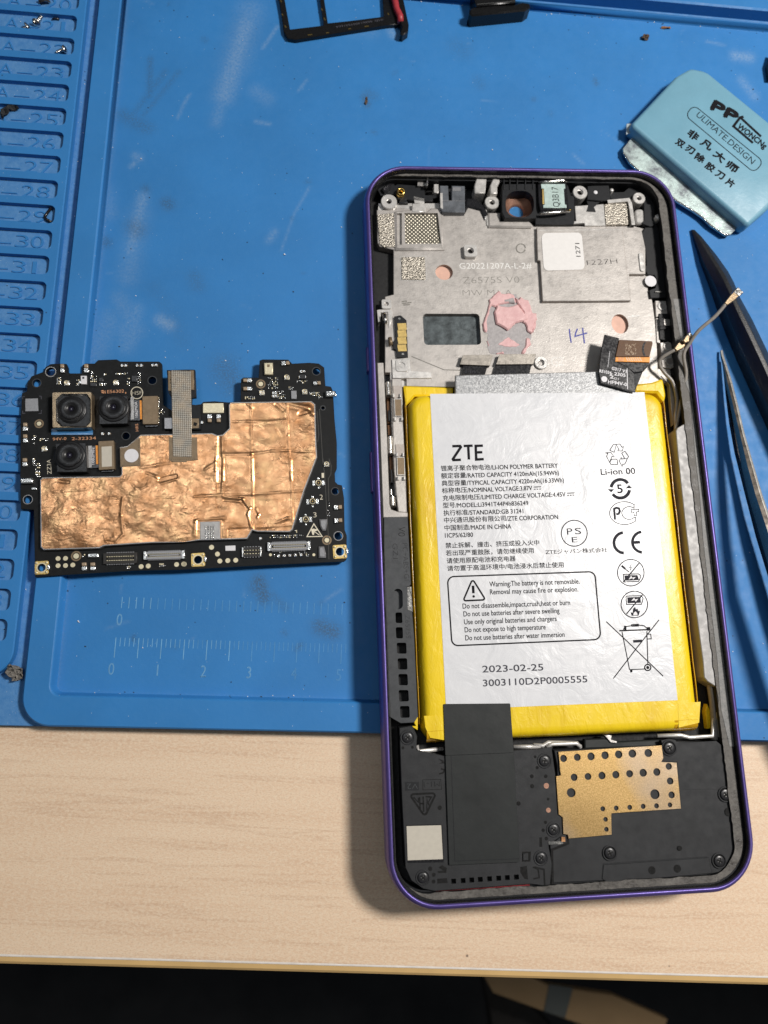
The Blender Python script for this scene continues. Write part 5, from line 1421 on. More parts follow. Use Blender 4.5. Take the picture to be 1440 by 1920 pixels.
# screws
def screw(x, y, rpx, seat=6.05):
    b = MB(); q = PF.P(seat, x, y); r = rpx * PF.mm(seat, x, y)
    b.rings([[(p[0], p[1], zz) for p in circ(q[0], q[1], rr_, 24)] for rr_, zz in ((r * 1.32, seat - 0.14), (r * 1.28, seat - 0.02), (r * 1.1, seat - 0.02), (r * 1.06, seat - 0.2))], M['cover'])
    b.sheet(circ(q[0], q[1], r * 1.1, 20), seat - 0.18, M['hole'])
    b.lathe(q[0], q[1], [(r * 0.92, seat - 0.2), (r * 0.92, seat + 0.02), (r * 0.8, seat + 0.12), (r * 0.4, seat + 0.14)], M['chip'], 22)
    a0 = (x * 7 + y * 3) % 90 * math.pi / 180
    for k in range(2):
        a = a0 + k * math.pi / 2; dx, dy = math.cos(a) * r * 0.52, math.sin(a) * r * 0.52
        b.strip([(q[0] - dx, q[1] - dy), (q[0] + dx, q[1] + dy)], r * 0.26, seat + 0.15 + 0.004 * k, M['hole'])
    for k in range(3):
        a = a0 + 0.5 + k * 1.7; b.sheet(circ(q[0] + math.cos(a) * r * 0.28, q[1] + math.sin(a) * r * 0.28, r * 0.08, 8), seat + 0.165, M['steel'])
    part('screw', phone, b)
for x, y in (cBL(198, 192), cBL(328, 1375), cBL(1355, 390), cBL(1325, 1210), cGP(312, 782), cBR(835, 205), cBR(1180, 490), cBR(470, 850), cBR(1142, 898)):
    screw(x, y, 10.5 if y > 1420 or x < 1000 else 11)
# black tape over the ribbon
bk = MB()
bk.plate(PF.PL(HB + 0.3, roundpoly(conv(cBL, [(502, -90), (1065, -95), (1095, 320), (518, 345)]), 2)), HB + 0.1, HB + 0.3, M['tape_black'], 0.03, bottom=True)
bk.plate(PF.PL(hcv + 0.45, roundpoly(conv(cBL, [(518, 340), (1096, 318), (1145, 1245), (550, 1270)]), 2)), hcv, hcv + 0.45, M['tape_black'], 0.04)
pline(bk, PF, hcv + 0.45, conv(cBL, [(567, 350), (598, 1235), (1140, 1215)]), 0.8, M['black'])
part('black_tape', phone, bk)
# gap metal between battery and covers
gm = MB()
for pts, z_ in (([cBB(735, 1060), cBB(770, 1160), cBB(1180, 1115)], 3.8), ([cBR(0, 185), cBR(60, 190), cBR(90, 170), cBR(270, 175), cBR(290, 205)], 4.2), ([cBR(760, 130), cBR(900, 125), cBR(960, 140), cBR(1100, 130), cBR(1105, 20)], 4.2), ([cGP(10, 160), cGP(210, 160)], 4.2), ([cGP(260, 165), cGP(300, 140), cGP(480, 135), cGP(515, 160)], 4.6)):
    gm.tube([(*PF.P(z_, *p), z_) for p in pts], 0.45, M['cast_bright'])
gm.plate(PF.PL(4.6, conv(cGP, [(695, 75), (750, 75), (745, 105), (790, 120), (785, 135), (740, 130)])), 3, 4.6, M['steel_dull'], 0.1)
part('bay_lip', phone, gm)
rib = MB()
rib.plate(PF.PL(4.4, conv(cGP, [(550, 105), (700, 100), (800, 125), (1110, 110), (1100, 155), (550, 175)])), 2.5, 4.2, M['tape_black'], 0.2)
part('ribbon', phone, rib)
# gold perforated sheet
gs = MB(); hgd = hcv + 0.35
gh = []
for X, Y, R_ in [(387, 248, 26), (490, 240, 26), (593, 233, 28), (698, 225, 28), (800, 218, 28), (903, 212, 29), (1022, 207, 29), (466, 390, 26), (570, 384, 25), (675, 377, 27), (779, 370, 27), (882, 363, 26), (984, 356, 28), (1086, 350, 27), (1176, 308, 24), (1186, 418, 25), (1197, 522, 24), (444, 505, 33), (1072, 517, 35),
                 (681, 626, 18), (782, 621, 18), (883, 615, 18), (984, 608, 18), (1084, 604, 18), (1185, 596, 17), (702, 705, 17), (708, 780, 17)]:
    gh.append(pcirc(PF, hgd, *cGP(X, Y), R_ / 4, 18))
go = conv(cGP, [(348, 198), (1122, 150), (1136, 245), (1120, 275), (1235, 280), (1268, 625), (745, 660), (748, 820), (425, 850), (418, 820), (385, 815), (380, 690), (350, 668), (330, 382), (368, 375), (360, 340), (355, 260)])
gs.plate(PF.PL(hgd, go), hgd - 0.2, hgd, M['gold_sheet'], 0.04, holes=gh)
gs.plate(inset(PF.PL(hgd, go), 0.25), hcv - 0.1, hcv + 0.02, M['cover'])
part('perforated_plate', phone, gs)
gt = MB(); gt.strip(PF.PL(hcv, conv(cGP, [(272, 883), (380, 878)])), 0.6, hcv + 0.15, M['steel'], zt=hcv - 0.5); gt.plate(PF.PL(hcv + .2, conv(cGP, [(372, 838), (398, 838), (400, 872), (372, 874)])), hcv - 0.4, hcv + 0.2, M['copper']); part('gold_tab', phone, gt)
# volume / power keys on the left outside
for y0_, y1_ in ((655, 700), (850, 925)):
    b = MB(); a_ = PF.P(4, 690, y0_); b_ = PF.P(4, 690, y1_)
    b.box(-W2 - 0.45, b_[1], 3.2, -W2 + 0.2, a_[1], 5.4, M['rim'], 0.2); part('side_key', phone, b)

# ================================================================== MAIN BOARD
board = root('circuit_board', BF, 'black phone main board with copper foil shield and three cameras lying on the mat', 'circuit board')
A = crop(30, 660, 4.5); B = crop(340, 660, 4.5); C = crop(30, 860, 4.5); D = crop(340, 860, 4.5)
hp = 1.0
ol = conv(A, [(35, 1075), (38, 560), (50, 350), (92, 330), (95, 262), (130, 205), (200, 178), (236, 165), (248, 128), (290, 102), (350, 97), (425, 100), (438, 130), (438, 172), (460, 180), (555, 180), (560, 112), (582, 97), (662, 97), (692, 68), (850, 62), (880, 80), (1208, 80), (1230, 98), (1240, 445), (1292, 480), (1330, 500)])
ol += conv(B, [(95, 450), (165, 440), (185, 420), (280, 415), (400, 425), (500, 415), (503, 230), (522, 215), (652, 215), (660, 72), (685, 62), (902, 64), (935, 98), (1080, 90), (1160, 97), (1205, 130), (1215, 285), (1262, 292), (1280, 330), (1292, 560), (1312, 770), (1312, 980)])
ol += conv(D, [(1308, 90), (1295, 120), (1298, 195), (1320, 217), (1355, 225), (1372, 330), (1378, 600), (1396, 650), (1394, 850), (1372, 868), (700, 900), (0, 938)]) + conv(C, [(1000, 945), (160, 998), (150, 432), (42, 425), (36, 300)])
bh = [pcirc(BF, hp, *c, r, 20) for c, r in ((A(293, 167), 8), (A(175, 262), 7.6), (A(1150, 240), 7.6), (A(928, 708), 7), (C(100, 345), 7.6), (C(218, 920), 7), (B(1140, 163), 7), (B(1195, 472), 3), (D(1298, 275), 6.4), (D(1325, 652), 7.4), (D(1338, 785), 8), (D(142, 853), 7))]
pb = MB(); pb.plate(BF.PL(hp, ol), 0.0, hp, M['pcb'], 0.06, holes=bh, bottom=True)
part('board', board, pb)
for (c, r, m_) in ((A(293, 167), 10.5, 'steel_dull'), (A(175, 262), 9.2, 'side_grey'), (A(1150, 240), 9.2, 'side_grey'), (A(928, 708), 8.6, 'side_grey'), (C(100, 345), 9.6, 'grey_can'), (B(1140, 163), 8.6, 'side_grey'), (B(1195, 472), 5.2, 'side_grey'), (D(1298, 275), 8, 'side_grey'), (D(1325, 652), 9.2, 'grey_can')):
    hr2 = MB(); hr2.strip(pcirc(BF, hp, *c, r - 0.8, 24), 1.3 * BF.mm(hp, *c), hp + 0.02, M[m_], closed=True); part('plated_hole_ring', board, hr2)
un_ = MB(); a_ = BF.P(0, 380, 800); b_ = BF.P(0, 600, 1010)
un_.box(a_[0], b_[1], -1.55, b_[0], a_[1], 0.0, M['steel_dull'], 0.2)
part('underside_shield', board, un_)
for c in (C(218, 920), D(142, 853), D(1338, 785)):
    b = MB(); q = BF.P(hp, *c); k = BF.mm(hp, *c); w = 13 * k
    b.plate(roundpoly([(q[0] - w, q[1] - w), (q[0] + w, q[1] - w), (q[0] + w, q[1] + w), (q[0] - w, q[1] + w)], 0.35), hp, hp + 0.12, M['gold_pad'], 0.03, holes=[circ(q[0], q[1], 8.4 * k, 20)])
    for sx_, sy_ in ((-1, -1), (1, -1), (1, 1), (-1, 1)):
        b.lathe(q[0] + sx_ * w * .72, q[1] + sy_ * w * .72, [(0.28, hp + .12), (0.26, hp + .3), (0.12, hp + .36)], M['pad_cream'], 10)
    b.plate(rect(q[0] + w * .85, q[1] - w * .4, q[0] + w * 1.2, q[1] + w * .4), hp, hp + .45, M['chrome'], .1)
    b.strip(circ(q[0], q[1], 8.8 * k, 20), 0.25, hp + .14, M['pad_cream'], closed=True)
    part('grounding_ring', board, b)

# shield can with copper foil
hsd = 2.15
sh = conv(C, [(205, 748), (200, 175), (222, 155), (500, 150), (875, 145), (888, 130), (888, 75)]) + conv(A, [(880, 970), (872, 800), (940, 790), (1010, 730), (1050, 695), (1290, 690), (1320, 690)]) + conv(B, [(90, 685), (260, 682), (305, 700), (345, 695), (402, 642), (398, 445), (415, 422), (640, 418), (1100, 412), (1132, 440), (1140, 760), (1148, 885)]) + conv(D, [(1120, 60), (1040, 270), (940, 600), (915, 620), (640, 618), (600, 605), (580, 640), (555, 678), (340, 685), (150, 690), (20, 702)]) + conv(C, [(1440, 702), (1150, 712), (745, 738), (700, 758), (230, 772)])
SHP = BF.PL(hsd, sh)
so = MB()
ins = inset(SHP, 0.30)
so.plate(SHP, hp, hsd, M['steel_dull'], 0.14, holes=[ins])
shield = part('shield_can', board, so)
# foil: fine height field clipped to the outline, with pressed creases
def seg_d(px_, py_, a, b):
    dx, dy = b[0] - a[0], b[1] - a[1]; L = dx * dx + dy * dy + 1e-9
    t = np.clip(((px_ - a[0]) * dx + (py_ - a[1]) * dy) / L, 0, 1)
    return np.hypot(px_ - a[0] - t * dx, py_ - a[1] - t * dy)
xs = [p[0] for p in ins]; ys = [p[1] for p in ins]; st_ = 0.2
fx = np.arange(min(xs), max(xs), st_); fy = np.arange(min(ys), max(ys), st_)
FX, FY = np.meshgrid(fx, fy)
IN = np.zeros(FX.shape, bool)
n_ = len(ins)
for i in range(n_):
    a, b = ins[i], ins[i - 1]
    if abs(a[1] - b[1]) < 1e-9: continue
    cnd = ((a[1] > FY) != (b[1] > FY)) & (FX < (b[0] - a[0]) * (FY - a[1]) / (b[1] - a[1]) + a[0])
    IN ^= cnd
Z = np.zeros(FX.shape)
left = 1 / (1 + np.exp((FX - BF.P(hsd, 430, 900)[0]) / 2.0))
for j in range(FX.shape[0]):
    for i in range(FX.shape[1]):
        if IN[j, i]:
            x, y = FX[j, i], FY[j, i]
            w1 = noise.noise(Vector((x * 0.55, y * 0.9, 1.7))); w2 = noise.noise(Vector((x * 1.5 + w1, y * 2.2, 4.4))); w3 = noise.noise(Vector((x * 3.5, y * 3.5, 9.4)))
            Z[j, i] = (0.05 * w1 + 0.085 * abs(w2) + 0.018 * w3) * (0.05 + 0.75 * left[j, i]) + 0.10 * noise.noise(Vector((x * 0.22, y * 0.22, 2.2)))
def crease(pts, w, hgt, step=0.0):
    global Z
    Q = [BF.P(hsd, *p) for p in pts]
    for a, b in zip(Q[:-1], Q[1:]):
        d_ = seg_d(FX, FY, a, b); Z = Z + hgt * np.exp(-(d_ / w) ** 2)
for pts, w, hh_ in [(conv(B, [(415, 590), (560, 585), (700, 590), (880, 575)]), 0.28, 0.10), (conv(B, [(345, 862), (600, 860), (760, 835), (900, 832), (1120, 845)]), 0.25, 0.11), (conv(B, [(588, 440), (590, 860), (600, 1080)]), 0.25, 0.10), (conv(B, [(890, 440), (900, 700), (925, 1080)]), 0.25, 0.10),
                    (conv(D, [(600, 0), (605, 600)]), 0.25, 0.10), (conv(D, [(925, 0), (940, 590)]), 0.25, 0.10), (conv(D, [(110, 320), (350, 305), (600, 300), (1030, 270)]), 0.25, 0.12), (conv(B, [(345, 720), (352, 1080)]), 0.3, 0.10), (conv(D, [(355, 0), (345, 290)]), 0.3, 0.1),
                    (conv(B, [(318, 715), (325, 1080)]), 0.45, -0.16), (conv(D, [(325, 0), (320, 280)]), 0.45, -0.14), (conv(B, [(300, 710), (292, 1000)]), 0.3, 0.12), (conv(D, [(290, 0), (285, 180)]), 0.3, 0.1),
                    (conv(C, [(900, 330), (885, 480), (905, 640)]), 0.3, 0.14), (conv(C, [(320, 280), (600, 262)]), 0.15, 0.08), (conv(C, [(1215, 180), (1345, 150)]), 0.35, -0.30), (conv(C, [(1225, 210), (1350, 175)]), 0.2, 0.2), (conv(D, [(350, 320), (520, 340), (580, 420), (560, 470), (590, 580)]), 0.25, 0.22), (conv(D, [(360, 350), (500, 360), (560, 430)]), 0.2, -0.18),
                    (conv(D, [(630, 420), (655, 470), (640, 500)]), 0.2, 0.2), (conv(D, [(800, 540), (900, 500)]), 0.3, 0.16), (conv(D, [(290, 330), (320, 460)]), 0.15, -0.1), (conv(C, [(980, 215), (1010, 250), (1060, 255), (1110, 225), (1115, 180)]), 0.15, 0.1), (conv(C, [(740, 640), (760, 700), (840, 705), (890, 650)]), 0.15, 0.12),
                    (conv(C, [(370, 190), (440, 200)]), 0.3, -0.2), (conv(B, [(900, 430), (1060, 470), (1110, 520)]), 0.5, 0.3), (conv(B, [(1000, 520), (1080, 500)]), 0.4, -0.3), (conv(B, [(860, 490), (800, 440)]), 0.4, -0.2), (conv(B, [(200, 990), (290, 930)]), 0.25, 0.18), (conv(B, [(800, 640), (840, 710)]), 0.15, -0.1),
                    (conv(A, [(1290, 720), (1290, 920)]), 0.15, -0.1), (conv(A, [(1060, 975), (1300, 935)]), 0.25, 0.1), (conv(C, [(1100, 120), (1180, 150), (1200, 170)]), 0.25, 0.15), (conv(C, [(1180, 330), (1340, 325)]), 0.15, 0.1), (conv(D, [(110, 650), (120, 530), (360, 500)]), 0.4, 0.12), (conv(D, [(400, 660), (400, 600), (560, 590)]), 0.2, -0.08), (conv(D, [(640, 580), (920, 560)]), 0.25, 0.1), (conv(B, [(560, 440), (600, 470)]), 0.3, 0.15), (conv(B, [(1040, 890), (1060, 900)]), 0.4, -0.15)]:
    crease(pts, w, hh_)
rel = np.clip(Z * 0.75, -0.3, 0.3)
pc0 = BF.P(hsd, *D(150, 688)); pc1 = BF.P(hsd, *D(336, 520))
rel = np.where((FX > pc0[0] - .3) & (FX < pc1[0] + .3) & (FY > pc0[1] - .3) & (FY < pc1[1] + .3), -0.05, rel)
inn_ = np.array(inset(SHP, 0.30))
idx = -np.ones(FX.shape, int); vs = []
for j in range(FX.shape[0]):
    for i in range(FX.shape[1]):
        if IN[j, i]:
            idx[j, i] = len(vs); vs.append((FX[j, i], FY[j, i], hsd - 0.02 + rel[j, i]))
fs = []
for j in range(FX.shape[0] - 1):
    for i in range(FX.shape[1] - 1):
        q = (idx[j, i], idx[j, i + 1], idx[j + 1, i + 1], idx[j + 1, i])
        if min(q) >= 0: fs.append(q)
fo = MB(); fo.add(vs, fs, M['copper'], True)
fo.plate(inset(SHP, 0.26), hsd - 0.35, hsd - 0.12, M['copper'])
part('copper_foil', shield, fo)
ft = MB(); hf = hsd + 0.14
ft.plate(BF.PL(hf, conv(A, [(880, 970), (878, 810), (940, 800), (1015, 735), (1048, 722), (1050, 960)])), hsd - .1, hf - .02, M['bronze'], 0.03)
ft.plate(BF.PL(hf, conv(A, [(1290, 720), (1440, 720), (1440, 930), (1310, 925), (1290, 905)]) ), hsd - .1, hf - .02, M['bronze'], 0.03)
ft.plate(BF.PL(hf, conv(B, [(-20, 720), (132, 720), (138, 910), (-20, 925)])), hsd - .1, hf - .015, M['bronze'], 0.03)
for k in range(14):
    for (x0, y0, x1, y1) in ((895, 955, 1040, 955), (1035, 745, 1035, 940)):
        X = x0 + (x1 - x0) * k / 13; Y = y0 + (y1 - y0) * k / 13
        ft.sheet(pcirc(BF, hf, *A(X, Y), 0.5, 6), hf + .01, M['hole'])
for k in range(16):
    ft.sheet(pcirc(BF, hf, *A(1312 + k * 16, 905), 0.55, 6), hf + .01, M['hole'])
part('foil_tab', shield, ft)
wt = MB(); wt.plate(pcirc(BF, hf, *A(975, 875), 13.3, 28), hf, hf + .1, M['white_dot']); part('white_dot_sticker', shield, wt)
pr = MB(); hh = hsd + 0.2
pr.plate(BF.PL(hh, roundpoly(conv(D, [(150, 525), (332, 520), (336, 682), (150, 688)]), 2.5)), hsd - .1, hh - .15, M['steel_dull'], 0.25)
for j in range(6):
    for i in range(4):
        pr.lathe(*BF.P(hh, *D(205 + i * 22, 575 + j * 19)), [(0.22, hh - .15), (0.18, hh - .02), (0.05, hh)], M['chrome'], 8)
part('contact_pad', shield, pr)

# silver mesh tape + its connector tails
mt_ = MB(); hmt = hsd + 0.30
mt_.plate(BF.PL(hmt, conv(A, [(1308, 155), (1325, 880)]) + conv(B, [(88, 885), (80, 160)])), hmt - .2, hmt, M['mesh_tape'], 0.04, bottom=True)
part('mesh_tape', board, mt_)
fx_ = MB(); hc2 = 2.1
fx_.plate(BF.PL(hc2, conv(A, [(1270, 150), (1440, 145), (1500, 146)]) + conv(B, [(115, 148), (125, 380), (90, 385), (85, 440), (160, 450), (160, 650), (-20, 650)]) + conv(A, [(1250, 650), (1245, 545), (1320, 540), (1310, 380), (1285, 340)])), hp, hc2 - .2, M['black'], 0.05, bottom=True)
fx_.plate(BF.PL(hc2, conv(A, [(1284, 160), (1330, 160), (1330, 330), (1284, 325)])), hc2 - .2, hc2, M['bronze'], .04)
fx_.plate(BF.PL(hc2, conv(B, [(70, 155), (105, 155), (108, 318), (72, 320)])), hc2 - .2, hc2, M['bronze'], .04)
fx_.plate(BF.PL(hc2, conv(B, [(85, 560), (148, 560), (148, 640), (85, 645)])), hc2 - .2, hc2, M['bronze'], .04)
fx_.plate(BF.PL(hc2, conv(B, [(105, 590), (135, 600), (125, 625), (100, 620)])), hc2, hc2 + .02, M['hole'])
fx_.plate(BF.PL(hc2, conv(A, [(1252, 556), (1325, 556), (1325, 645), (1252, 645)])), hc2 - .2, hc2 - .1, M['grey_can'], .02)
for x, y in ((A(1305, 235)), (A(1303, 262))): fx_.sheet(pcirc(BF, hc2, x, y, 1.3, 8), hc2 + .02, M['hole'])
part('ribbon_connector', board, fx_)

# cameras
def lens(mb, x, y, r, h0, h1, notch=0):
    q = BF.P(h1, x, y); k = BF.mm(h1, x, y)
    mb.lathe(q[0], q[1], [(r * 1.22 * k, h0), (r * 1.22 * k, h1 - .35), (r * 1.12 * k, h1 - .25)], M['lens_black'], 36)
    n = 48
    rs = []
    for f, zz in ((1.0, h1 - .25), (1.0, h1 + .05), (0.94, h1 + .12), (0.55, h1 + .12), (0.5, h1 + .06), (0.42, h1 - .02), (0.24, h1 - .08), (0.22, h1 - .3)):
        rs.append([(q[0] + math.cos(t) * r * k * f * (1 - 0.05 * (notch and f > .9 and math.sin(t * 5) > .82)), q[1] + math.sin(t) * r * k * f * (1 - 0.05 * (notch and f > .9 and math.sin(t * 5) > .82)), zz) for t in [2 * math.pi * i / n for i in range(n)]])
    mb.rings(rs, M['lens_black'])
    # domed glass
    g_ = [(0.23 * r * k, h1 - .24), (0.18 * r * k, h1 - .18), (0.1 * r * k, h1 - .14), (0.02 * r * k, h1 - .12)]
    mb.lathe(q[0], q[1], g_, M['lens_glass'], 20)
camn = MB(); hcm = 3.6
sq = BF.PL(hcm, roundpoly(conv(A, [(303, 338), (638, 335), (640, 635), (305, 640)]), 3))
oc_ = BF.PL(hcm, conv(A, [(385, 352), (600, 352), (632, 400), (632, 590), (590, 635), (380, 630), (338, 585), (335, 400)]))
recess = BF.PL(hp, roundpoly(conv(A, [(272, 370), (300, 330), (655, 325), (670, 345), (672, 680), (640, 695), (275, 698)]), 2))
camn.plate(recess, hp, hp + .06, M['hole'])
camn.plate(BF.PL(2, conv(A, [(290, 640), (640, 650), (640, 690), (290, 692)])), hp + .06, 1.3, M['blue_glass'])
camn.plate(sq, hp, hcm, M['cam_gold'], .12, holes=[oc_])
camn.plate(inset(oc_, -0.05), hp, hcm - .45, M['lens_black'])
camn.rings([[(p[0], p[1], hcm - .02) for p in inset(oc_, 0.0)], [(p[0], p[1], hcm - .4) for p in inset(oc_, 0.35)]], M['steel'], smooth=False)
q0 = BF.P(hcm, *A(465, 482)); k0 = BF.mm(hcm, *A(465, 482))
camn.lathe(q0[0], q0[1], [(28 * k0, hcm - .42), (28 * k0, hcm - .3), (24 * k0, hcm - .32)], M['lens_black'], 36)
cam1 = part('main_camera', board, camn, 'large square gold housed camera')
b = MB(); lens(b, *A(462, 478), 21.5, hcm - .4, hcm + .15); part('lens', cam1, b)
for (pts, lx, ly, lr) in (([(700, 370), (940, 365), (945, 605), (700, 610)], 818, 462, 24), ([(330, 770), (590, 765), (600, 1012), (345, 1015)], 448, 868, 24)):
    b = MB(); hq2 = 2.9
    b.plate(BF.PL(hq2, roundpoly(conv(A, pts), 2)), hp, hq2, M['lens_black'], .12)
    o = part('small_camera', board, b)
    b = MB(); lens(b, *A(lx, ly), lr, hq2 - .2, hq2 + .45, 1); part('lens', o, b)
for pts, st1, st2, txt, tp_ in (([(945, 400), (1045, 400), (1045, 575), (945, 575)], [(966, 375), (992, 375), (995, 565), (968, 568)], [(1066, 375), (1200, 372), (1200, 610), (1070, 612)], '1062MOA', (1028, 550, 1022, 418)),
                                ([(590, 790), (700, 785), (700, 975), (600, 980)], [(605, 790), (637, 788), (637, 972), (605, 975)], [(695, 755), (828, 748), (835, 990), (700, 998)], '1082M02', (662, 948, 660, 805))):
    b = MB(); hf2 = 1.9
    b.plate(BF.PL(hf2, conv(A, pts)), hp, hf2 - .3, M['black_gloss'], .05)
    b.plate(BF.PL(hf2, conv(A, st1)), hf2 - .3, hf2 - .2, M['steel_dull'])
    xo = st2[0][0]
    b.plate(BF.PL(hf2, conv(A, [(xo - 24, st2[0][1] + 32), (xo + 5, st2[0][1] + 32), (xo + 8, st2[2][1] - 45), (xo - 20, st2[2][1] - 45)])), hf2 - .3, hf2 - .15, M['flex_orange'])
    b.plate(BF.PL(hf2, roundpoly(conv(A, st2), 2)), hp, hf2 + .25, M['bronze'], .08)
    b.plate(BF.PL(hp, conv(A, [(xo + 25, st2[2][1]), (xo + 130, st2[2][1] - 3), (xo + 128, st2[2][1] + 25), (xo + 30, st2[2][1] + 28)])), hp, hp + .5, M['black_gloss'], .05)
    text(b, BF, hf2 - .28, txt, A(tp_[0], tp_[1]), A(tp_[2], tp_[3]), 7.2, M['white_dot'], 0.005)
    part('camera_connector', board, b)
b = MB(); b.plate(BF.PL(2.15, conv(A, [(722, 800), (808, 795), (810, 965), (725, 970)])), 2.14, 2.2, M['cream_sticker']); part('sticker', board, b)
b = MB(); b.plate(BF.PL(hp, conv(A, [(80, 395), (185, 392), (190, 498), (80, 500)])), hp, hp + .05, M['grey_can']); part('sticker', board, b)

# silkscreen
sl_ = MB()
IW, IO = M['ink_white'], M['ink_orange']
text(sl_, BF, hp, 'E56302', A(770, 348), A(912, 342), 9, IO); text(sl_, BF, hp, '94V-0', A(310, 748), A(425, 742), 8.5, IO); text(sl_, BF, hp, '2-32334', A(470, 744), A(675, 738), 8.5, IO)
text(sl_, BF, hp, 'HSF', A(978, 362), A(1062, 360), 11, IW, -0.02); text(sl_, BF, hp, 'HRS', A(1035, 668), A(1030, 605), 8, IO); text(sl_, BF, hp, 'ZZ3A', A(300, 1028), A(295, 905), 11.5, IW, -0.01)
pline(sl_, BF, hp, conv(A, [(718, 330), (735, 325), (735, 345), (722, 340)]), 1.1, IO); pline(sl_, BF, hp, conv(A, [(740, 350), (752, 325), (755, 350)]), 1.0, IO); text(sl_, BF, hp, '1', A(922, 352), A(930, 352), 5, IO)
pc_ = A(1020, 345); pline(sl_, BF, hp, parc(pc_[0], pc_[1], 11, 0, 350, 30), 0.9, IW, True)
for s_, p_, q_ in (('1', (1184, 162), (1204, 162)), ('2', (1168, 346), (1195, 345)), ('3', (1115, 496), (1142, 494))):
    text(sl_, BF, hp, s_, D(*p_), D(*q_), 14, IW, -0.01)
pline(sl_, BF, hp, conv(D, [(1118, 550), (1060, 658), (1188, 656)]), 1.3, IW, True)
sl_.sheet(BF.PL(hp, conv(D, [(1095, 600), (1110, 590), (1140, 595), (1150, 605), (1125, 615), (1118, 645), (1105, 640), (1100, 620)])), hp + .03, IW)
pline(sl_, BF, hp, conv(D, [(1090, 592), (1165, 645)]), 1.0, IW)
for pts in ([(57, 378), (75, 376)], [(57, 378), (57, 400)], [(195, 372), (214, 374), (214, 400)], [(57, 495), (57, 518), (80, 518)], [(190, 520), (214, 518), (214, 490)]):
    pline(sl_, BF, hp, conv(A, pts), 1.0, M['ink_mid'])
TR_ = M['pcb_trace']
for pts in ([(1245, 0), (1265, 60), (1262, 130), (1240, 170), (1245, 360)], [(1195, 0), (1200, 70), (1210, 130), (1228, 470), (1240, 640), (1245, 850)], [(1040, 290), (1000, 400), (960, 560)]):
    pline(sl_, BF, hp, conv(D, pts), 0.7, TR_)
for pts in ([(1165, 480), (1180, 700), (1195, 960)], [(1145, 500), (1160, 700), (1150, 760)], [(560, 0), (560, 10)]):
    pline(sl_, BF, hp, conv(B, pts), 0.7, TR_)
part('silkscreen', board, sl_)

# test pads
for c, r in [(C(355, 843), 4.6), (C(418, 841), 4.6), (C(355, 903), 4.6), (C(418, 902), 4.6), (C(480, 897), 4.6), (C(1056, 911), 4.7), (C(1116, 906), 4.7), (C(1355, 893), 4.6), (C(1415, 889), 4.6), (D(25, 890), 4.6), (D(255, 748), 4.8), (D(305, 805), 4.7), (D(325, 864), 4.7), (D(392, 860), 4.7), (D(459, 857), 4.7), (D(752, 811), 2.8), (D(1118, 811), 2.8), (D(1228, 688), 4.6), (B(670, 270), 4.6), (A(195, 605), 4.4), (C(508, 822), 5.4)]:
    b = MB(); b.plate(pcirc(BF, hp, *c, r, 18), hp, hp + .06, M['pad_cream'], .02)
    if c in (D(1228, 688), B(670, 270), A(195, 605), C(508, 822)): b.strip(pcirc(BF, hp, *c, r + 3, 20), 0.35, hp + .02, M['bronze'], closed=True)
    part('test_pad', board, b)

# board-to-board connectors
def conn(c, x0, y0, x1, y1, m, frame=None, rows=2, n=14, tilt=-0.03):
    b = MB(); hc_ = 1.75
    def q(X, Y): return BF.P(hc_, *c(X, Y + (X - x0) * tilt))
    ou = [q(x0, y0), q(x1, y0), q(x1, y1), q(x0, y1)]
    dy = (y1 - y0) * 0.28; dx = (x1 - x0) * 0.09
    ii = [q(x0 + dx, y0 + dy), q(x1 - dx, y0 + dy), q(x1 - dx, y1 - dy), q(x0 + dx, y1 - dy)]
    b.plate(ou, hp, hc_, M[m], .06, holes=[ii]); b.plate(ii, hp, hp + .25, M['hole'])
    mid_ = (y0 + y1) / 2
    b.plate([q(x0 + dx * 1.4, mid_ - dy * .35), q(x1 - dx * 1.4, mid_ - dy * .35), q(x1 - dx * 1.4, mid_ + dy * .35), q(x0 + dx * 1.4, mid_ + dy * .35)], hp, hc_ - .05, M[m], .04)
    for k in range(n):
        X = x0 + dx * 1.3 + (x1 - x0 - dx * 2.6) * k / (n - 1); w = (x1 - x0) / n * 0.22
        for Y, l in ((y0 - 7, 9), (y1 - 2, 9), (mid_ - dy * .9, dy * .4), (mid_ + dy * .5, dy * .4)):
            b.plate([q(X - w, Y), q(X + w, Y), q(X + w, Y + l), q(X - w, Y + l)], hp, (hc_ - .2) if l == 9 else hc_ - .15, M['pad_cream' if l != 9 else 'grey_can'])
    if frame:
        for xa, xb in ((x0 - 4, x0 + dx * .6), (x1 - dx * .6, x1 + 4)):
            b.plate([q(xa, y0 - 2), q(xb, y0 - 2), q(xb, y1 + 2), q(xa, y1 + 2)], hp, hc_ + .08, M[frame], .05)
    part('socket', board, b)
conn(C, 735, 798, 1020, 890, 'conn', None, n=12); conn(C, 1080, 785, 1418, 852, 'grey_can', 'chrome', n=16)
conn(D, 515, 748, 672, 828, 'conn', 'steel', n=6); conn(D, 730, 708, 1085, 778, 'grey_can', 'chrome', n=20)

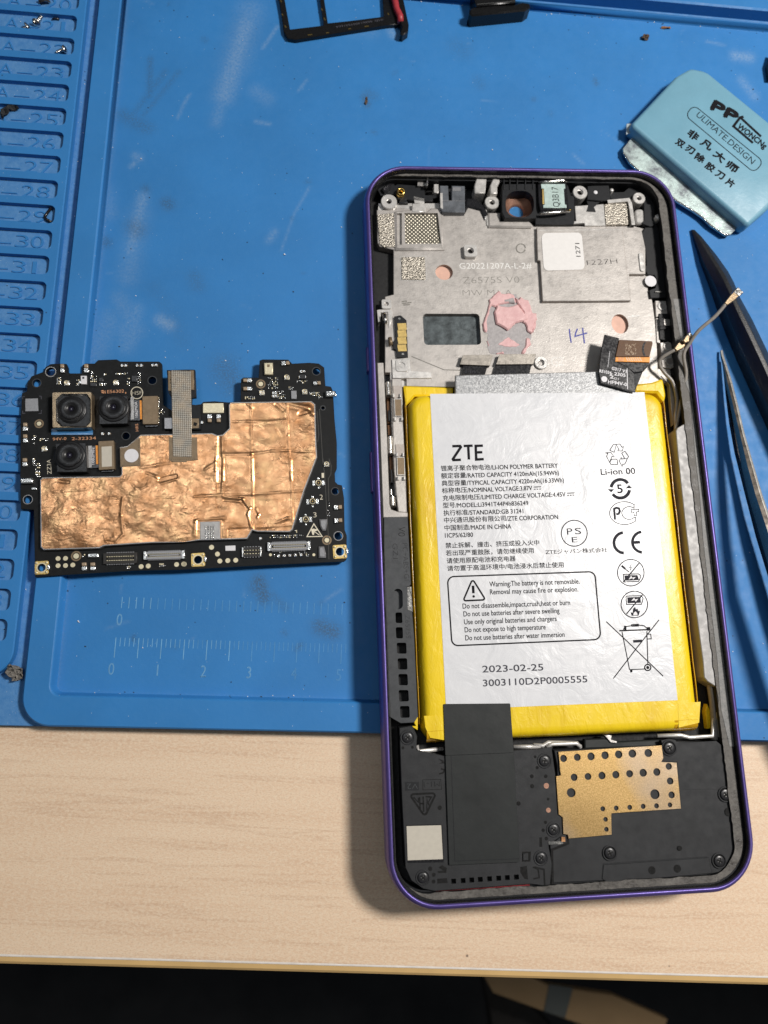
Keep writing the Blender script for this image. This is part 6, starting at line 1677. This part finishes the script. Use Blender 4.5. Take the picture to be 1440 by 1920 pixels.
# coaxial sockets and contact springs
def coax(x, y, s=1.0, arms=True):
    b = MB(); q = BF.P(hp, x, y); k = BF.mm(hp, x, y)
    b.plate(rect(q[0] - 7 * k * s, q[1] - 6 * k * s, q[0] + 7 * k * s, q[1] + 6 * k * s, .15), hp, hp + .18, M['conn'])
    if arms:
        for dx, dy, w, l in ((-9, 0, 2.6, 5), (9, 0, 2.6, 5), (0, 9, 2, 2), (0, -9, 2, 2)):
            b.box(q[0] + (dx - w) * k * s, q[1] + (dy - l) * k * s, hp, q[0] + (dx + w) * k * s, q[1] + (dy + l) * k * s, hp + .22, M['chrome'], .05)
    else:
        b.box(q[0] - 6 * k * s, q[1] - 6 * k * s, hp, q[0] + 6 * k * s, q[1] + 6 * k * s, hp + .3, M['steel'], .08)
    b.rings([[(p[0], p[1], zz) for p in circ(q[0], q[1], rr_ * k * s, 18)] for rr_, zz in ((5.6, hp + .2), (5.6, hp + .6), (4.4, hp + .6), (4.2, hp + .3))], M['pad_cream'])
    b.lathe(q[0], q[1], [(1.4 * k * s, hp + .2), (1.4 * k * s, hp + .5), (.4 * k * s, hp + .6)], M['gold_pad'], 10)
    part('antenna_socket', board, b)
coax(*D(1157, 207)); coax(*D(1107, 363)); coax(*D(1050, 515))
for c in (D(1225, 50), B(890, 218), B(680, 347), B(1040, 340), A(432, 266), A(845, 262), A(243, 820)):
    coax(*c, 0.85, False)
def spring(x, y, w, l, ang_=0, m='chrome'):
    """small bent contact spring or two-pad capacitor, w x l photo pixels"""
    b = MB(); q = BF.P(hp, x, y); k = BF.mm(hp, x, y); w *= k / 2; l *= k / 2
    ca, sa = math.cos(ang_), math.sin(ang_)
    def R_(a, c_): return (q[0] + a * ca - c_ * sa, q[1] + a * sa + c_ * ca)
    b.plate([R_(-w, -l), R_(w, -l), R_(w, l * .1), R_(-w, l * .1)], hp, hp + .5, M[m], .1)
    b.plate([R_(-w * .8, l * .15), R_(w * .8, l * .15), R_(w * .8, l), R_(-w * .8, l)], hp, hp + .75, M['ceramic' if m == 'chrome' else 'chrome'], .12)
    part('contact_spring', board, b)
for (c, w, l, a, m_) in [(A(395, 145), 8, 17, 0, 'chrome'), (A(597, 145), 9, 17, 0, 'chrome'), (A(83, 637), 8.5, 16, 0, 'chrome'), (A(83, 735), 8.5, 16, 0, 'chrome'), (A(80, 935), 9, 16, 0, 'chrome'), (B(240, 563), 8.5, 16, 3.14, 'chrome'), (B(316, 563), 8.5, 16, 3.14, 'chrome'),
                          (B(560, 245), 8, 16, 1.57, 'chrome'), (B(560, 315), 8, 16, 1.57, 'chrome'), (B(878, 100), 8.5, 15, -1.57, 'chrome'), (B(1143, 268), 8, 14, -1.57, 'chrome'), (D(1320, 413), 9, 15, -1.57, 'chrome'), (D(1322, 524), 9, 15, -1.57, 'chrome'), (C(580, 912), 10, 15, 0, 'chrome'), (C(652, 912), 10, 15, 0, 'chrome')]:
    spring(c[0], c[1], w, l, a, m_)
def blk(c, pts, hh_, m, nm, lab=None, bev=.08):
    b = MB(); b.plate(BF.PL(hp + hh_, conv(c, pts)), hp, hp + hh_, M[m], bev); part(nm, board, b, lab)
blk(B, [(182, 432), (355, 430), (358, 512), (182, 515)], .35, 'pad_cream', 'antenna_pad')
blk(B, [(698, 90), (772, 90), (772, 188), (702, 188)], .9, 'pad_cream', 'microphone', bev=.15)
blk(B, [(722, 102), (748, 102), (748, 128), (722, 128)], .93, 'bronze', 'microphone_port')
blk(A, [(545, 200), (594, 200), (594, 270), (547, 270)], .55, 'white_dot', 'light_sensor')
blk(A, [(557, 207), (578, 207), (578, 228), (557, 228)], .58, 'chip', 'sensor_window')
blk(B, [(925, 325), (972, 325), (972, 395), (928, 395)], .5, 'grey_can', 'sensor_chip')
blk(C, [(600, 800), (693, 795), (695, 832), (602, 836)], .6, 'chrome', 'capacitor', bev=.2)
blk(D, [(370, 735), (455, 732), (456, 775), (372, 778)], .35, 'white_dot', 'resistor')
blk(B, [(1215, 325), (1300, 325), (1310, 372), (1220, 375)], 1.2, 'chrome', 'side_contact', bev=.25)
blk(C, [(32, 165), (135, 158), (138, 205), (35, 210)], 1.0, 'chrome', 'side_contact', bev=.25)
blk(C, [(130, 243), (170, 242), (170, 262), (132, 262)], .5, 'chrome', 'capacitor')
blk(A, [(974, 198), (1022, 198), (1022, 250), (974, 250)], .5, 'chip', 'chip')
blk(A, [(697, 215), (735, 215), (735, 250), (697, 250)], .5, 'chip', 'chip')
blk(A, [(625, 258), (680, 258), (680, 290), (625, 290)], .4, 'chip', 'chip')
blk(D, [(1165, 510), (1232, 510), (1228, 560), (1220, 605), (1190, 605), (1170, 570)], .7, 'grey_can', 'contact_spring', bev=.3)
blk(D, [(1160, 740), (1205, 740), (1220, 800), (1220, 835), (1160, 835)], .8, 'grey_can', 'contact_spring', bev=.3)
blk(B, [(1000, 190), (1045, 188), (1045, 225), (1000, 225)], .5, 'chip', 'chip')
# tiny two-terminal parts: the larger ones each a mesh, the specks as one
rj = random.Random(11)
big = [(A, 898, 118), (A, 930, 118), (A, 1025, 118), (A, 1060, 118), (A, 1155, 116), (A, 1185, 116), (A, 732, 692), (A, 788, 692), (A, 795 - 250, 440 - 180), (B, 1010, 168), (B, 1035, 168), (B, 777, 350), (B, 797, 348), (B, 775, 378), (B, 800, 376), (D, 820, 822), (D, 868, 820), (D, 916, 818), (D, 962, 815), (D, 1010, 813), (D, 668, 675), (B, 1000, 215), (B, 1040, 215), (B, 175, 598)]
for c, X, Y in big:
    b = MB(); q = BF.P(hp, *c(X, Y)); k = BF.mm(hp, 200, 800); w, l = (3.0 * k, 3.4 * k)
    b.plate(rect(q[0] - w, q[1] - l, q[0] + w, q[1] + l, .1, 2), hp, hp + .42, M['chrome'], .14)
    b.plate(rect(q[0] - w * 1.02, q[1] - l * .35, q[0] + w * 1.02, q[1] + l * .35), hp, hp + .38, M['ceramic'], .05)
    part('capacitor', board, b)
spots = []
def field(c, x0, y0, x1, y1, sx_, sy_, p=0.8):
    X = x0
    while X <= x1:
        Y = y0
        while Y <= y1:
            if rj.random() < p: spots.append(c(X + rj.uniform(-1.5, 1.5), Y + rj.uniform(-1.5, 1.5)))
            Y += sy_
        X += sx_
field(A, 350, 222, 378, 275, 14, 16); field(A, 617, 205, 690, 258, 15, 15, .7); field(A, 690, 268, 765, 290, 14, 12, .7); field(A, 515, 240, 532, 290, 14, 14); field(A, 845, 186, 925, 192, 13, 10, .9); field(A, 940, 180, 955, 285, 14, 15, .7); field(A, 1030, 180, 1052, 270, 16, 15, .7)
field(A, 640, 170, 655, 190, 12, 14); field(A, 745, 190, 760, 200, 12, 10); field(A, 1205, 390, 1215, 600, 12, 17, .95); field(A, 1225, 480, 1262, 525, 14, 15, .7); field(A, 140, 710, 175, 775, 15, 15, .6); field(A, 205, 735, 280, 748, 16, 12, .8); field(A, 145, 905, 162, 960, 10, 13, .8); field(A, 170, 945, 200, 1050, 14, 15, .6)
field(B, 735, 222, 820, 315, 15, 14, .65); field(B, 815, 335, 885, 395, 15, 14, .65); field(B, 540, 382, 615, 402, 15, 14, .7); field(B, 975, 248, 1060, 262, 14, 12, .6); field(B, 1085, 345, 1165, 370, 13, 12, .7); field(B, 1160, 380, 1195, 400, 13, 12, .8); field(B, 105, 490, 140, 520, 16, 15, .9); field(B, 910, 300, 945, 316, 14, 12)
field(D, 750, 650, 985, 665, 15, 14, .85); field(D, 1000, 650, 1040, 660, 14, 12); field(D, 960, 610, 975, 625, 12, 12); field(D, 1055, 795, 1078, 830, 14, 14, .8); field(D, 785, 812, 795, 830, 12, 12); field(C, 940, 912, 975, 935, 14, 14, .9); field(C, 1215, 890, 1262, 912, 14, 14, .9); field(C, 565, 812, 590, 830, 14, 14); field(D, 1235, 380, 1250, 490, 13, 20, .6); field(D, 830, 785, 1040, 800, 14, 11, .35)
def chipc(b, p_):
    q = BF.P(hp, *p_); k = BF.mm(hp, 200, 800); w = rj.uniform(.8, 1.15) * k; l = rj.uniform(1.0, 1.5) * k
    b.box(q[0] - w, q[1] - l, hp, q[0] + w, q[1] + l, hp + .25, M['chrome'] if rj.random() < .7 else M['pad_cream'], .06)
tiny = MB()
for i, p_ in enumerate(spots):
    if i < 60:
        b = MB(); chipc(b, p_); part('chip_resistor', board, b)
    else: chipc(tiny, p_)
o = part('tiny_components', board, tiny); o['kind'] = 'stuff'

# ================================================================== SCRAPER
c = crop(1150, 100, 4.966)
hk = 5.0
scr = root('scraper', Matrix.Identity(4), 'turquoise plastic scraper with a scuffed steel blade at the phone corner', 'scraper')
hd = MB()
hpts = WF.PL(hk, [c(160, 662), c(590, 205), c(720, 130), c(870, 160), (1440, 226), (1500, 270), (1512, 320), (1440, 392), c(1270, 1596), c(1228, 1585)])
hpts = roundpoly(hpts, [1.2, 7, 5, 6, 3, 7, 5, 3, 2.4, 1.2], 6)
hd.rings([[(p[0], p[1], zz) for p in inset(ccw(hpts), d_)] for d_, zz in ((0.8, 0.05), (0.15, 0.7), (0, 1.5), (0.0, 4.0), (0.3, 4.75), (0.9, 5.0))], M['handle'], cap1=True)
text(hd, WF, hk, 'PP', c(905, 515), c(1130, 700 - 60), 29, M['ink'], 0.06)
for pts in ([(1212, 560 + 30), (1180, 598), (1118, 680), (1300, 835)], [(1185, 600), (1375, 775)]):
    pline(hd, WF, hk, conv(c, pts), 4.2, M['ink'])
text(hd, WF, hk, 'WONCNg', c(1150, 690), c(1405, 890), 16.5, M['ink'], 0.03)
pill = [(p[0], -p[1]) for p in roundpoly([(p[0], -p[1]) for p in conv(c, [(745, 478), (1400, 1010), (1310, 1112), (672, 582)])], 11, 8)]
pline(hd, WF, hk, pill, 1.1, M['ink'], True)
text(hd, WF, hk, 'ULIMATE.DESIGN', c(765, 580), c(1288, 1035), 18, M['ink'], 0.0)
for ch, p_, q_ in (('非', (683, 755), (768, 815)), ('凡', (805, 840), (900, 905)), ('大', (925, 945), (1010, 1020)), ('师', (1045, 1050), (1135, 1115))):
    text(hd, WF, hk, ch, c(*p_), c(*q_), 18, M['ink'], 0.04)
for ch, p_, q_ in (('双', (575, 835), (640, 880)), ('刃', (668, 895), (735, 940)), ('除', (755, 975), (830, 1020)), ('胶', (850, 1055), (920, 1105)), ('刀', (945, 1130), (1015, 1175)), ('片', (1040, 1205), (1105, 1250))):
    text(hd, WF, hk, ch, c(*p_), c(*q_), 16.5, M['ink'], 0.038)
part('handle', scr, hd)
bl = MB()
bp = WF.PL(1.8, conv(c, [(215, 730), (90, 885), (95, 930), (150, 1020), (330, 1180), (600, 1385), (750, 1475), (830, 1530), (900, 1600), (1040, 1695), (1090, 1690), (1190, 1590), (1215, 1560)]))
bl.plate(bp, 1.3, 1.8, M['blade'], 0.1, bottom=True)
part('blade', scr, bl)
be = MB(); be.strip(WF.PL(1.8, conv(c, [(95, 925), (150, 1012), (330, 1172), (600, 1376), (750, 1467), (830, 1522), (900, 1592), (1040, 1688), (1085, 1684)])), 0.3, 1.84, M['chrome'])
part('ground_edge', scr, be)
tf = MB(); tf.plate(WF.PL(2.6, conv(c, [(125, 655), (180, 655), (205, 720), (120, 755)])), 2.4, 2.6, M['clear_tape'], .02, bottom=True)
part('torn_film', scr, tf)

# ================================================================== SPUDGER
sp_ = root('spudger', Matrix.Identity(4), 'black nylon prying tool with a pointed tip lying right of the phone', 'prying tool')
c = crop(1160, 400, 3.84)
nb = MB(); rs = []
stn = [((520, 118), (548, 118), (532, 116), 1.0), ((545, 185), (598, 168), (565, 178), 1.8), ((605, 340), (705, 300), (640, 320), 3.4), ((680, 490), (790, 420), (705, 470), 5.0), ((745, 640), (832, 500), (760, 590), 6.2), ((805, 790), (872, 600), (790, 690), 6.8), ((900, 1010), (965, 770), (850, 880), 7.2), ((1010, 1250), (1080, 1010), (965, 1130), 7.4), ((1170, 1600), (1260, 1420), (1120, 1480), 7.6), ((1370, 2050), (1470, 1880), (1320, 1950), 7.8)]
for Lp, Rp, Cp, z_ in stn:
    zl = z_ * 0.62
    l = WF.P(zl, *c(*Lp)); r_ = WF.P(zl, *c(*Rp)); t = WF.P(z_, *c((Lp[0] * .45 + Rp[0] * .55), (Lp[1] * .45 + Rp[1] * .55))); t2 = WF.P(z_, *c((Lp[0] * .25 + Rp[0] * .75), (Lp[1] * .25 + Rp[1] * .75)))
    rs.append([(l[0], l[1], zl), (t[0], t[1], z_), (t2[0], t2[1], z_), (r_[0], r_[1], zl), (r_[0] - .3, r_[1] - .2, 0.05), (l[0] + .4, l[1] + .3, 0.05)])
nb.rings(rs, M['nylon'], smooth=False, cap0=True, cap1=True)
o = nb.build('body', sp_)
bv = o.modifiers.new('soft edges', 'BEVEL'); bv.width = 0.0006; bv.segments = 3; bv.limit_method = 'ANGLE'; bv.angle_limit = 0.3
for p in o.data.polygons: p.use_smooth = True

# ================================================================== TWEEZERS
tw = root('tweezers', Matrix.Identity(4), 'thin dark steel tweezers with a bright edge and a pointed tip, right of the phone', 'tweezers')
c = crop(1300, 640, 3.692)
def arm(st, m, edge=None, nm='arm'):
    b = MB(); rs = []
    for (xl, yl, xr, yr, z_, hh_) in st:
        l = WF.P(z_, *c(xl, yl)); r_ = WF.P(z_, *c(xr, yr))
        rs.append([(l[0], l[1], z_ - hh_), (l[0], l[1], z_), (r_[0], r_[1], z_ + .1), (r_[0], r_[1], z_ - hh_)])
    b.rings(rs, M[m], smooth=False, cap0=True, cap1=True)
    if edge:
        b.strip([(r_[2][0], r_[2][1]) for r_ in []] or [WF.P(z_, *c(xr - 1, yr)) for (xl, yl, xr, yr, z_, hh_) in st], 0.32, 0, M[edge]) if False else None
        rr1 = [[(r_[2][0] - .45, r_[2][1] - .1, r_[2][2] + .03) for r_ in rs], [(r_[2][0] + .06, r_[2][1], r_[2][2] + .03) for r_ in rs], [(r_[2][0] + .1, r_[2][1], r_[2][2] - .3) for r_ in rs]]
        b.rings(rr1, M[edge], closed=False)
    part(nm, tw, b)
arm([(190, 62, 200, 62, 1.0, .4), (195, 100, 206, 98, 1.3, .5), (215, 180, 232, 175, 2.0, .7), (238, 290, 265, 280, 3.0, 1.0), (280, 460, 308, 450, 4.6, 1.4), (325, 650, 352, 640, 6.2, 2.0), (375, 860, 412, 850, 8.0, 2.5), (430, 1060, 470, 1050, 9.6, 3.0), (500, 1270, 540, 1262, 11.4, 3.4), (620, 1650, 670, 1640, 14, 4), (900, 2500, 960, 2480, 15, 5), (1080, 3150, 1150, 3130, 11.5, 6), (1180, 3500, 1250, 3480, 8.5, 7), (1230, 3700, 1300, 3680, 7.6, 7.4)], 'tweez', 'tweez_edge')
arm([(203, 130, 210, 130, .9, .3), (218, 240, 230, 238, 1.4, .5), (235, 380, 252, 376, 1.9, .7), (262, 560, 285, 552, 2.6, 1.0), (305, 760, 332, 750, 3.4, 1.4), (365, 960, 392, 950, 4.2, 2), (430, 1180, 460, 1170, 5.0, 2.5), (480, 1340, 520, 1330, 5.6, 3), (640, 1800, 690, 1790, 7, 4), (880, 2500, 940, 2480, 8, 5), (1075, 3150, 1140, 3130, 7.6, 6), (1180, 3500, 1245, 3480, 7.5, 7.2)], 'black_gloss')
gp = MB()
for (x, y) in ((455, 1320), (495, 1420), (530, 1540)):
    q = WF.P(7.5, *c(x, y)); gp.lathe(q[0], q[1], [(1.0, 5), (1.0, 7.2), (.6, 7.6)], M['steel_dull'], 14)


# ================================================================== SIM TRAY and other bits at the top edge
c = crop(500, 0, 2.4)
tray = root('sim_tray', Matrix.Identity(4), 'black sim card tray frame with a red seal at the top edge', 'card tray')
tf_ = MB(); zt = 1.3
op1 = WF.PL(zt, conv(c, [(70, -60), (232, -60), (258, 115), (105, 133)])); op2 = WF.PL(zt, conv(c, [(250, -60), (520, -60), (528, 75), (370, 95), (275, 105)]))
tf_.plate(WF.PL(zt, conv(c, [(38, -90), (560, -90), (575, 40), (600, 108), (540, 112), (130, 178), (95, 172), (76, 140), (66, 60)])), 0.1, zt, M['tray_black'], .12, holes=[op1, op2], bottom=True)
for pts in ([(62, 0), (68, 10)], [(68, 62), (74, 70)], [(82, 115), (88, 125)], [(246, 38), (252, 48)], [(258, 80), (264, 92)], [(545, 58), (550, 68)], [(185, 158), (205, 155)], [(268, 148), (280, 147)], [(440, 120), (460, 117)], [(368, 130), (380, 128)]):
    tf_.strip(WF.PL(zt, conv(c, pts)), .28, zt + .02, M['brass'])
text(tf_, WF, zt, 'IMEI: 868614069201664', c(522, 84), c(312, 118), 5.6, M['ink_mid'], 0.01)
part('frame', tray, tf_)
th_ = MB(); th_.plate(WF.PL(2.4, conv(c, [(570, -80), (600, -80), (625, 40), (640, 110), (637, 140), (612, 158), (600, 150), (608, 120), (585, 60)])), .1, 2.4, M['tray_black'], .25)
part('tray_head', tray, th_)
rsl = MB(); pr_ = [c(568, -40), c(578, 10), c(585, 40), c(600, 75), c(603, 100)]
rsl.tube([(*WF.P(2, *p), 1.9 + .2 * (i % 2)) for i, p in enumerate(pr_)], .9, M['red_seal'])
part('seal', tray, rsl)
br_ = root('metal_bracket', Matrix.Identity(4), 'black anodised metal piece cut off by the photo top, left of the raised wall', 'bracket')
bb_ = MB(); bb_.plate(WF.PL(4, conv(c, [(915, 38), (945, 25), (1110, 20), (1150, 8), (1185, 14), (1188, 30), (1165, 46), (925, 70), (912, 58)])), .05, 4, M['tray_black'], .35)
part('bar', br_, bb_)
bb_ = MB(); bb_.plate(WF.PL(5, conv(c, [(925, -60), (1120, -60), (1122, 5), (945, 22)])), .05, 4.8, M['tray_black'], .3); part('upper_body', br_, bb_)
bb_ = MB(); bb_.strip(WF.PL(5, conv(c, [(948, 17), (1118, 2)])), .18, 4.84, M['steel']); part('bright_edge', br_, bb_)

# loose screws in the pockets
def loose_screw(x, y, ang_, sc_, name, label, grp, m='steel'):
    z_ = 2.1; q = WF.P(z_, x, y)
    mt = Matrix.Translation((q[0] * S, q[1] * S, z_ * S)) @ Matrix.Rotation(ang_, 4, 'Z') @ Matrix.Rotation(math.radians(72), 4, 'Y')
    r = root(name, mt, label, 'screw', grp)
    b = MB(); b.lathe(0, 0, [(0.02, -.25), (1.05 * sc_, -.2), (1.15 * sc_, 0), (1.05 * sc_, .2), (.7 * sc_, .35), (.1, .36)], M[m], 20)
    part('head', r, b)
    b = MB(); pr2 = []
    zz = -.2
    while zz > -2.6 * sc_:
        pr2 += [(.45 * sc_, zz), (.55 * sc_, zz - .12), (.43 * sc_, zz - .24)]; zz -= .26
    pr2 += [(.05, zz - .1)]
    b.lathe(0, 0, pr2, M[m], 14); part('shank', r, b)
    b = MB(); b.strip([(-.5 * sc_, 0), (.5 * sc_, 0)], .18, .375, M['hole']); b.strip([(0, -.5 * sc_), (0, .5 * sc_)], .18, .38, M['hole']); part('cross_recess', r, b)
loose_screw(68, 43, math.radians(-105), 1.0, 'loose_screw', 'silver screw with its shank up, pocket A-21', 'loose silver screws in the mat pockets')
loose_screw(52, 50, math.radians(30), 1.0, 'loose_screw', 'silver screw seen on its head, left one in pocket A-21', 'loose silver screws in the mat pockets')
loose_screw(121, 92, math.radians(15), .85, 'loose_screw', 'small silver screw with blue thread in pocket A-22', 'loose silver screws in the mat pockets')
def blob(name, label, cat, pts, m, r, z0=0.3, seed=1, grp=None):
    o = MB(); P_ = [(*WF.P(z0, *p), z0 + r * .6) for p in pts]
    n = 9; rs = []
    if len(P_) == 1: P_ = [(P_[0][0] - r * .7, P_[0][1], P_[0][2]), P_[0], (P_[0][0] + r * .7, P_[0][1] + .1, P_[0][2])]
    Q = bez(P_, 5)
    for i, p in enumerate(Q):
        f = math.sin(math.pi * (i + .35) / (len(Q) - .3)) ** .5
        rs.append([(p[0] + r * f * (1 + .7 * noise.noise(Vector((i * .9, k * 1.3, seed)))) * math.cos(6.283 * k / n), p[1] + r * f * (1 + .7 * noise.noise(Vector((i * 1.1, k * .9, seed + 5)))) * math.sin(6.283 * k / n) * .8, max(.08, p[2] + r * .6 * math.sin(6.283 * k / n + i))) for k in range(n)])
    o.rings(rs, M[m], smooth=False, cap0=True, cap1=True)
    return tag(o.build(name), label, cat, grp)
blob('clump', 'black crumbly clump in pocket A-25 at the left edge', 'debris', [(6, 222), (10, 212), (18, 204), (36, 206)], 'dust_dark', .8, 1.5, 3)
blob('clump', 'dark grey clump in the topmost pocket A-20', 'debris', [(75, 3), (92, 4)], 'dust_dark', .8, 1.6, 5)
blob('lint_ball', 'grey ball of lint in the groove by the mat corner', 'lint', [(20, 1250), (30, 1260), (40, 1256)], 'lint', 1.3, .6, 8)
blob('lint_ball', 'lower grey lump of lint against the mat border corner', 'lint', [(34, 1268)], 'lint', 1.0, .5, 9)
blob('crumb', 'dark brown round crumb above the scraper', 'crumb', [(1209, 72)], 'crumb', .75, .2, 2, 'crumbs on the mat')
blob('crumb', 'rusty orange flake just below the raised wall', 'crumb', [(1240, 53), (1256, 53)], 'rust', .45, .1, 4, 'crumbs on the mat')
blob('crumb', 'brown smudge of dirt in the middle of the upper mat', 'crumb', [(687, 184), (686, 196)], 'crumb', .35, .05, 6, 'crumbs on the mat')
b = MB(); z_ = 1.6
b.tube([(*WF.P(z_, *p), z_) for p in ((96, 390), (86, 403), (84, 408), (88, 412), (97, 417))], .35, M['black_gloss'], 8)
tag(b.build('bent_clip'), 'thin black bent clip at the end of pocket A-29', 'clip')
b = MB(); b.tube([(*WF.P(1.45, *p), 1.45) for p in ((98, 36), (104, 35), (111, 36))], .25, M['black_gloss'], 8)
tag(b.build('black_sliver'), 'short black sliver at the right of pocket A-21', 'debris')
b = MB(); b.tube([(*WF.P(1.2, *p), 1.2) for p in ((1452, 105), (1446, 125), (1450, 150))], 1.4, M['nylon'], 12)
tag(b.build('black_rod'), 'end of a black rod just past the right edge beside the scraper', 'tool')
# fine dust
du = MB(); rd_ = random.Random(21)
for k in range(420):
    x, y = rd_.uniform(-12, 165), rd_.uniform(-12.5, 170.5)
    if k % 3 == 0: y = rd_.choice([170.4 - abs(rd_.gauss(0, .5)), -12.6 + abs(rd_.gauss(0, .5))])
    if k % 3 == 1 and k % 2: x = -12.8 + abs(rd_.gauss(0, .6))
    r = rd_.uniform(.05, .16) * (1.7 if rd_.random() < .06 else 1)
    q = [(x + r * math.cos(a + rd_.random()) * rd_.uniform(.6, 1.5), y + r * math.sin(a) * rd_.uniform(.6, 1.3)) for a in (0, 1.3, 2.5, 3.8, 5.0)]
    du.plate(q, .02, .04 + r, M['dust_white'] if rd_.random() < .6 else M['dust_dark'])
for k in range(70):
    x, y = rd_.uniform(-20.5, -18.5), rd_.uniform(-5, 165)
    z0_ = 0.0
    if rd_.random() < .6: x, y, z0_ = rd_.uniform(-45, -23), ptop(rd_.randint(20, 44)) - rd_.uniform(.4, 4.4), PFZ
    r = rd_.uniform(.05, .14)
    du.plate([(x - r, y), (x, y - r), (x + r, y), (x, y + r)], z0_, z0_ + .05 + r, M['dust_white'] if rd_.random() < .7 else M['dust_dark'])
tag(du.build('dust'), 'tiny pale and dark specks scattered over the mat', 'dust', kind='stuff')
bpy.data.objects.remove(_to); bpy.data.curves.remove(_tc)
